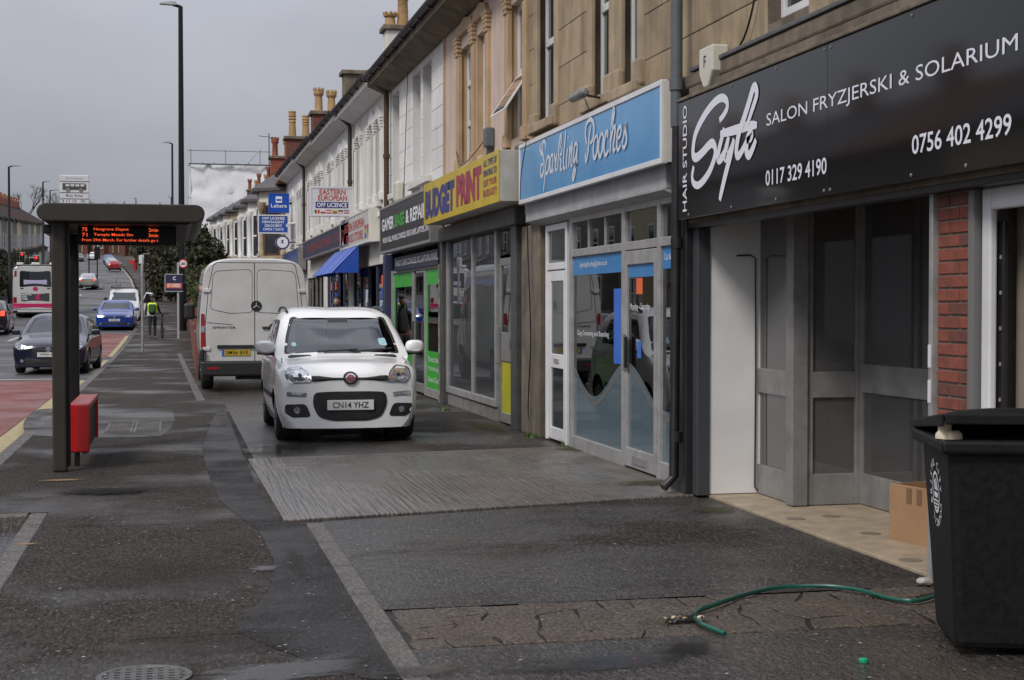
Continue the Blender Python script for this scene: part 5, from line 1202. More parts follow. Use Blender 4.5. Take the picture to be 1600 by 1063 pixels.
    lg = place_local(decal(bv, rounded([(-.20, .252), (.20, .252), (.36, .292), (.428, .44), (.412, .578), (.22, .590), (-.22, .590), (-.412, .578), (-.428, .44), (-.36, .292)], .4, 5), 'front', .007, .05, thick=.02), 'grille_surround', M_blkp, t)
    pl = place_local(MB().box(-.265, .265, -.024, .03, .378, .492), 'number_plate', M_plate_w, t, bevel=.004)
    lettering('registration', 'CN14 YHZ', M_black, pl, (-.205, -.0265, .400), (1, 0, 0), FZ, .41, .07, .012, local=True)
    place_local(decal(bv, rounded([(-.44, .705), (.44, .705), (.44, .768), (-.44, .768)], .3), 'front', .018, .06, thick=.03), 'upper_grille', M_gr, t)
    bg = place_local(decal(bv, [(.085 * math.cos(q), .742 + .075 * math.sin(q)) for q in a[:-1]], 'front', .022, .05, thick=.03), 'badge', M_blkp, t)
    place_local(decal(bv, [(.058 * math.cos(q), .742 + .054 * math.sin(q)) for q in a[:-1]], 'front', .026, .04), 'badge_ring', M_chrome, bg)
    place_local(decal(bv, [(.046 * math.cos(q), .742 + .042 * math.sin(q)) for q in a[:-1]], 'front', .029, .04), 'badge_disc', pm('badge_red', (.30, .06, .07), rough=.3), bg)
    lettering('emblem', 'FIAT', M_chrome, bg, (-.034, -.042, .728), (1, 0, 0), FZ, .068, .028, .02, local=True)
    for s_ in (-1, 1):
        hl = rounded([(s_ * .425, .69), (s_ * .66, .675), (s_ * .725, .75), (s_ * .715, .86), (s_ * .55, .885), (s_ * .455, .81)], .35, 4)
        h_ = place_local(decal(bv, hl, 'front', .006, .045), 'headlight', M_lamp, t, smooth=30)
        place_local(decal(bv, hl, 'front', .009, .05, hole=shrink(hl, .014)), 'bezel', M_chrome, h_)
        cx_, cz_ = s_ * .565, .775
        place_local(decal(bv, [(cx_ + .075 * math.cos(q), cz_ + .066 * math.sin(q)) for q in a[:-1]], 'front', .011, .03), 'reflector', M_refl, h_)
        place_local(decal(bv, [(cx_ + .022 * math.cos(q), cz_ + .02 * math.sin(q)) for q in a[:-1]], 'front', .016, .03), 'bulb', M_blkp, h_)
        place_local(decal(bv, rounded([(s_ * .465, .735), (s_ * .49, .725), (s_ * .49, .785), (s_ * .475, .78)], .3), 'front', .010, .03), 'indicator', M_amber, h_)
        place_local(decal(bv, rounded([(s_ * .50, .525), (s_ * .715, .53), (s_ * .71, .59), (s_ * .49, .575)], .3), 'front', .006, .05), 'daytime_lamp', M_lamp, t)
        fp = rounded([(s_ * .44, .30), (s_ * .65, .29), (s_ * .735, .345), (s_ * .73, .44), (s_ * .50, .45)], .3)
        f_ = place_local(decal(bv, fp, 'front', .004, .05), 'fog_lamp_pocket', M_blkp, t)
        place_local(decal(bv, [(s_ * .60 + .036 * math.cos(q), .375 + .036 * math.sin(q)) for q in a[:-1]], 'front', .012, .03), 'fog_lamp', M_refl, f_)
        # mirrors
        mr = MB()
        for k in range(7):
            u = -1 + 2 * k / 6; sc = math.sqrt(max(.25, 1 - u * u))
            mr.v += [(s_ * (.90 + .115 * math.copysign(abs(math.cos(b)) ** .7, math.cos(b)) * sc ** .6), 1.02 + .07 * u, 1.07 + .082 * math.copysign(abs(math.sin(b)) ** .75, math.sin(b)) * sc ** .6) for b in a[:-1]]
        for k in range(6):
            for j in range(20): mr.f.append((k * 20 + j, k * 20 + (j + 1) % 20, (k + 1) * 20 + (j + 1) % 20, (k + 1) * 20 + j))
        mr.f += [tuple(reversed(range(20))), tuple(range(120, 140))]
        mi = place_local(mr, 'wing_mirror', Mp, t, smooth=50)
        place_local(MB().prism([(s_ * .74, .99, .985), (s_ * .98, .985, .985), (s_ * 1.0, 1.06, .985), (s_ * .74, 1.08, .96)], (0, 0, .03)), 'mirror_foot', M_blkp, mi, bevel=.008)
        # roof rail
        q = [Vector((s_ * .60, 1.62 + .2 * k, 1.49 + .055 * math.sin(math.pi * min(1, max(0, k / 7))) ** .4)) for k in range(8)]
        place_local(MB().tube(q, .016, 8), 'roof_rail', M_blkp, t, smooth=50)
        place_local(decal(bv, rounded([(s_ * .54, .78), (s_ * .70, .78), (s_ * .66, 1.15), (s_ * .56, 1.2)], .2), 'rear', .006, .07), 'tail_lamp', M_red_l, t)
    place_local(MB().box(-.60, .60, .32, 3.4, .15, .24), 'underbody', M_blkp, t)
    M_gp = pm('panel_gap', (.02, .02, .02), rough=.8)
    for s_ in (-1, 1): place_local(decal(bv, [(s_ * .60, .12), (s_ * .609, .12), (s_ * .74, .62), (s_ * .725, .82), (s_ * .715, .82), (s_ * .73, .62)], 'top', .0015, .05, thick=.002), 'bonnet_gap', M_gp, t)
    place_local(decal(bv, [(-.60, .612), (.60, .612), (.60, .619), (-.60, .619)], 'front', .001, .06, thick=.002), 'bumper_gap', M_gp, t)
    for s_ in (-1, 1):
        for y in (.70, 3.0):
            wheel(t, s_ * .715, y, .29, .175, s_); place_local(MB().lathe([(.33, -.12), (.33, .10), (.30, .10), (.30, -.12)], (s_ * .62, y, .29), 20, 'x'), 'arch_liner', M_blkp, t)
    return t
fiat()
# ------------------------------------------------------------------ white panel van, seen from behind
def van():
    L = 5.3
    t = thing('parked_van', 'white panel van parked on the forecourt seen from behind', 'van', (1.46, 28.15, .006))
    P = lambda y, s, zt, zb=.42: (y, [(.90 * s, zb), (.975 * s, .70), (.99 * s, 1.12), (.955 * s, 1.70), (.80 * s, zt - .10), (0, zt)])
    st = [P(0, .985, 2.40), P(.04, 1.0, 2.425), P(.3, 1.0, 2.44), P(1.5, 1.0, 2.45), P(3.6, 1.0, 2.45), P(4.1, .99, 2.40)]
    st += [(4.55, [(.90, .4), (.96, .7), (.97, 1.1), (.93, 1.3), (.70, 1.72), (0, 1.78)]), (5.1, [(.86, .4), (.93, .65), (.92, .95), (.86, 1.1), (.6, 1.2), (0, 1.24)]), (5.3, [(.75, .42), (.84, .6), (.82, .8), (.74, .9), (.5, .96), (0, .98)])]
    g = loft(st, 6, 7, 0, .1, L)
    # the rear corners: keep upright edges crisp but rounded
    Mv = paint('white_van_paint', (.60, .595, .58), (.50, .49, .475), .35)
    full = shell(g); bv = bvh_of(full)
    place_local(shell(g, None, [(1.0, .34, .40), (4.35, .34, .40)]), 'body', Mv, t, smooth=35)
    def rear(poly, name, mat, parent, off=.004, **k): return place_local(decal(bv, poly, 'front', off, .1, **k), name, mat, parent)
    M_gap = pm('panel_gap', (.02, .02, .02), rough=.8)
    o1 = rounded([(-.86, .60), (.86, .60), (.865, 1.2), (.80, 1.9), (.735, 2.33), (-.735, 2.33), (-.80, 1.9), (-.865, 1.2)], .12)
    dr_ = []
    for s_ in (-1, 1):
        q = [(s_ * .008, .56), (s_ * .875, .56), (s_ * .885, 1.2), (s_ * .82, 1.9), (s_ * .735, 2.30), (s_ * .67, 2.345), (s_ * .008, 2.345)]
        d = rear(q, 'rear_door', Mv, t, .006); dr_.append(d)
        w = rounded([(s_ * .04, 1.44), (s_ * .45, 1.42), (s_ * .80, 1.50), (s_ * .745, 2.20), (s_ * .04, 2.24)], .16, 4)
        rear(w, 'window_groove', M_gap, d, .0075, hole=shrink(w, .012))
        rear(shrink(w, .012), 'window_blank', Mv, d, .009)
        rear(q, 'door_gap', M_gap, t, .0035, hole=None) if False else None
        qq = [(s_ * .0, .55), (s_ * .89, .55), (s_ * .897, 1.2), (s_ * .832, 1.9), (s_ * .745, 2.31), (s_ * .675, 2.358), (s_ * .0, 2.358)]
        rear(qq, 'door_gap', M_gap, d, .003)
        for zz in (1.84, .78): place_local(MB().box(s_ * .865 - .07, s_ * .865 + .07, -.03, .03, zz - .035, zz + .035).add([], []), 'hinge', Mv, d, bevel=.012)
        tl = rounded([(s_ * .895, .80), (s_ * .975, .80), (s_ * .965, 1.42), (s_ * .905, 1.42), (s_ * .89, 1.1)], .15)
        l_ = rear(tl, 'tail_lamp', M_red_l, t, .012); rear(rounded([(s_ * .897, 1.08), (s_ * .97, 1.08), (s_ * .97, 1.2), (s_ * .897, 1.2)], .2), 'reversing_lamp', M_lamp, l_, .016)
        place_local(MB().box(s_ * .99 - .14, s_ * .99 + .0, .0, 1.0, .0, .0001), 'x', M_blkp, t) if False else None
    rear([(-.86, 1.255), (-.40, 1.215), (-.40, 1.225), (-.86, 1.267)], 'swage', M_gap, dr_[0], .008)
    lettering('lettering', 'SPRINTER', M_dk, dr_[0], (-.76, -.014, 1.15), (1, 0, 0), FZ, .42, .04, .01, local=True)
    a = [2 * math.pi * k / 20 for k in range(20)]
    bd = rear([(.03 + .10 * math.cos(q), 1.56 + .10 * math.sin(q)) for q in a], 'badge', M_blkp, dr_[1], .016)
    for k in range(3):
        q = math.pi / 2 + k * 2.094; place_local(MB().tube([(.03, -.024, 1.56), (.03 + .08 * math.cos(q), -.024, 1.56 + .08 * math.sin(q))], [.014, .004], 6), 'star_point', M_chrome, bd)
    hd = place_local(MB().box(.13, .52, -.045, -.01, 1.145, 1.185), 'door_handle', M_blkp, dr_[1], bevel=.015); place_local(MB().lathe([(.08, 0), (.07, -.03), (.02, -.04)], (.33, -.008, 1.165), 16, 'y'), 'handle_boss', M_blkp, hd, smooth=40)
    place_local(MB().box(-.72, .0, -.05, .0, .575, .625).box(.01, .02, -.01, 0, .58, .59) if False else MB().box(-.68, -.02, -.045, .0, .79, .85), 'grab_bar', M_blkp, dr_[0], bevel=.01)
    pl = place_local(MB().box(-.60, -.08, -.022, .02, .655, .765), 'number_plate', M_plate_y, dr_[0], bevel=.004)
    lettering('registration', 'SM56 BVE', M_black, pl, (-.52, -.0245, .677), (1, 0, 0), FZ, .40, .07, .012, local=True); place_local(MB().box(-.596, -.55, -.0245, -.019, .658, .762), 'blue_band', M_bl2, pl)
    place_local(MB().box(-.97, .97, -.10, .28, .28, .56), 'bumper', M_blkp, t, bevel=.04)
    for s_ in (-1, 1):
        place_local(MB().box(s_ * .76 - .11, s_ * .76 + .11, -.108, -.09, .41, .45), 'reflector', M_red_l, t)
        place_local(MB().box(s_ * .95 - .045, s_ * .95 + .045, -.1, .2, .565, .78), 'bumper_corner', M_blkp, t, bevel=.03)
        for y in (1.0, 4.35): wheel(t, s_ * .84, y, .34, .225, s_)
        m = place_local(MB().box(s_ * 1.13 - .11, s_ * 1.13 + .11, 4.0, 4.1, 1.28, 1.62), 'wing_mirror', M_blkp, t, bevel=.05)
        place_local(MB().tube([(s_ * .93, 4.06, 1.32), (s_ * 1.10, 4.06, 1.36)], .025, 8), 'mirror_arm', M_blkp, m)
    place_local(MB().box(-.85, .85, .25, 5.1, .28, .46), 'underbody', M_blkp, t)
    place_local(MB().tube([(-.35, .02, .25), (.45, .02, .25)], .035, 8), 'tow_bar', M_blkp, t); place_local(MB().box(.16, .22, -.16, .05, .22, .30), 'tow_ball', M_blkp, t, bevel=.01)
    # windscreen at the far end
    place_local(decal(bv, rounded([(-.80, 1.25), (.80, 1.25), (.66, 1.72), (-.66, 1.72)], .15), 'rear', .004, .1), 'windscreen', M_carglass, t)
    for vw in ('left', 'right'): place_local(decal(bv, rounded([(3.45, 1.22), (4.45, 1.18), (4.15, 1.95), (3.45, 2.0)], .12), vw, .004, .12), 'side_window', M_carglass, t)
    return t
van()
# ------------------------------------------------------------------ other cars: one hatchback shape with fitted fronts and tails
def hatch_st(L, W, H, hood=.72, nose=.62, tail=.9):
    w = W / 2; k = L / 4.2
    R_ = lambda y, *p: (y, [(a * w, b) for a, b in p])
    return [R_(0, (.80, .19), (.90, .32), (.93, .50), (.88, nose - .04), (.5, nose + .02), (0, nose + .04)),
            R_(.07, (.86, .18), (.95, .34), (.97, .54), (.93, nose + .06), (.56, nose + .11), (0, nose + .13)),
            R_(.35 * k, (.92, .17), (.985, .38), (.99, .62), (.95, hood + .02), (.6, hood + .10), (0, hood + .12)),
            R_(.85 * k, (.93, .17), (1, .40), (1, .68), (.955, hood + .10), (.68, hood + .18), (0, hood + .21)),
            R_(1.12 * k, (.93, .17), (1, .42), (1, .72), (.955, hood + .15), (.80, hood + .25), (0, hood + .29)),
            R_(1.65 * k, (.93, .17), (1, .42), (1, .74), (.955, hood + .20), (.74, H - .17), (0, H - .12)),
            R_(1.95 * k, (.93, .17), (1, .42), (1, .75), (.955, hood + .21), (.70, H - .06), (0, H - .015)),
            R_(2.6 * k, (.93, .17), (1, .42), (1, .76), (.955, hood + .22), (.69, H - .055), (0, H)),
            R_(3.4 * k, (.93, .17), (1, .42), (1, .78), (.95, hood + .24), (.67, H - .09), (0, H - .04)),
            R_(3.85 * k, (.92, .19), (.99, .44), (.98, .80), (.92, tail + .08), (.64, H - .26), (0, H - .20)),
            R_(4.12 * k, (.88, .24), (.96, .46), (.94, .78), (.88, tail), (.60, tail + .10), (0, tail + .13)),
            R_(4.2 * k, (.82, .28), (.90, .46), (.88, .72), (.82, tail - .14), (.55, tail - .06), (0, tail - .04))]
def hatch(label, loc, rz, mat, L=4.2, W=1.76, H=1.48, plate=None, rplate=None, hood=.72, nose=.62, tail=.9, detail=2, group=None, style='plain', lit=False, name='car', dark_lower=None):
    t = thing(name, label, 'car', loc, rz, group)
    g = loft(hatch_st(L, W, H, hood, nose, tail), 6 if detail > 1 else 3, 5 if detail > 1 else 3, .16, .10); full = shell(g); bv = bvh_of(full)
    k = L / 4.2; wy = (.80 * k, 3.38 * k); r = .31; w = W / 2; step = .07 if detail > 1 else .16
    place_local(shell(g, None, [(wy[0], r, .36), (wy[1], r, .36)]), 'body', mat, t, smooth=35)
    D = lambda poly, vw, name, m, par=t, off=.005, **q: place_local(decal(bv, poly, vw, off, step, **q), name, m, par)
    ws = rounded([(-.76 * w, hood + .26), (.76 * w, hood + .26), (.64 * w, H - .12), (-.64 * w, H - .12)], .14)
    wsd = D(ws, 'front', 'windscreen', M_carglass)
    rw = rounded([(-.66 * w, tail + .13), (.66 * w, tail + .13), (.58 * w, H - .14), (-.58 * w, H - .14)], .18)
    D(rw, 'rear', 'rear_window', M_carglass)
    if detail > 1: D(ws, 'front', 'seal', M_blkp, wsd, .007, hole=shrink(ws, .03))
    for vw in ('left', 'right'):
        D(rounded([(1.35 * k, hood + .24), (2.25 * k, hood + .25), (2.25 * k, H - .10), (1.85 * k, H - .13)], .1), vw, 'side_window', M_carglass)
        D(rounded([(2.33 * k, hood + .25), (3.45 * k, hood + .30), (3.15 * k, H - .12), (2.33 * k, H - .10)], .1), vw, 'side_window', M_carglass)
    for s_ in (-1, 1):
        hl = rounded([(s_ * .50 * w, nose - .01), (s_ * .80 * w, nose - .03), (s_ * .91 * w, nose + .05), (s_ * .86 * w, nose + .13), (s_ * .66 * w, nose + .10)], .25)
        h_ = D(hl, 'front', 'headlight', M_lamp, off=.006)
        if detail > 1:
            D([(s_ * .70 * w + .05 * math.cos(a * .5236), nose + .045 + .045 * math.sin(a * .5236)) for a in range(12)], 'front', 'reflector', M_refl, h_, .011)
            D([(s_ * .72 * w + .04 * math.cos(a * .5236), .33 + .04 * math.sin(a * .5236)) for a in range(12)], 'front', 'fog_lamp', M_lamp, off=.014)
        tl = rounded([(s_ * .62 * w, tail - .18), (s_ * .86 * w, tail - .18), (s_ * .84 * w, tail + .05), (s_ * .66 * w, tail + .03)], .2)
        D(tl, 'rear', 'tail_lamp', M_redlit if lit else M_red_l, off=.008)
        m = MB(); mx = s_ * (w + .10)
        m.box(mx - .10, mx + .10, 1.32 * k, 1.42 * k, hood + .20, hood + .34)
        mi = place_local(m, 'wing_mirror', mat, t, bevel=.04); place_local(MB().box(s_ * (w - .06) - .06, s_ * (w - .06) + .06, 1.34 * k, 1.40 * k, hood + .19, hood + .23), 'mirror_foot', M_blkp, mi)
        for y in wy: wheel(t, s_ * (w - .105), y, r, .20, s_, spokes=5 if detail > 1 else 4)
    place_local(MB().box(-w * .86, w * .86, .12, L - .12, .16, .26), 'underbody', M_blkp, t)
    D(rounded([(-.62 * w, .24), (.62 * w, .24), (.66 * w, .40), (-.66 * w, .40)], .3), 'front', 'lower_grille', M_blkp)
    D(rounded([(-.80 * w, .28), (.80 * w, .28), (.80 * w, .40), (-.80 * w, .40)], .3), 'rear', 'bumper_insert', M_blkp)
    if style == 'shield':
        D(rounded([(-.46 * w, nose + .02), (-.36 * w, .50), (.36 * w, .50), (.46 * w, nose + .02)], .15), 'front', 'grille', M_blkp, off=.006)
        b = D([(.062 * math.cos(a * .3927), nose - .015 + .062 * math.sin(a * .3927)) for a in range(16)], 'front', 'badge', M_chrome, off=.016)
        lettering('emblem', 'W', M_black, b, (-.04, -.02, nose - .05), (1, 0, 0), FZ, .08, .05, .01, local=True)
    elif style == 'bar':
        for s_ in (-1, 1): D(rounded([(s_ * .10 * w, nose - .01), (s_ * .44 * w, nose - .03), (s_ * .46 * w, nose + .06), (s_ * .12 * w, nose + .05)], .2), 'front', 'grille', M_blkp, off=.005)
        b = place_local(MB().prism([(0, -.03, nose - .06), (.055, -.03, nose + .02), (0, -.03, nose + .10), (-.055, -.03, nose + .02)], (0, .05, 0)), 'badge', M_chrome, t)
    if plate:
        p = place_local(MB().box(-.26, .26, -.02, .02, .425 if style == 'shield' else .44, .535 if style == 'shield' else .55), 'number_plate', M_plate_w, t, bevel=.003)
        lettering('registration', plate, M_black, p, (-.21, -.0225, .447 if style == 'shield' else .462), (1, 0, 0), FZ, .42, .066, .012, local=True)
    if rplate:
        p = place_local(MB().box(-.26, .26, L - .03, L + .02, .56, .67), 'number_plate', M_plate_y, t, bevel=.003)
        if detail > 1: lettering('registration', rplate, M_black, p, (.21, L + .0225, .58), (-1, 0, 0), FZ, .42, .066, .012, local=True)
    return t
Mnavy = paint('navy_car_paint', (.010, .011, .028), rough=.15); Mblue = paint('blue_car_paint', (.008, .045, .26), rough=.18); Mblackc = paint('black_car_paint', (.008, .008, .009), rough=.15)
Msilver = pm('silver_car_paint', (.42, .42, .43), (.36, .36, .37), 2, rough=.25, metal=.5, coat=.6); Mredc = paint('red_car_paint', (.32, .012, .018)); Mgreyc = pm('grey_car_paint', (.12, .125, .14), rough=.25, metal=.5, coat=.6); Mteal = paint('pale_blue_car_paint', (.16, .30, .36)); Mwhc = paint('white_far_paint', (.6, .6, .6))
def on_road(x, y): return (x + cxo(y), y, gz(y) - .105)
hatch('dark navy hatchback driving in the red bus bay', on_road(-2.98, 38.6), R(-3.5), Mnavy, 4.2, 1.76, 1.47, 'VF04 AZJ', hood=.74, nose=.62, style='shield')
hatch('bright blue hatchback beside the yellow line', on_road(-2.72, 74.5), R(-1), Mblue, 4.2, 1.78, 1.46, 'OV54 EUH', hood=.74, nose=.64, style='bar')
hatch('black hatchback driving away behind the bus', (-8.05, 74.0, gz(72) - .105), R(180 + 1), Mblackc, 4.1, 1.75, 1.5, None, 'WV07 KLA', tail=.98, lit=True)
hatch('silver hatchback driving uphill with its tail lamps lit', on_road(-6.1, 153), R(180 - 1), Msilver, 4.0, 1.72, 1.46, None, 'WX05 FTE', detail=1, lit=True)
far = [(-3.3, 231, Mredc, 'red hatchback parked at the near end of the uphill row'), (-3.3, 238, Mwhc, 'white hatchback parked behind the red hatchback'), (-3.4, 245, Msilver, 'silver hatchback third in the parked row uphill'), (-3.4, 252, Mteal, 'pale blue car parked high in the uphill row'), (-3.4, 260, Mgreyc, 'grey car parked behind the pale blue car'),
       (-3.4, 268, Mblue, 'dark blue car parked near the top of the uphill row'), (-10.0, 262, Msilver, 'silver car coming down the hill by the island'), (-8.2, 275, Mgreyc, 'grey car coming down the hill behind the silver one'), (-5.6, 283, Mwhc, 'white car near the crest of the hill')]
for x, y, m, lab in far:
    hatch(lab, (*on_road(x, y)[:2], gz(y) - .05), R(180 if m is Mredc else 2), m, 4.1, 1.74, 1.48, detail=1, group='cars on the uphill road')
# ------------------------------------------------------------------ small white van with a roof rack and its door open
def small_van():
    t = thing('small_van', 'small white van with a ladder rack and its door open behind the blue car', 'van', on_road(-2.5, 82.5), R(0))
    w = .84; S = lambda y, *p: (y, [(a * w, b) for a, b in p])
    st = [S(0, (.8, .2), (.92, .36), (.95, .55), (.9, .72), (.5, .80), (0, .82)), S(.1, (.88, .19), (.96, .38), (.98, .6), (.93, .84), (.55, .92), (0, .94)), S(.7, (.93, .19), (1, .4), (1, .72), (.95, 1.0), (.7, 1.06), (0, 1.08)),
          S(.95, (.93, .19), (1, .4), (1, .75), (.96, 1.05), (.82, 1.16), (0, 1.2)), S(1.55, (.93, .19), (1, .42), (1, .78), (.97, 1.12), (.80, 1.66), (0, 1.72)), S(1.9, (.93, .19), (1, .42), (1, .8), (.98, 1.15), (.82, 1.76), (0, 1.82)), S(4.0, (.93, .2), (1, .42), (1, .8), (.98, 1.15), (.82, 1.76), (0, 1.82)), S(4.15, (.9, .25), (.97, .45), (.97, .8), (.95, 1.1), (.78, 1.65), (0, 1.7))]
    g = loft(st, 5, 5, .15, .03); full = shell(g); bv = bvh_of(full)
    place_local(shell(g, None, [(.75, .3, .36), (3.4, .3, .36)]), 'body', Mwhc, t, smooth=35)
    D = lambda poly, vw, name, m, off=.005: place_local(decal(bv, poly, vw, off, .1), name, m, t)
    D(rounded([(-.66, 1.16), (.66, 1.16), (.58, 1.64), (-.58, 1.64)], .15), 'front', 'windscreen', M_carglass)
    for vw in ('left', 'right'): D(rounded([(1.25, 1.15), (2.2, 1.15), (2.2, 1.64), (1.65, 1.64)], .12), vw, 'side_window', M_carglass)
    for s_ in (-1, 1):
        D(rounded([(s_ * .48, .70), (s_ * .74, .70), (s_ * .74, .86), (s_ * .54, .86)], .25), 'front', 'headlight', M_lamp)
        for y in (.75, 3.4): wheel(t, s_ * .74, y, .3, .19, s_, spokes=4)
        place_local(MB().box(s_ * .95 - .09, s_ * .95 + .09, 1.2, 1.3, 1.15, 1.36), 'wing_mirror', M_blkp, t, bevel=.03)
    D(rounded([(-.5, .25), (.5, .25), (.52, .45), (-.52, .45)], .3), 'front', 'lower_grille', M_blkp)
    D([(-.4, .68), (.4, .68), (.4, .76), (-.4, .76)], 'front', 'grille', M_blkp)
    rk = place_local(MB().box(-.72, .72, 1.9, 1.95, 1.86, 1.90), 'rack_bar', M_dk, t); place_local(MB().box(-.72, .72, 3.3, 3.35, 1.86, 1.90), 'rack_bar', M_dk, t)
    for x in (-.68, .68): place_local(MB().box(x - .02, x + .02, 1.7, 3.6, 1.90, 1.94), 'rack_rail', M_dk, t)
    place_local(MB().box(-.62, -.18, 1.5, 2.4, 1.945, 2.10), 'rack_load', M_steel, t, bevel=.02); place_local(MB().tube([(-.4, 1.6, 2.1), (-.4, 1.6, 2.35)], .015, 6), 'aerial', M_blkp, t)
    # open passenger door
    dm = MB().prism([(.85, 1.0, .35), (1.55, .72, .35), (1.55, .72, 1.05), (1.50, .74, 1.58), (1.15, .88, 1.62), (.85, 1.0, 1.1)], (.02, .05, 0))
    d = place_local(dm, 'open_door', Mwhc, t, bevel=.015); place_local(MB().prism([(.98, .94, 1.08), (1.50, .735, 1.08), (1.46, .75, 1.52), (1.17, .865, 1.56)], (-.012, -.03, 0)), 'door_window', M_carglass, d)
    place_local(MB().box(-.74, .74, .12, 4.05, .18, .28), 'underbody', M_blkp, t)
small_van()
# ------------------------------------------------------------------ bus, from behind
def bus():
    Y0 = 88.5
    t = thing('bus', 'white single decker bus with pink stripe seen from behind', 'bus', (-7.5, Y0, gz(Y0) - .1), R(.5))
    L = 10.5
    P = lambda y, s, zt: (y, [(1.18 * s, .32), (1.24 * s, .7), (1.25 * s, 1.4), (1.23 * s, 2.2), (1.12 * s, zt - .08), (0, zt)])
    g = loft([P(0, .97, 2.86), P(.08, .99, 2.94), P(.4, 1, 2.98), P(5, 1, 2.98), P(10, 1, 2.98), P(10.5, .96, 2.9)], 4, 6, .06, .06, L); full = shell(g); bv = bvh_of(full)
    Mb = paint('white_bus_paint', (.56, .55, .54)); place_local(shell(g, None, [(2.4, .48, .56), (8.2, .48, .56)]), 'body', Mb, t, smooth=35)
    D = lambda poly, name, m, off=.006, par=t: place_local(decal(bv, poly, 'front', off, .15), name, m, par)
    Mpk = pm('pink_stripe', (.50, .02, .10), rough=.3); Mpu = pm('purple_stripe', (.06, .02, .10), rough=.3)
    D([(-1.22, .56), (1.22, .56), (1.22, .84), (-1.22, .84)], 'stripe', Mpk, .012); D([(-1.18, .40), (1.18, .40), (1.21, .555), (-1.21, .555)], 'skirt', Mpu, .012)
    D(rounded([(-.85, 1.72), (.85, 1.72), (.82, 2.62), (-.82, 2.62)], .1), 'rear_window', M_carglass, .008)
    D([(-.62, 1.86), (.62, 1.86), (.62, 2.12), (-.62, 2.12)], 'blind', pm('lilac_panel', (.45, .42, .6), rough=.5), .012)
    D(rounded([(-.8, 1.60), (.8, 1.60), (.8, 1.67), (-.8, 1.67)], .3), 'trim_bar', M_blkp, .008)
    b = D([(.14 * math.cos(a * .5236), 1.62 + .12 * math.sin(a * .5236)) for a in range(12)], 'badge', Mpk, .014)
    ad = D([(-.75, .92), (.75, .92), (.75, 1.38), (-.75, 1.38)], 'advert_panel', pm('charcoal_panel', (.05, .05, .055), rough=.4), .009)
    for k, s in enumerate(('BRISTOL', 'LIVE', 'CARD')): lettering('lettering', s, M_ltr, ad, (-.70, -.03, 1.25 - .13 * k), (1, 0, 0), FZ, (.5, .25, .3)[k], .10, .02, local=True)
    place_local(MB().prism([(.05, -.022, 1.0), (.28, -.022, .98), (.2, -.022, 1.15), (.3, -.022, 1.32), (.08, -.022, 1.28), (-.02, -.022, 1.14)], (0, .006, 0)), 'advert_shape', Mpk, ad)
    for s_ in (-1, 1):
        D(rounded([(s_ * 1.0, .84), (s_ * 1.19, .84), (s_ * 1.19, 1.15), (s_ * 1.0, 1.15)], .15), 'tail_lamp', M_red_l, .01); D([(s_ * 1.0, 2.3), (s_ * 1.12, 2.3), (s_ * 1.10, 2.62), (s_ * 1.0, 2.62)], 'high_lamp', M_red_l, .01)
        for y in (2.4, 8.2): wheel(t, s_ * 1.08, y, .48, .3, s_, spokes=6)
        for k in range(5): place_local(decal(bv, rounded([(.8 + k * 1.9, 1.35), (2.5 + k * 1.9, 1.35), (2.5 + k * 1.9, 2.5), (.8 + k * 1.9, 2.5)], .08), 'left' if s_ < 0 else 'right', .006, .3), 'side_window', M_carglass, t)
    place_local(MB().box(-1.05, 1.05, .1, 10.2, .22, .45), 'underbody', M_blkp, t)
    for x, w in ((-.85, .35), (0, .45), (.95, .4)): place_local(MB().box(x - w / 2, x + w / 2, .3, 1.2, 2.96, 3.10), 'roof_vent', Mb, t, bevel=.04)
bus()
# ------------------------------------------------------------------ bus shelter
M_sh = pm('olive_brown_metal', (.045, .040, .032), (.034, .030, .024), 3, rough=.5, spec=.25, soot=.25)
M_sd = pm('dark_metal', (.009, .009, .009), (.013, .012, .012), 5, rough=.45, spec=.25)
M_seat = pm('red_bench_paint', (.60, .014, .016), (.50, .012, .014), 3, rough=.3, coat=.3)
sh = thing('bus_shelter', 'dark brown bus shelter with a cantilever roof on the pavement', 'bus shelter', (-1.0, 15.0, 0))
x0, x1, ya, yb = -1.235, .30, 14.72, 19.0
pr = []
for k in range(9): a = math.pi / 2 + math.pi * k / 8; pr.append((x0 + .085 + .085 * math.cos(a), 2.445 + .085 * math.sin(a)))
for k in range(9): a = -math.pi / 2 + math.pi * k / 8; pr.append((x1 - .085 + .085 * math.cos(a), 2.445 + .085 * math.sin(a)))
MB().prism([(a, ya, b) for a, b in pr], (0, yb - ya, 0)).build('roof', M_sh, sh, .012)
MB().prism([(-1.0, ya + .1, 2.36), (.18, ya + .1, 2.36), (.14, ya + .1, 2.345), (-1.0, ya + .1, 2.345)], (0, yb - ya - .2, 0)).build('roof_liner', M_sd, sh)
box('post', M_sh, -1.115, -.985, 14.86, 15.02, 0, 2.38, sh, .02); box('post', M_sd, -1.17, -1.0, 17.05, 17.2, 0, 2.345, sh, .012); box('post', M_sh, -1.30, -1.20, 18.6, 18.76, 0, 2.38, sh, .02)
box('post_channel', M_sd, -.984, -.955, 14.9, 14.98, .05, 2.36, sh, .004)
box('beam', M_sd, -1.20, -1.12, 15.03, 18.6, 2.26, 2.344, sh, .01)
bn = thing('bench', 'red perch bench with a perforated top under the bus shelter', 'bench', (-.87, 16.2, 0))
zt = .62
xa, xb = -.985, -.795
for yv in (15.20, 16.93):
    box('end_panel', M_seat, xa, xb, yv, yv + .05, .15, zt - .004, bn, .014)
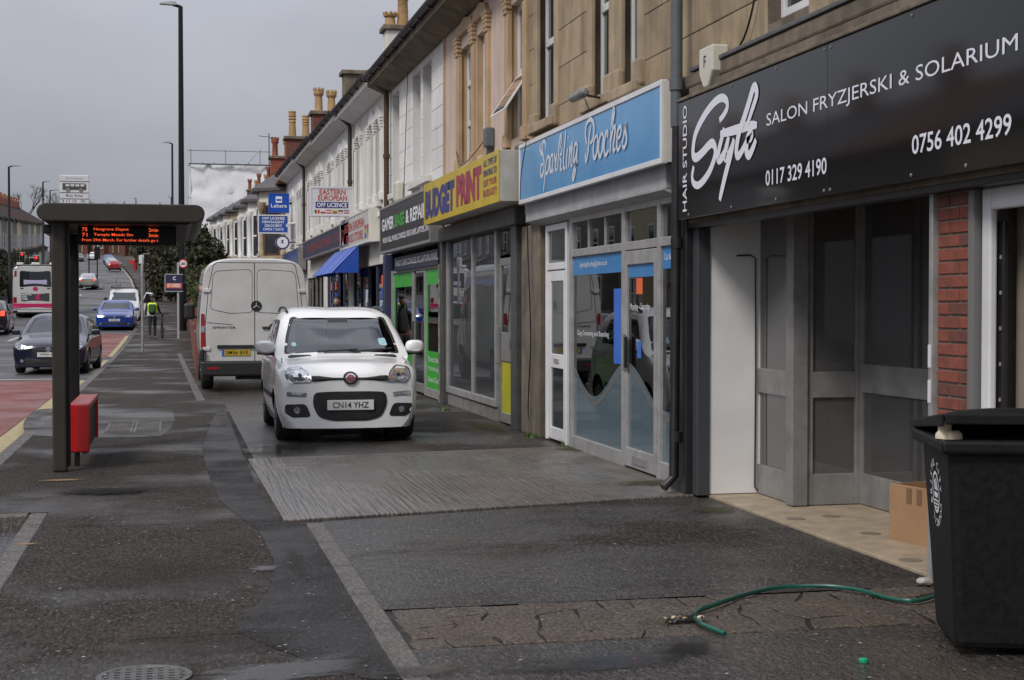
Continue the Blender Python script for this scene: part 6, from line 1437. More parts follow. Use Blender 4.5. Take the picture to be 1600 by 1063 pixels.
box('seat_edge', M_seat, xa, xa + .02, 15.25, 16.93, zt - .05, zt, bn, .006); box('seat_edge', M_seat, xb - .02, xb, 15.25, 16.93, zt - .05, zt, bn, .006)
n = 26
for k in range(n):
    y = 15.26 + k * 1.66 / n
    box('slat', M_seat if k % 2 else pm('pale_pink_mesh', (.45, .30, .30), rough=.5), xa + .02, xb - .02, y, y + .042, zt - .018, zt - .002, bn)
box('inner_panel', M_sd, xa + .03, xb - .03, 15.25, 16.93, .16, .56, bn)
for yv in (15.4, 16.7): box('leg', M_sd, -.95, -.90, yv, yv + .05, 0, .17, bn)
dsp = thing('display_board', 'black electronic departure board with orange text under the shelter roof', 'display', (-.45, 15.3, 2.13))
box('case', M_sd, -.90, .035, 15.32, 15.44, 2.165, 2.344, dsp, .01)
M_led = pm('orange_led', (.6, .08, .02), rough=.5, emis=(1, .10, .03), estr=.85)
for k, row in enumerate(((('75', -.86, .05), ('Hengrove Depot', -.75, .33), ('2min', -.23, .09)), (('71', -.86, .05), ('Temple Meads Stn', -.75, .37), ('3min', -.23, .09)), (('From 29th March. For further details go t', -.86, .72),))):
    for s_, x, w in row: lettering('lettering', s_, M_led, dsp, (x, 15.317, 2.298 - .053 * k), (1, 0, 0), FZ, w, .034, .004)
fs = thing('bus_stop_flag', 'white bus stop flag with a bus symbol above the shelter roof', 'sign', (xat(117, 23), 23, 0))
fx0, fx1, fz0, fz1 = xat(94, 23), xat(140, 23), zat(117, 325, 23) + .03, zat(117, 274, 23)
box('plate', M_wp, fx0, fx1, 23, 23.03, fz0, fz1, fs, .01); MB().tube([((fx0 + fx1) / 2, 23.06, 0), ((fx0 + fx1) / 2, 23.06, fz1 - .05)], .035, 10).build('pole', M_sd, fs, smooth=50)
w, hh = fx1 - fx0, fz1 - fz0; yv = 22.996
for f in (.79, .42, .22): box('rule', M_dk, fx0, fx1, yv - .0005, yv + .003, fz0 + hh * f, fz0 + hh * f + .006, fs)
bm_ = MB().prism([(fx0 + w * a, yv, fz0 + hh * b) for a, b in ((.10, .52), (.90, .52), (.90, .68), (.86, .73), (.10, .73))], (0, .003, 0)); bs = bm_.build('bus_symbol', M_dk, fs)
for k in range(4): box('symbol_window', M_wp, fx0 + w * (.20 + .17 * k), fx0 + w * (.33 + .17 * k), yv - .002, yv + .002, fz0 + hh * .63, fz0 + hh * .70, bs)
for q in (.28, .72): MB().lathe([(.03, 0), (.03, -.004), (.008, -.004)], (fx0 + w * q, yv, fz0 + hh * .52), 12, 'y').build('symbol_wheel', M_steel, bs)
lettering('lettering', 'Bus Stop', M_dk, fs, (fx0 + w * .22, yv, fz0 + hh * .28), FY_, FZ, w * .56, hh * .09); lettering('lettering', 'Showcase', pm('pale_green', (.3, .5, .42), rough=.5), fs, (fx0 + w * .2, yv, fz0 + hh * .87), FY_, FZ, w * .58, hh * .07)
lettering('lettering', '3 11 12   76', M_dk, fs, (fx0 + w * .08, yv, fz0 + hh * .12), FY_, FZ, w * .78, hh * .07); lettering('lettering', '71 72 73 75 76', M_dk, fs, (fx0 + w * .05, yv, fz0 + hh * .02), FY_, FZ, w * .85, hh * .07)
# ------------------------------------------------------------------ street lamps, signals, signs
def lamp(label, px, Y, pyt, side, arm=.9, r=.10, pyb=None):
    x = xat(px, Y); g = gz(Y); zt = zat(px, pyt, Y)
    t = thing('street_lamp', label, 'street lamp', (x, Y, g))
    MB().tube([(x, Y, g), (x, Y, g + 2.2), (x, Y, g + 2.25), (x, Y, zt)], [r * 1.5, r * 1.45, r, r * .7], 10).build('column', M_sd, t, smooth=50)
    a = MB().tube([(x, Y, zt - .02), (x + side * arm * .35, Y, zt + .06)], r * .5, 8).build('arm', M_sd, t)
    MB().prism([(x + side * arm * .2, Y - .13, zt + .02), (x + side * arm * 1.0, Y - .12, zt + .05), (x + side * arm * 1.0, Y - .10, zt + .13), (x + side * arm * .45, Y - .10, zt + .22), (x + side * arm * .2, Y - .1, zt + .2)], (0, .26, 0)).build('lantern', M_alu, t, .03)
    return t
lamp('tall black street lamp beside the low brick wall', 284, 72, 12, -1, .95, .15)
lamp('black street lamp beyond the tall lamp on the same side', 270, 130, 225, -1, .75, .11)
lamp('street lamp on the opposite pavement beside the first houses', 15, 108, 261, 1, .7, .10); lamp('street lamp in front of the pastel houses', 68, 150, 285, 1, .6, .10); lamp('long armed street lamp beside the shelter roof', 79, 168, 298, 1, 1.1, .09)
lamp('street lamp by the parked cars uphill', 213, 232, 311, -1, .6, .10); lamp('distant street lamp above the evergreen trees', 268, 198, 309, -1, .5, .09)
def signal(label, px, Y, py0, py1, lit, faceus=True, white=True, extra=None):
    x = xat(px, Y); g = gz(Y); z1, z0 = zat(px, py0, Y), zat(px, py1, Y); hgt = z1 - z0; w = hgt * .42
    t = thing('traffic_light', label, 'traffic light', (x, Y, g))
    MB().tube([(x, Y, g), (x, Y, z1)], .06, 8).build('pole', M_sd, t, smooth=50)
    if white: box('backing_edge', M_wp, x - w * .62, x + w * .62, Y - .09, Y - .07, z0 - .04, z1 + .04, t)
    box('head', M_sd, x - w * .55, x + w * .55, Y - .25, Y - .092, z0, z1, t, .02)
    if faceus:
        for k, c in enumerate(('r', 'a', 'g')):
            zz = z1 - hgt * (.18 + .32 * k); on = c in lit
            col = {'r': (1, .02, .015), 'a': (1, .4, .02), 'g': (.02, 1, .35)}[c]
            mt = pm('lens_%s_%d' % (c, on), tuple(q * (.6 if on else .05) for q in col), rough=.3, emis=col if on else None, estr=1.4 if on else 0)
            MB().lathe([(hgt * .13, 0), (hgt * .12, -.03), (.01, -.045)], (x, Y - .25, zz), 12, 'y').build('lens', mt, t, smooth=50)
    return t
signal('traffic light showing green beside the bus roof', 50, 118, 403, 417, 'g'); signal('traffic light showing red just behind the green one', 57, 123, 400, 417, 'r'); signal('traffic light showing red in front of the dark shrubs', 35, 128, 395, 410, 'r')
signal('dark backed traffic light on the central island', 152, 160, 386, 405, '', False, False); signal('traffic light on the right pavement beside the evergreen trees', 236, 150, 395, 413, '', False); signal('traffic light behind the grey post on the right pavement', 228, 140, 397, 412, '', False)
ip = xat(139, 158); il = thing('signal_pole', 'plain dark pole on the central island', 'pole', (ip, 158, gz(158))); MB().tube([(ip, 158, gz(158)), (ip, 158, gz(158) + 4.2)], .06, 8).build('pole', M_sd, il); box('head', M_sd, ip - .14, ip + .14, 158.07, 158.3, gz(158) + 3.3, gz(158) + 4.3, il, .02)
struct(strip('traffic_island', M_kerb, -7.9 + 1.4, -6.3 + 1.4, 150, 166, -.02), 'low kerbed traffic island in the road', 'island')
bo = xat(146, 153); b_ = thing('keep_left_bollard', 'white and yellow illuminated bollard on the island', 'bollard', (bo, 153, gz(153)))
box('shell', M_wp, bo - .22, bo + .22, 152.9, 153.1, gz(153) + .35, gz(153) + 1.2, b_, .06); box('base', pm('bollard_yellow', (.6, .42, .02), rough=.5), bo - .24, bo + .24, 152.88, 153.12, gz(153) - .02, gz(153) + .36, b_, .04)
MB().lathe([(.16, 0), (.16, -.012), (.01, -.012)], (bo, 152.89, gz(153) + .9), 16, 'y').build('arrow_disc', M_bl2, b_)
sp = thing('speed_sign', 'round 20 speed limit sign on the tall lamp column', 'sign', (xat(286, 70), 71.6, zat(286, 412, 71)))
cx_, cz_ = xat(286, 71.6), zat(286, 412, 71.6)
MB().lathe([(.21, 0), (.21, -.02), (.01, -.02)], (cx_, 71.6, cz_), 24, 'y').build('red_ring', M_rd, sp); MB().lathe([(.155, 0), (.155, -.006), (.01, -.006)], (cx_, 71.579, cz_), 24, 'y').build('disc', M_ltr, sp); lettering('lettering', '20', M_black, sp, (cx_ - .10, 71.568, cz_ - .065), FY_, FZ, .2, .13, .03); box('clip', M_sd, cx_ - .15, cx_ + .15, 71.6, 71.85, cz_ - .02, cz_ + .02, sp)
Yb = 63.0; bx0, bx1 = xat(258, Yb), xat(285, Yb); bz1, bz0 = zat(258, 429, Yb), zat(258, 455, Yb)
lb = thing('letting_board', 'navy letting board reading LET AGREED on a white post', 'sign', (xat(278, Yb), Yb, gz(Yb)))
box('board', pm('navy_board', (.02, .025, .07), rough=.5), bx0, bx1, Yb - .03, Yb, bz0, bz1, lb); box('orange_band', pm('orange_band', (.75, .12, .03), rough=.5), bx0 + .04, bx1 - .03, Yb - .034, Yb - .031, bz0 + (bz1 - bz0) * .18, bz0 + (bz1 - bz0) * .48, lb)
lettering('lettering', 'LET AGREED', M_ltr, lb, (bx0 + .08, Yb - .037, bz0 + (bz1 - bz0) * .24), FY_, FZ, (bx1 - bx0) * .75, .14, .03); lettering('lettering', 'C', M_ltr, lb, (bx0 + .3, Yb - .034, bz0 + (bz1 - bz0) * .66), FY_, FZ, .12, .15, .03)
m = MB().box(bx0 - .02, bx1 + .02, Yb - .034, Yb + .004, bz1, bz1 + .02).box(bx0 - .02, bx1 + .02, Yb - .034, Yb + .004, bz0 - .02, bz0).box(bx0 - .02, bx0, Yb - .034, Yb + .004, bz0, bz1); m.build('frame', M_wp, lb)
xp = xat(278, Yb); box('post', pm('grey_post_paint', (.4, .4, .41), rough=.6), xp - .04, xp + .04, Yb + .005, Yb + .075, gz(Yb), bz1 + .5, lb)
gpx, gpy = xat(222, 51), 51.0
gp_ = thing('sign_post', 'thin galvanised sign post on the pavement seen with its plate edge on', 'sign post', (gpx, gpy, 0)); MB().tube([(gpx, gpy, 0), (gpx, gpy, 3.25)], .042, 10).build('post', M_alu, gp_, smooth=50); box('plate', M_wp, gpx - .012, gpx + .012, gpy - .3, gpy + .3, 2.7, 3.2, gp_); box('plate', M_wp, gpx - .10, gpx + .06, gpy - .06, gpy - .045, 2.95, 3.22, gp_)
tp = MB()
for i in range(2): box('tactile_paving', pm('tactile_buff', (.30, .28, .26), (.22, .21, .2), 5, rough=.7), -1.62 + .5 * i, -1.15 + .5 * i, 46.2, 47.0, -.02, .006 + .0005 * i)['kind'] = 'structure'
for o in list(bpy.data.objects):
    if o.name.startswith('tactile_paving'): tag(o, 'pale tactile paving slab by the grey sign post', 'paving')
pbx = xat(211, 232); pb = thing('post_box', 'red pillar post box on the far pavement', 'post box', (pbx, 232, gz(232)))
MB().lathe([(.27, 0), (.27, .12), (.24, .14), (.24, 1.35), (.29, 1.38), (.30, 1.46), (.22, 1.55), (.05, 1.62)], (pbx, 232, gz(232)), 18).build('body', pm('post_office_red', (.40, .012, .012), rough=.35), pb, smooth=40); box('slot', M_black, pbx - .12, pbx + .12, 231.745, 231.757, gz(232) + 1.2, gz(232) + 1.25, pb)
ut = thing('estate_board', 'small red board leaning by the post box', 'sign', (xat(205, 229), 229, gz(229))); ux0 = xat(205, 229); box('board', M_rd, ux0 - .35, ux0 + .25, 229, 229.03, gz(229) + 1.0, gz(229) + 1.6, ut); box('post', M_dk, ux0 - .03, ux0 + .03, 229.03, 229.08, gz(229), gz(229) + 1.6, ut)
# ------------------------------------------------------------------ garden walls, hedges, trees on the right
def brick_wall_mat():
    m = bpy.data.materials.new('garden_brick'); m.use_nodes = True; n, l = m.node_tree.nodes, m.node_tree.links; p = n['Principled BSDF']
    t = n.new('ShaderNodeTexCoord'); q = n.new('ShaderNodeMapping'); q.inputs['Rotation'].default_value = (R(90), 0, R(90)); l.new(t.outputs['Object'], q.inputs['Vector'])
    b = n.new('ShaderNodeTexBrick'); b.inputs['Color1'].default_value = (.22, .06, .038, 1); b.inputs['Color2'].default_value = (.15, .048, .034, 1); b.inputs['Mortar'].default_value = (.2, .18, .15, 1); b.inputs['Scale'].default_value = 4.4; b.inputs['Mortar Size'].default_value = .012
    l.new(q.outputs[0], b.inputs['Vector']); l.new(b.outputs['Color'], p.inputs['Base Color']); p.inputs['Roughness'].default_value = .85; return m
M_gb = brick_wall_mat()
for i, (a, b, h_) in enumerate(((33.2, 40, .88), (40.5, 49, .95), (52, 60, 1.0), (60.5, 70, 1.05), (70.5, 90, 1.05))):
    gw = thing('garden_wall', ['low red brick wall beside the parked van', 'low red brick wall beyond the van', 'brick garden wall next to the letting board', 'brick garden wall behind the tall lamp', 'far brick garden wall below the evergreen trees'][i], 'wall', (.75, a, gz(a)))
    x = .52 + .0075 * (a - 33); z = gz((a + b) / 2)
    box('wall', M_gb, x, x + .22, a, b, gz(a) - .3, z + h_, gw); 
    k = a
    while k < b - .1: box('coping', M_brickb, x - .03, x + .25, k, min(b, k + 1.4) - .01, z + h_, z + h_ + .07, gw, .01); k += 1.4
    box('pier', M_gb, x - .05, x + .27, a - .30, a - .01, gz(a) - .3, z + h_ + .15, gw)
def leafmat(name, a, b): return pm(name, a, b, 3.5, rough=.65, spec=.3)
M_leaf = [leafmat('dark_evergreen', (.022, .030, .014), (.045, .045, .020)), leafmat('hedge_green', (.040, .060, .018), (.075, .085, .03)), leafmat('brown_hedge', (.055, .042, .022), (.035, .038, .018))]
M_bark = pm('bark', (.06, .05, .04), (.035, .03, .025), 8, rough=.9)
def foliage(c, rx, ry, rz_, n, size, seed, shape='ell', clumps=26):
    r = random.Random(seed); m = MB(); C = []
    for k in range(clumps):
        while True:
            p = Vector((r.uniform(-1, 1), r.uniform(-1, 1), r.uniform(-1, 1)))
            if shape == 'cone':
                if math.hypot(p.x, p.y) < (1 - (p.z + 1) / 2) * .95 + .12: break
            elif shape == 'box': break
            elif p.length < 1: break
        C.append((p, r.uniform(.16, .40)))
    for k in range(n):
        p, s = C[r.randrange(clumps)]
        d = Vector((r.gauss(0, 1), r.gauss(0, 1), r.gauss(0, 1))).normalized() * s * r.uniform(.45, 1.05)
        q = Vector((c[0] + (p.x + d.x) * rx, c[1] + (p.y + d.y) * ry, c[2] + (p.z + d.z) * rz_))
        a = Vector((r.gauss(0, 1), r.gauss(0, 1), r.gauss(0, .7))).normalized(); b = a.orthogonal().normalized(); b.rotate(Matrix.Rotation(r.uniform(0, 6.28), 3, a)); e = a.cross(b)
        s1, s2 = size * r.uniform(.6, 1.4), size * r.uniform(.35, .8)
        m.quad(q - b * s1, q + e * s2, q + b * s1, q - e * s2)
    return m
def tree(label, x, y, h, rx, n=3200, size=.14, mat=0, shape='cone', name='evergreen_tree', cat='tree', seed=1, trunk=.15):
    g = gz(y); t = thing(name, label, cat, (x, y, g)); fb = h * .08
    MB().tube([(x, y, g - .2), (x + .05, y, g + h * .4), (x, y, g + h * .8)], [trunk, trunk * .7, trunk * .25], 8).build('trunk', M_bark, t, smooth=50)
    foliage((x, y, g + fb + (h - fb) / 2), rx, rx, (h - fb) / 2, n, size, seed, shape, 46).build('crown', M_leaf[mat], t)
    return t
tree('tall dark evergreen tree behind the letting board', 1.9, 96, 4.8, 1.5, 3600, .16, 0, 'ell', seed=2); tree('dark evergreen tree with a broad base beside the far signals', .55, 112, 5.2, 2.0, 4200, .17, 0, 'cone', seed=3); tree('tall dark evergreen by the second lamp', 1.4, 124, 5.3, 2.0, 4200, .18, 0, 'ell', seed=4); tree('brownish evergreen nearest the signals', -.6, 140, 7.2, 2.2, 3600, .18, 2, 'cone', seed=5); tree('evergreen tree in front of the far red brick houses', -.8, 178, 8.0, 3.2, 3600, .22, 0, 'ell', seed=6); tree('round dark tree above the post box', -3.0, 262, 7.0, 4.0, 3000, .28, 0, 'ell', seed=7); tree('dark tree in the garden beside the scaffold', 3.6, 120, 4.6, 2.0, 3600, .18, 0, 'ell', seed=19); tree('evergreen behind the garden wall below the scaffold', 2.6, 104, 4.4, 1.8, 3200, .16, 0, 'ell', seed=20)
def hedge(label, x, y, rx, ry, h, mat=1, n=3000, size=.09, seed=1):
    g = gz(y); t = thing('hedge', label, 'hedge', (x, y, g)); foliage((x, y, g + h / 2), rx, ry, h / 2, n, size, seed, 'box', 60).build('foliage', M_leaf[mat], t); MB().tube([(x, y, g - .1), (x, y, g + h * .5)], .06, 6).build('stem', M_bark, t); return t
hedge('green hedge over the wall beside the letting board', 1.35, 65, .45, 4, 2.0, 1, 4200, .08, 11); hedge('dark hedge behind the tall lamp', 1.5, 76, .6, 6, 2.6, 0, 4200, .10, 12); hedge('hedge further along the garden walls', 1.35, 88, .6, 6, 2.6, 1, 3600, .10, 13)
hedge('brown shrubs in front of the first opposite houses', -13.5, 98, 1.4, 5, 3.2, 2, 3600, .16, 14); hedge('dark shrubs behind the bus', -13.3, 116, 1.2, 8, 2.6, 2, 3600, .16, 15); hedge('dark hedge below the pastel houses', -13.6, 142, 1.0, 10, 3.0, 0, 3600, .2, 16)
def bare_tree(label, x, y, h, seed):
    g = gz(y); t = thing('bare_tree', label, 'tree', (x, y, g)); r = random.Random(seed); m = MB()
    def br(p, d, L, rad, dep):
        q = p + d * L; m.tube([p, p + d * L * .5 + Vector((r.uniform(-.05, .05) * L, 0, 0)), q], [rad, rad * .8, rad * .6], 4, False)
        if dep == 0: return
        for k in range(3 if dep > 1 else 4):
            nd = (d + Vector((r.uniform(-.75, .75), r.uniform(-.75, .75), r.uniform(-.1, .5)))).normalized(); br(q, nd, L * r.uniform(.6, .82), rad * .58, dep - 1)
    MB().tube([(x, y, g - .3), (x, y, g + h * .25)], [.35, .26], 8).build('trunk', M_bark, t, smooth=50)
    br(Vector((x, y, g + h * .24)), Vector((0, 0, 1)), h * .26, .3, 5); m.build('crown', M_bark, t)
for k, (x, y, h) in enumerate(((-38, 330, 13), (-31, 345, 14), (-26, 372, 13), (-22, 390, 14), (-15, 400, 13), (-44, 310, 12))): bare_tree(['bare winter tree behind the opposite rooftops', 'bare winter tree beside the bus stop flag', 'spreading bare tree on the hilltop', 'bare tree behind the red brick terrace', 'bare tree at the right of the hilltop', 'bare tree above the last opposite houses'][k], x, y, h, k + 3)
# ------------------------------------------------------------------ houses across the road
def far_house(wallm, roofm, label, L=7.2, ze=6.7, detail=True):
    """terraced house facing +x, front at x=0, from y=0 to y=L"""
    t = thing('opposite_house', label, 'house', (0, 0, 0), group='terraced houses across the road')
    B = lambda nm, m, x0, x1, y0, y1, z0, z1, p=t, bv=0: MB().box(x0, x1, y0, y1, z0, z1).build(nm, m, p, bv, None, True)
    B('wall', wallm, -8, 0, 0, L, -2.5, ze)
    pr = [(.35, ze), (.35, ze + .1), (-4, ze + 2.6), (-8.35, ze + .1), (-8.35, ze)]
    MB().prism([(a, 0, b) for a, b in pr], (0, L, 0)).build('roof', roofm, t, local=True)
    rf = kids(t)[-1]
    c = MB().box(-4.5, -3.5, L - .45, L + .0, ze + 1.6, ze + 3.5).build('chimney', M_brickb, rf, local=True)
    for k in range(3): MB().lathe([(.13, 0), (.11, .5), (.14, .55), (.12, .6)], (-4.3 + .3 * k, L - .22, ze + 3.5), 8).build('chimney_pot', M_pot if k % 2 else M_potr, c, local=True)
    def win(y0, y1, z0, z1, x=0):
        w = MB().box(x + .002, x + .05, y0, y0 + .09, z0, z1).box(x + .002, x + .05, y1 - .09, y1, z0, z1).box(x + .002, x + .05, y0 + .09, y1 - .09, z0, z0 + .09).box(x + .002, x + .05, y0 + .09, y1 - .09, z1 - .09, z1).box(x + .002, x + .05, y0 + .09, y1 - .09, (z0 + z1) / 2 - .04, (z0 + z1) / 2 + .04).build('window', M_upvc, t, local=True)
        MB().box(x + .004, x + .02, y0 + .09, y1 - .09, z0 + .09, z1 - .09).build('pane', M_pane, w, local=True); MB().box(x, x + .10, y0 - .1, y1 + .1, z0 - .14, z0 - .005).build('sill', M_trim, w, local=True)
    win(1.2, 2.3, 3.6, 5.2); win(4.5, 5.7, 3.6, 5.2)
    B('bay', wallm, .001, .8, .7, 3.1, -2.5, 2.9); MB().prism([(.001, .55, 2.9), (1.0, .55, 2.9), (.001, .55, 3.35)], (0, 2.7, 0)).build('bay_roof', roofm, t, local=True)
    win(1.0, 1.8, .9, 2.5, .8); win(2.0, 2.8, .9, 2.5, .8)
    d = B('door', M_brown, 0.001, .06, 4.9, 5.8, .05, 2.1); B('door_surround', M_trim, .001, .10, 4.7, 4.88, 0, 2.35); B('door_surround', M_trim, .001, .10, 5.82, 6.0, 0, 2.35); B('door_hood', M_trim, .001, .3, 4.6, 6.1, 2.36, 2.5)
    return t
M_gst = pm('pennant_stone', (.19, .175, .15), (.12, .11, .095), 3, rough=.9, bump=.3); M_pblue = pm('pale_blue_render', (.42, .46, .54), (.36, .4, .47), 2, rough=.8); M_pyel = pm('pale_yellow_render', (.5, .44, .28), (.42, .37, .23), 2, rough=.8); M_pgrey = pm('grey_render', (.36, .35, .34), (.3, .29, .28), 2, rough=.8)
proto = [far_house(M_gst, M_tile, 'grey stone house with a red tiled roof in the terrace across the road'), far_house(M_pblue, M_slate, 'pale blue rendered house in the terrace across the road'), far_house(M_pyel, M_slate, 'pale yellow rendered house in the terrace across the road'), far_house(M_gst, M_slate, 'grey stone house with a slate roof in the terrace across the road'), far_house(M_pgrey, M_slate, 'grey rendered house in the terrace across the road')]
order = {14: 0, 15: 3, 16: 3, 17: 1, 18: 2, 19: 1, 20: 4, 21: 3}
used = set()
bpy.context.view_layer.update()
for i in range(2, 34):
    y = 6 + 7.22 * i; k = order.get(i, (0, 3, 4, 3, 2)[i % 5])
    o = proto[k] if k not in used else copy_tree(proto[k]); used.add(k)
    yc = y + 3.6; o.location = (-14.9 + cxo(yc) * .8, y, gz(yc)); dx = .8 * (cxo(yc + 3.6) - cxo(yc - 3.6)) / 7.2; o.rotation_euler = (0, 0, -math.atan(dx))
for i, a in enumerate((20, 60, 130, 180, 230)):
    gw = thing('boundary_wall', 'low stone wall before the opposite houses', 'wall', (-13.7, a, gz(a)), group='walls across the road'); 
    for q in range(4): box('wall', M_gst, -13.85 + cxo(a + q * 9), -13.6 + cxo(a + q * 9), a + q * 9, a + q * 9 + 8.9, gz(a + q * 9) - .6, gz(a + q * 9 + 4) + .9, gw)
# red brick terrace at the crest of the hill, facing down the road
rb0 = far_house(M_brickb, M_slate, 'red brick house at the top of the hill facing down the road'); rb0['group'] = 'red brick houses at the top of the hill'
for i in range(5):
    o = rb0 if i == 0 else copy_tree(rb0); o.location = (-24 + 7.22 * i, 322 + i * .6, gz(322) + .3); o.rotation_euler = (0, 0, R(-90))
# ------------------------------------------------------------------ bay fronted houses and the wrapped scaffold beyond the shops
def bay_house(label, a, b, i):
    g = gz((a + b) / 2); h = thing('bay_house', label, 'house', (4.25, a, g)); c = cxo((a + b) / 2); xf = 4.4 + c
    m = [M_cream, M_white, M_cream, M_trim][i % 4]; ze = g + 6.15
    box('wall', m, xf, xf + 8, a, b, g - .8, ze, h)
    MB().prism([(xf - .4, a, ze), (xf - .4, a, ze + .1), (xf + 4, a, ze + 2.6), (xf + 8.4, a, ze + .1), (xf + 8.4, a, ze)], (0, b - a, 0)).build('roof', M_tile if i == 0 else M_slate, h)
    ym = a + (b - a) * .42; hw = 1.5; pj = 1.0
    plan = [(xf - .001, ym - hw), (xf - pj, ym - hw + .75), (xf - pj, ym + hw - .75), (xf - .001, ym + hw)]
    MB().prism([(x, y, g - .8) for x, y in plan], (0, 0, ze - g + .55)).build('bay', m, h)
    rp = [(xf - .001, ym - hw - .3), (xf - pj - .28, ym - hw + .6), (xf - pj - .28, ym + hw - .6), (xf - .001, ym + hw + .3)]
    r = MB(); r.add([(x, y, ze - .24) for x, y in rp] + [(x, y, ze - .12) for x, y in rp] + [(xf + .2, ym, ze + .9)], [(3, 2, 1, 0), (0, 1, 5, 4), (1, 2, 6, 5), (2, 3, 7, 6), (4, 5, 8), (5, 6, 8), (6, 7, 8), (7, 4, 8)]).build('bay_roof', M_slate, h)
    # canted windows facing down the street, both storeys
    p, q = Vector((*plan[1], 0)), Vector((*plan[0], 0)); d = (q - p).normalized(); n = Vector((d.y, -d.x, 0)); n = -n if n.y > 0 else n
    L = (q - p).length
    for z0, z1 in ((3.35, 5.35), (.9, 2.6)):
        def slab(m_, s0, s1, za, zb, t0, t1): m_.prism([tuple(p + d * s + n * t + Vector((0, 0, za + g))) for s, t in ((s0, t0), (s1, t0), (s1, t1), (s0, t1))], (0, 0, zb - za))
        f = MB(); slab(f, .25, .33, z0, z1, .002, .06); slab(f, L - .33, L - .25, z0, z1, .002, .06); slab(f, .33, L - .33, z0, z0 + .08, .002, .06); slab(f, .33, L - .33, z1 - .08, z1, .002, .06); slab(f, .33, L - .33, (z0 + z1) / 2 - .04, (z0 + z1) / 2 + .04, .002, .06)
        w = f.build('window', M_brown if i == 0 else M_upvc, h); pn = MB(); slab(pn, .33, L - .33, z0 + .08, z1 - .08, .004, .03); pn.build('pane', M_pane, w)
        s_ = MB(); slab(s_, .1, L - .1, z0 - .22, z0 - .02, .001, .14); s_.build('sill', M_trim, w, .02)
        for sx_ in (.12, L - .12):
            cc = p + d * sx_ + n * .03; co = MB().lathe([(.13, z0 - .02), (.13, z0 + .15), (.09, z0 + .2), (.085, z1 - .3), (.10, z1 - .28), (.16, z1 - .05), (.18, z1 + .05), (.18, z1 + .12)], (cc.x, cc.y, g), 10).build('column', M_white if i else M_trim, h, smooth=40)
    y0w = ym - .6
    for z0, z1 in ((3.35, 5.35), (.9, 2.6)):
        w = box('window', M_upvc, xf - pj - .05, xf - pj - .002, y0w, y0w + 1.2, g + z0, g + z1, h); box('pane', M_pane, xf - pj - .056, xf - pj - .051, y0w + .1, y0w + 1.1, g + z0 + .1, g + z1 - .1, w)
    chimney(h, M_brick if i == 0 else M_brickb, xat(440, b) if i == 0 else xf + 2.5, b - .4, ze, zat(440, 251, b) if i == 0 else ze + 2.4, .7, 1.0, [(-.3, .78, M_potr, 1), (.22, .72, M_pot, 1)])
    return h
for i, (a, b) in enumerate(((58.2, 68), (68.2, 77), (77.2, 86), (86.2, 95), (95.2, 104), (104.2, 113), (113.2, 122))): bay_house(['cream bay fronted house next to the end of the shops', 'white bay fronted house second beyond the shops', 'cream bay fronted house third beyond the shops', 'stone bay fronted house fourth beyond the shops', 'cream bay fronted house fifth beyond the shops', 'white bay fronted house before the scaffold', 'cream bay fronted house next to the scaffold'][i], a, b, i)
ya_ = thing('tv_aerial', 'thin television aerial above the red chimney pots', 'aerial', (xat(421, 66), 66, gz(66) + 8)); ax, az0, az1 = xat(421, 66), zat(421, 255, 66) - .6, zat(421, 209, 66)
MB().tube([(ax, 66, az0), (ax, 66, az1)], .02, 6).build('mast', M_sd, ya_); MB().tube([(ax - .45, 66, az1 - .12), (ax + .35, 66, az1 - .2)], .012, 5).build('boom', M_sd, ya_)
for k in range(6): MB().tube([(ax - .4 + .13 * k, 65.8, az1 - .13 - .01 * k), (ax - .4 + .13 * k, 66.2, az1 - .13 - .01 * k)], .006, 4).build('element', M_sd, ya_)
ys = 138.0; g = gz(ys)
sx0, sx1 = xat(299, ys), xat(425, ys); z1 = zat(350, 258, ys); z0 = zat(350, 361, ys)
sc = thing('scaffolding', 'scaffold wrapped in white sheeting around a tall building', 'scaffolding', (sx0, ys, g))
nx, nz = 14, 12; rs = random.Random(8)
gv = [[(sx0 + (sx1 - sx0) * i / nx, ys + rs.uniform(-.14, .14) + .10 * math.sin(i * 1.9 + j), z0 + (z1 - z0) * j / nz + (rs.uniform(-.12, .0) if j == 0 else 0)) for j in range(nz + 1)] for i in range(nx + 1)]
m = MB(); m.add([p for r in gv for p in r], [(i * (nz + 1) + j, (i + 1) * (nz + 1) + j, (i + 1) * (nz + 1) + j + 1, i * (nz + 1) + j + 1) for i in range(nx) for j in range(nz)])
M_sheet = pm('white_sheeting', (.84, .84, .85), (.78, .78, .80), 1.2, rough=.5, bump=.15, bscale=1.2)
m.build('sheeting', M_sheet, sc, smooth=60)
m = MB(); m.add([(sx0, ys + 16 * i / 6, z0 + (z1 - z0) * j) for i in range(7) for j in (0, 1)], [(2 * i, 2 * i + 1, 2 * i + 3, 2 * i + 2) for i in range(6)]); m.build('sheeting', M_sheet, sc)
for k in range(8):
    x = sx0 + (sx1 - sx0) * k / 7; MB().tube([(x, ys + .35, g), (x, ys + .35, z1 + (1.4 if k % 3 == 0 else .25))], .035, 6).build('standard', M_steel, sc)
for z in (z0 + .2, (z0 + z1) / 2, z1 - .1, zat(350, 236, ys)): MB().tube([(sx0 - .3, ys + .30, z), (sx1, ys + .30, z)], .035, 6).build('ledger', M_steel, sc)
MB().tube([(sx0 + 4.6, ys - .3, z1 - .3), (sx0 + 6.2, ys - .3, z1 + 1.5)], .03, 6).build('brace', M_steel, sc)
box('deck_board', M_dk, sx0 - .2, sx1, ys - .35, ys - .2, z1 - .05, z1 + .06, sc)
tb = thing('tall_building', 'cream building standing inside the white wrapped scaffold', 'building', (sx0 + 1, ys + 2, g))
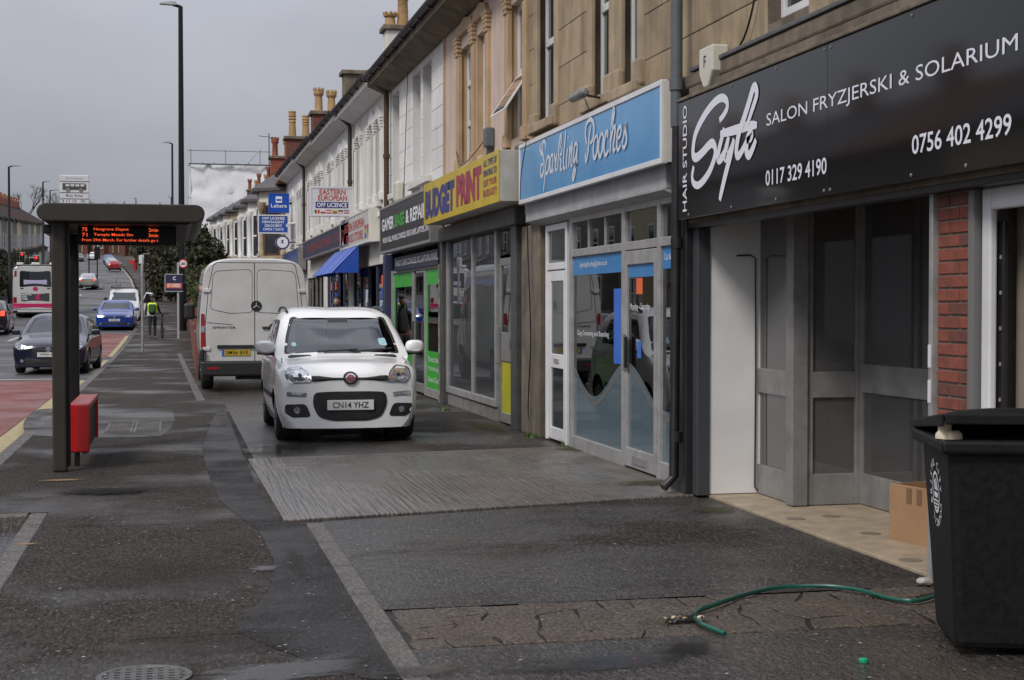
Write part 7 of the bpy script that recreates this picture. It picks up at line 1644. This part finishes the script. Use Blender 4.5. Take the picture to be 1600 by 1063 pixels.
box('wall', M_trim, sx0 + .9, sx1 + 4, ys + 1.3, ys + 16, g - .5, z1 - .4, tb); w = box('window', M_upvc, sx0 + 1.4, sx0 + 2.5, ys + 1.24, ys + 1.298, g + 3.0, g + 4.8, tb)
for a, b in ((1.48, 1.92), (1.98, 2.42)):
    for c, d in ((3.1, 3.85), (3.93, 4.7)): box('pane', M_pane, sx0 + a, sx0 + b, ys + 1.225, ys + 1.238, g + c, g + d, w)
box('roof', M_slate, sx0 + .7, sx1 + 4.2, ys + 1.1, ys + 16.2, z1 - .4, z1 - .2, tb)
# ------------------------------------------------------------------ wheelie bin
bc_ = gxy(1497, 1030)
bn_ = thing('wheelie_bin', 'black wheelie bin with its lid propped open beside the brick pier', 'bin', (bc_[0], bc_[1], .004), R(-18))
M_bin = pm('black_bin_plastic', (.0065, .0065, .007), (.011, .011, .0115), 30, rough=.45, rough2=.6, spec=.22, bump=.1, bscale=150)
bo_, to_, H_ = (.0, .46, .0, .50), (-.045, .535, -.055, .655), .945
m = MB(); c0 = [(bo_[0], bo_[2]), (bo_[1], bo_[2]), (bo_[1], bo_[3]), (bo_[0], bo_[3])]; c1 = [(to_[0], to_[2]), (to_[1], to_[2]), (to_[1], to_[3]), (to_[0], to_[3])]
m.add([(x, y, .03) for x, y in c0] + [(x, y, H_) for x, y in c1], [(3, 2, 1, 0), (0, 1, 5, 4), (1, 2, 6, 5), (2, 3, 7, 6), (3, 0, 4, 7), (4, 5, 6, 7)])
place_local(m, 'body', M_bin, bn_, bevel=.035)
place_local(MB().box(-.085, .575, -.095, .69, H_ - .035, H_ + .03), 'rim', M_bin, bn_, bevel=.018)
for k in range(2): place_local(MB().prism([(.13 + .2 * k, -.002, .08), (.135 + .2 * k, -.002, .08), (.128 + .23 * k, -.054, .88), (.123 + .23 * k, -.054, .88)], (0, .02, 0)), 'mould_line', M_bin, bn_)
lid = []
for i in range(9):
    u = i / 8
    for j in range(9):
        v = j / 8; x = -.075 + .64 * u; y = -.11 + .80 * v
        dome = .055 * math.sin(math.pi * u) ** .5 * math.sin(math.pi * min(1, v * 1.02)) ** .4 if 0 < u < 1 else 0
        lid.append((x, y, H_ + .04 + .10 * (1 - v) + dome))
m = MB(); m.add(lid, [(i * 9 + j, (i + 1) * 9 + j, (i + 1) * 9 + j + 1, i * 9 + j + 1) for i in range(8) for j in range(8)])
lo_ = place_local(m, 'lid', M_bin, bn_, smooth=60); so = lo_.modifiers.new('solid', 'SOLIDIFY'); so.thickness = .022
sk_ = MB(); zf = H_ + .138
sk_.prism([(-.075, -.11, zf - .034), (.565, -.11, zf - .034), (.565, -.11, zf + .016), (-.075, -.11, zf + .016)], (0, -.015, -.004))
place_local(sk_, 'lid_lip', M_bin, bn_, bevel=.008)
place_local(MB().prism([(-.078, -.115, zf - .045), (-.078, .69, H_ + .028), (-.078, .69, H_ + .065), (-.078, -.115, zf + .012)], (-.014, 0, 0)), 'lid_lip', M_bin, bn_, bevel=.008)
place_local(MB().tube([(-.06, .70, H_ + .01), (.55, .70, H_ + .01)], .018, 8), 'hinge_bar', M_bin, bn_)
for x in (.07, .40): place_local(MB().lathe([(.10, -.025), (.10, .025), (.02, .025)], (x, .56, .10), 18, 'x'), 'wheel', M_tyre, bn_)
# emblem on the narrow side
eb = MB(); ec = (-.031, .30, .70); S_ = Vector((-.045 / .915, 0, 1)).normalized(); T_ = Vector((0, -1, 0))
def eput(pts2, fs): eb.add([Vector(ec) + Vector((-.006, 0, 0)) + T_ * a + S_ * b for a, b in pts2], fs)
for i, ch in enumerate('BRISTOL CITY COUNCIL '):
    if ch == ' ': continue
    an = math.radians(200 - i * 360 / 21); p, f = text_pts(ch, None, .036, .01); ca, sa = math.cos(an - math.pi / 2), math.sin(an - math.pi / 2)
    ww = max(a for a, b in p) / 2
    eput([((a - ww) * ca - b * sa + .105 * math.cos(an), (a - ww) * sa + b * ca + .125 * math.sin(an)) for a, b in p], f)
for r1, r2 in ((.082, .070),):
    n = 28; eput([(r1 * math.cos(2 * math.pi * k / n), r1 * 1.2 * math.sin(2 * math.pi * k / n)) for k in range(n)] + [(r2 * math.cos(2 * math.pi * k / n), r2 * 1.2 * math.sin(2 * math.pi * k / n)) for k in range(n)], [(k, (k + 1) % n, n + (k + 1) % n, n + k) for k in range(n)])
eput([(-.05, .0), (.05, .0), (.035, -.025), (-.035, -.025)], [(0, 1, 2, 3)]); eput([(-.03, .01), (.0, .01), (.0, .07), (-.035, .05)], [(0, 1, 2, 3)]); eput([(.01, .01), (.045, .01), (.02, .075)], [(0, 1, 2)])
for k in range(3): eput([(-.055 + .01 * k, -.035 - .016 * k), (.055 - .01 * k, -.035 - .016 * k), (.055 - .01 * k, -.043 - .016 * k), (-.055 + .01 * k, -.043 - .016 * k)], [(0, 1, 2, 3)])
place_local(eb, 'council_emblem', M_ltr, bn_)
cp = thing('paper_cup', 'cream paper cup and crumpled wrapping stuffed under the bin lid', 'cup', (bc_[0] + .02, bc_[1] + .1, H_ + .03))
M_cup = pm('cream_card', (.62, .54, .40), (.52, .44, .32), 8, rough=.7)
MB().lathe([(.028, .0), (.03, .075), (.036, .08), (.036, .09), (.01, .09)], (bc_[0] - .045, bc_[1] + .03, H_ + .035), 14).build('cup', M_cup, cp, smooth=40); MB().lathe([(.06, .0), (.058, .02), (.045, .035), (.01, .035)], (bc_[0] - .03, bc_[1] + .02, H_ + .034), 14).build('lid', M_cup, cp, smooth=40)
# ------------------------------------------------------------------ cardboard box, hose, litter things
cb = thing('cardboard_box', 'brown open cardboard box standing in the salon lobby', 'box', (4.62, 9.22, .026), R(12))
M_cb = pm('cardboard', (.34, .20, .105), (.29, .17, .09), 4, rough=.85, bump=.08, bscale=40)
W_, D_, Hh = .62, .46, .37
for nm, q in (('side', (0, .012, -W_, 0, 0, Hh)), ('side', (D_ - .012, D_, -W_, 0, 0, Hh)), ('side', (.012, D_ - .012, -.012, 0, 0, Hh)), ('side', (.012, D_ - .012, -W_, -W_ + .012, 0, Hh)), ('base', (.012, D_ - .012, -W_ + .012, -.012, .002, .014))): place_local(MB().box(*q), nm, M_cb, cb)
for k in (-.20, -.30): place_local(MB().box(-.003, -.0005, k - .025, k + .025, Hh - .11, Hh - .01), 'tape_strip', pm('brown_tape', (.20, .11, .06), rough=.35), cb)
place_local(MB().prism([(0, -W_, Hh), (0, 0, Hh), (.10, 0, Hh - .16), (.10, -W_, Hh - .16)], (.006, 0, .004)), 'flap', M_cb, cb)
hp = [gxy(*p) for p in ((1500, 933), (1470, 940), (1435, 948), (1395, 944), (1345, 932), (1290, 926), (1220, 926), (1165, 938), (1120, 955), (1095, 964), (1087, 972), (1092, 982), (1108, 992), (1134, 1001))]
cable('green garden hose snaking across the asphalt to the bin', [(x, y, .026 + .004 * math.sin(i * 1.7)) for i, (x, y) in enumerate(hp)], .0125, pm('green_hose', (.008, .085, .062), (.006, .07, .05), 6, rough=.35), 8)

hs_ = [o for o in bpy.data.objects if o.get('label', '').startswith('green garden hose')][0]; hs_.name = 'garden_hose'; hs_['category'] = 'hose'
q = gxy(1070, 976); wr = thing('food_wrapper', 'crumpled black and gold wrapper beside the hose', 'wrapper', (q[0], q[1], .006))
m = MB(); rw_ = random.Random(3); n = 6
m.add([(q[0] - .10 + .2 * i / n, q[1] - .05 + .1 * j / 4, .010 + rw_.uniform(0, .035)) for i in range(n + 1) for j in range(5)], [(i * 5 + j, (i + 1) * 5 + j, (i + 1) * 5 + j + 1, i * 5 + j + 1) for i in range(n) for j in range(4)])
m.build('foil', pm('wrapper_foil', (.02, .02, .02), (.65, .5, .3), 14, rough=.3, lo=.55, hi=.6), wr)
q = gxy(1352, 1040); bt = MB().lathe([(.02, 0), (.021, .014), (.017, .018), (.004, .018)], (q[0], q[1], .006), 14).build('bottle_cap', pm('green_plastic', (.01, .30, .16), rough=.4), smooth=40); tag(bt, 'small green bottle cap on the wet asphalt', 'bottle cap')
q = gxy(1447, 918); sr = random.Random(2); bm = bmesh.new(); bmesh.ops.create_icosphere(bm, subdivisions=2, radius=.05)
for v in bm.verts: v.co = Vector((v.co.x * 1.1, v.co.y * .8, v.co.z * .5)) * sr.uniform(.85, 1.1) + Vector((q[0], q[1], .026))
me = bpy.data.meshes.new('stone_lump'); bm.to_mesh(me); bm.free(); tag(link('stone_lump', me, pm('pale_stone', (.4, .38, .35), (.25, .24, .22), 20, rough=.8)), 'pale lump of stone at the edge of the lobby floor', 'stone')
def weed(label, px, py, n=60, s=.10, seed=1):
    x, y = gxy(px, py); t = thing('weed', label, 'plant', (x, y, 0)); r = random.Random(seed); m = MB()
    for k in range(n):
        a = r.uniform(0, 6.28); d = r.uniform(0, s); p = Vector((x + d * math.cos(a), y + d * 1.4 * math.sin(a), .004)); tip = p + Vector((r.uniform(-.04, .04), r.uniform(-.04, .04), r.uniform(.02, .09))); w = Vector((math.cos(a + 1.5), math.sin(a + 1.5), 0)) * .007
        m.add([p - w, p + w, tip], [(0, 1, 2)])
    m.build('leaves', pm('weed_green', (.07, .13, .02), (.05, .09, .02), 8, rough=.6), t)
weed('tuft of weeds at the foot of the stone pier', 831, 684, 90, .12, 1); weed('small weeds under the white flat door', 880, 697, 40, .08, 2); weed('weeds at the foot of the peeling post', 692, 642, 60, .12, 3)
# scooter standing in the sunken strip, mostly outside the picture
mt = thing('motor_scooter', 'black scooter tail with a red lamp standing at the kerb', 'scooter', (-1.70, 12.15, -.11), R(80))
wheel(mt, 0, -.10, .23, .11, 1, spokes=5); place_local(MB().box(-.11, .11, -.22, .95, .50, .68), 'seat', M_blkp, mt, bevel=.06); place_local(MB().prism([(-.09, -.22, .42), (.09, -.22, .42), (.10, .9, .25), (-.10, .9, .25)], (0, 0, .10)), 'frame', M_blkp, mt, bevel=.03); place_local(MB().box(-.09, .09, -.30, -.22, .46, .56), 'tail_lamp', M_red_l, mt, bevel=.025); place_local(MB().prism([(-.06, -.30, .20), (.06, -.30, .20), (.06, -.22, .50), (-.06, -.22, .50)], (0, .03, 0)), 'mudguard', M_blkp, mt, bevel=.01)
wheel(mt, 0, 1.15, .23, .11, 1, spokes=5); place_local(MB().tube([(0, 1.15, .23), (0, .95, .95)], .035, 8), 'fork', M_blkp, mt); place_local(MB().tube([(-.32, .92, .98), (.32, .92, .98)], .02, 8), 'handlebar', M_blkp, mt); place_local(MB().prism([(-.2, .98, .3), (.2, .98, .3), (.16, .90, .85), (-.16, .90, .85)], (0, .04, 0)), 'leg_shield', M_blkp, mt, bevel=.02)
# ------------------------------------------------------------------ people
def skinned(name, chains, mat, parent, sub=2):
    """one continuous figure grown along connected joints: chains of (x, y, z, radius); the first joint is the root"""
    bm = bmesh.new(); L = bm.verts.layers.skin.verify(); seen = {}
    def vert(p):
        k = tuple(round(c, 4) for c in p[:3])
        if k not in seen: v = bm.verts.new(p[:3]); v[L].radius = (p[3], p[4] if len(p) > 4 else p[3]); v[L].use_root = not seen; seen[k] = v
        return seen[k]
    for ch in chains:
        vs = [vert(p) for p in ch]
        for a, b in zip(vs, vs[1:]):
            if bm.edges.get((a, b)) is None: bm.edges.new((a, b))
    me = bpy.data.meshes.new(name); bm.to_mesh(me); bm.free()
    o = link(name, me, mat, parent, local=True); sk = o.modifiers.new('skin', 'SKIN'); sk.use_smooth_shade = True; sb = o.modifiers.new('sub', 'SUBSURF'); sb.levels = sub; sb.render_levels = sub
    return o
M_skin = pm('skin', (.42, .25, .18), (.36, .21, .15), 6, rough=.55); M_hair = pm('dark_hair', (.012, .010, .009), (.02, .017, .015), 30, rough=.6)
M_trou = pm('dark_trousers', (.014, .014, .017), (.022, .022, .025), 6, rough=.85); M_jack = pm('dark_jacket', (.016, .017, .02), (.025, .026, .03), 6, rough=.8); M_hiv = pm('hi_vis_yellow', (.70, .86, .03), (.62, .78, .03), 5, rough=.6); M_bag = pm('green_backpack', (.03, .11, .025), (.02, .08, .02), 6, rough=.7); M_shoe = pm('shoe', (.03, .03, .03), (.25, .25, .25), 20, rough=.6)
def hand(t, c, d, mat=None):
    """small hand with a palm, four fingers and a thumb; d the reach direction"""
    c, d = Vector(c), Vector(d).normalized(); s = d.orthogonal().normalized(); u = d.cross(s)
    ch = [[(*c, .022), (*(c + d * .05), .024)]]
    for k in range(4):
        b = c + d * .07 + s * (.024 - .016 * k); ch.append([(*(c + d * .05), .024), (*b, .010), (*(b + d * (.032 + .006 * (1 - abs(k - 1.3))) - u * .012), .009), (*(b + d * .045 - u * .035), .008)])
    ch.append([(*(c + d * .02), .02) if False else (*c, .022), (*(c + s * .035 + d * .025), .010), (*(c + s * .04 + d * .055 - u * .015), .009)])
    return skinned('hand', ch, M_skin, t, 1)
def person(label, loc, rz, top, legs_pose, arms, hair=True, topm=None, legm=None):
    t = thing('person', label, 'person', loc, rz)
    hipz = .92
    (lf, rf) = legs_pose
    body_ = [[(0, 0, hipz, .14, .11), (0, 0, 1.12, .145, .105), (0, .01, 1.32, .165, .115), (0, .015, 1.44, .10, .09), (0, .01, 1.52, .052), (0, -.005, 1.585, .05)]]
    o = skinned('torso', body_, topm or M_jack, t)
    for s_, ft in ((-1, lf), (1, rf)):
        k = ft[0]; a = ft[1]
        skinned('leg', [[(s_ * .075, 0, hipz + .02, .105), (s_ * .095, 0, hipz - .1, .10), (s_ * .10, k[0], k[1], .068), (s_ * .10, (k[0] + a[0]) / 2, (k[1] + a[1]) / 2 + .02, .062), (s_ * .10, a[0], a[1], .048)]], legm or M_trou, t)
        place_local(MB().box(s_ * .10 - .045, s_ * .10 + .045, a[0] - .17, a[0] + .08, a[1] - .10, a[1] - .01), 'shoe', M_shoe, t, bevel=.03)
    for s_, (el, wr_) in zip((-1, 1), arms):
        skinned('arm', [[(s_ * .12, .012, 1.42, .075), (s_ * .19, .012, 1.40, .066), (el[0], el[1], el[2], .050), (wr_[0], wr_[1], wr_[2], .036)]], topm or M_jack, t)
        hand(t, wr_, Vector(wr_) - Vector(el))
    h_ = MB(); bm = bmesh.new(); bmesh.ops.create_uvsphere(bm, u_segments=20, v_segments=14, radius=1)
    for v in bm.verts:
        x, y, z = v.co; jaw = 1 - .22 * max(0, -z); v.co = (x * .076 * jaw, y * .098 * (1 - .1 * max(0, -z)) - (.008 if z < -.3 else 0), z * .118)
    for v in bm.verts:
        if v.co.y < -.07 and abs(v.co.x) < .02 and -.045 < v.co.z < .01: v.co.y -= .022
        if v.co.y < -.06 and .02 < abs(v.co.x) < .045 and .0 < v.co.z < .03: v.co.y += .010
    me = bpy.data.meshes.new('head'); bm.to_mesh(me); bm.free(); me.polygons.foreach_set('use_smooth', [True] * len(me.polygons))
    hd = link('head', me, M_skin, t, local=True); hd.location = (0, -.015, 1.66)
    for s_ in (-1, 1):
        place_local(MB().lathe([(.02, -.008), (.03, 0), (.018, .01)], (s_ * .078, .005, 0), 8, 'x'), 'ear', M_skin, hd, smooth=60)
        place_local(MB().lathe([(.011, 0), (.008, -.006), (.002, -.008)], (s_ * .030, -.080, .016), 8, 'y'), 'eye', M_black, hd)
    place_local(MB().box(-.022, .022, -.094, -.086, -.058, -.051), 'mouth', pm('lips', (.3, .12, .1), rough=.5), hd)
    if hair:
        bm = bmesh.new(); bmesh.ops.create_uvsphere(bm, u_segments=18, v_segments=12, radius=1); bmesh.ops.delete(bm, geom=[v for v in bm.verts if v.co.z < -.25 or (v.co.y < -.45 and v.co.z < .45)], context='VERTS')
        for v in bm.verts: v.co = Vector((v.co.x * .085, v.co.y * .107 + .006, v.co.z * .128))
        me = bpy.data.meshes.new('hair'); bm.to_mesh(me); bm.free(); link('hair', me, M_hair, hd, local=True)
    return t
yw = 63.5; xw = xat(237.5, yw)
pw = person('person in a yellow hi vis vest and green backpack wheeling a bicycle away', (xw, yw, gz(yw) + .0), R(180), None, (((-.10, .50), (-.02, .10)), ((.06, .50), (.18, .12))), (((-.27, -.06, 1.16), (-.33, -.24, 1.02)), ((.25, .04, 1.15), (.26, -.08, .95))))
vest = skinned('vest', [[(0, 0, 1.0, .19, .15), (0, .005, 1.2, .195, .15), (0, .012, 1.36, .25, .165), (0, .015, 1.47, .20, .14)]], M_hiv, pw)
bp = place_local(MB().box(-.145, .145, .14, .30, 1.05, 1.40), 'backpack', M_bag, pw, bevel=.06); place_local(MB().box(-.10, .10, .29, .335, 1.07, 1.24), 'pocket', M_bag, bp, bevel=.03)
hm = MB().lathe([(.118, 0), (.115, .06), (.08, .11), (.02, .125)], (0, .0, 1.68), 16); place_local(hm, 'helmet', M_black, pw, smooth=50)
def bicycle(label, loc, rz):
    t = thing('bicycle', label, 'bicycle', loc, rz); n = 28
    for y in (0, 1.02):
        w = place_local(MB().tube([(0, y + .33 * math.cos(2 * math.pi * k / n), .34 + .33 * math.sin(2 * math.pi * k / n)) for k in range(n + 1)], .021, 8, False), 'wheel', M_tyre, t, smooth=60)
        for k in range(9): place_local(MB().tube([(0, y, .34), (0, y + .32 * math.cos(.698 * k), .34 + .32 * math.sin(.698 * k))], .003, 4), 'spoke', M_steel, w)
    fr_ = MB()
    for a, b in (((0, 0, .34), (0, .42, .32)), ((0, 0, .34), (0, .28, .82)), ((0, .42, .32), (0, .26, .92)), ((0, .42, .32), (0, .86, .80)), ((0, .28, .82), (0, .86, .86))): fr_.tube([a, b], .017, 6)
    place_local(fr_, 'frame', M_sd, t); place_local(MB().tube([(0, 1.02, .34), (0, .86, .80), (0, .83, 1.02)], .016, 6), 'fork', M_sd, t); place_local(MB().tube([(-.28, .80, 1.02), (0, .84, 1.02), (.28, .80, 1.02)], .014, 6), 'handlebar', M_sd, t)
    place_local(MB().prism([(-.07, .10, .93), (.07, .10, .93), (.02, .38, .93), (-.02, .38, .93)], (0, 0, .045)), 'saddle', M_sd, t, bevel=.012); place_local(MB().tube([(-.12, .42, .20), (-.02, .42, .32), (.02, .42, .32), (.12, .42, .44)], .012, 6), 'crank', M_sd, t)
bicycle('dark bicycle wheeled along the pavement beside the hi vis person', (xw + .42, yw - .55, gz(yw)), R(3))
person('dark haired person in dark clothes at the shop door behind the white car', (3.55, 33.6, .004), R(-25), None, (((-.02, .50), (.0, .10)), ((.0, .50), (.02, .10))), (((-.25, .03, 1.15), (-.24, -.10, .92)), ((.25, .03, 1.15), (.24, -.10, .92))))
person('person in a grey top standing inside the salon behind the glass', (6.6, 10.9, .014), R(-60), None, (((-.02, .50), (.0, .10)), ((.0, .50), (.02, .10))), (((-.25, .03, 1.15), (-.20, -.18, 1.02)), ((.25, .03, 1.15), (.20, -.18, 1.02))), topm=pm('grey_top', (.12, .125, .14), rough=.85))
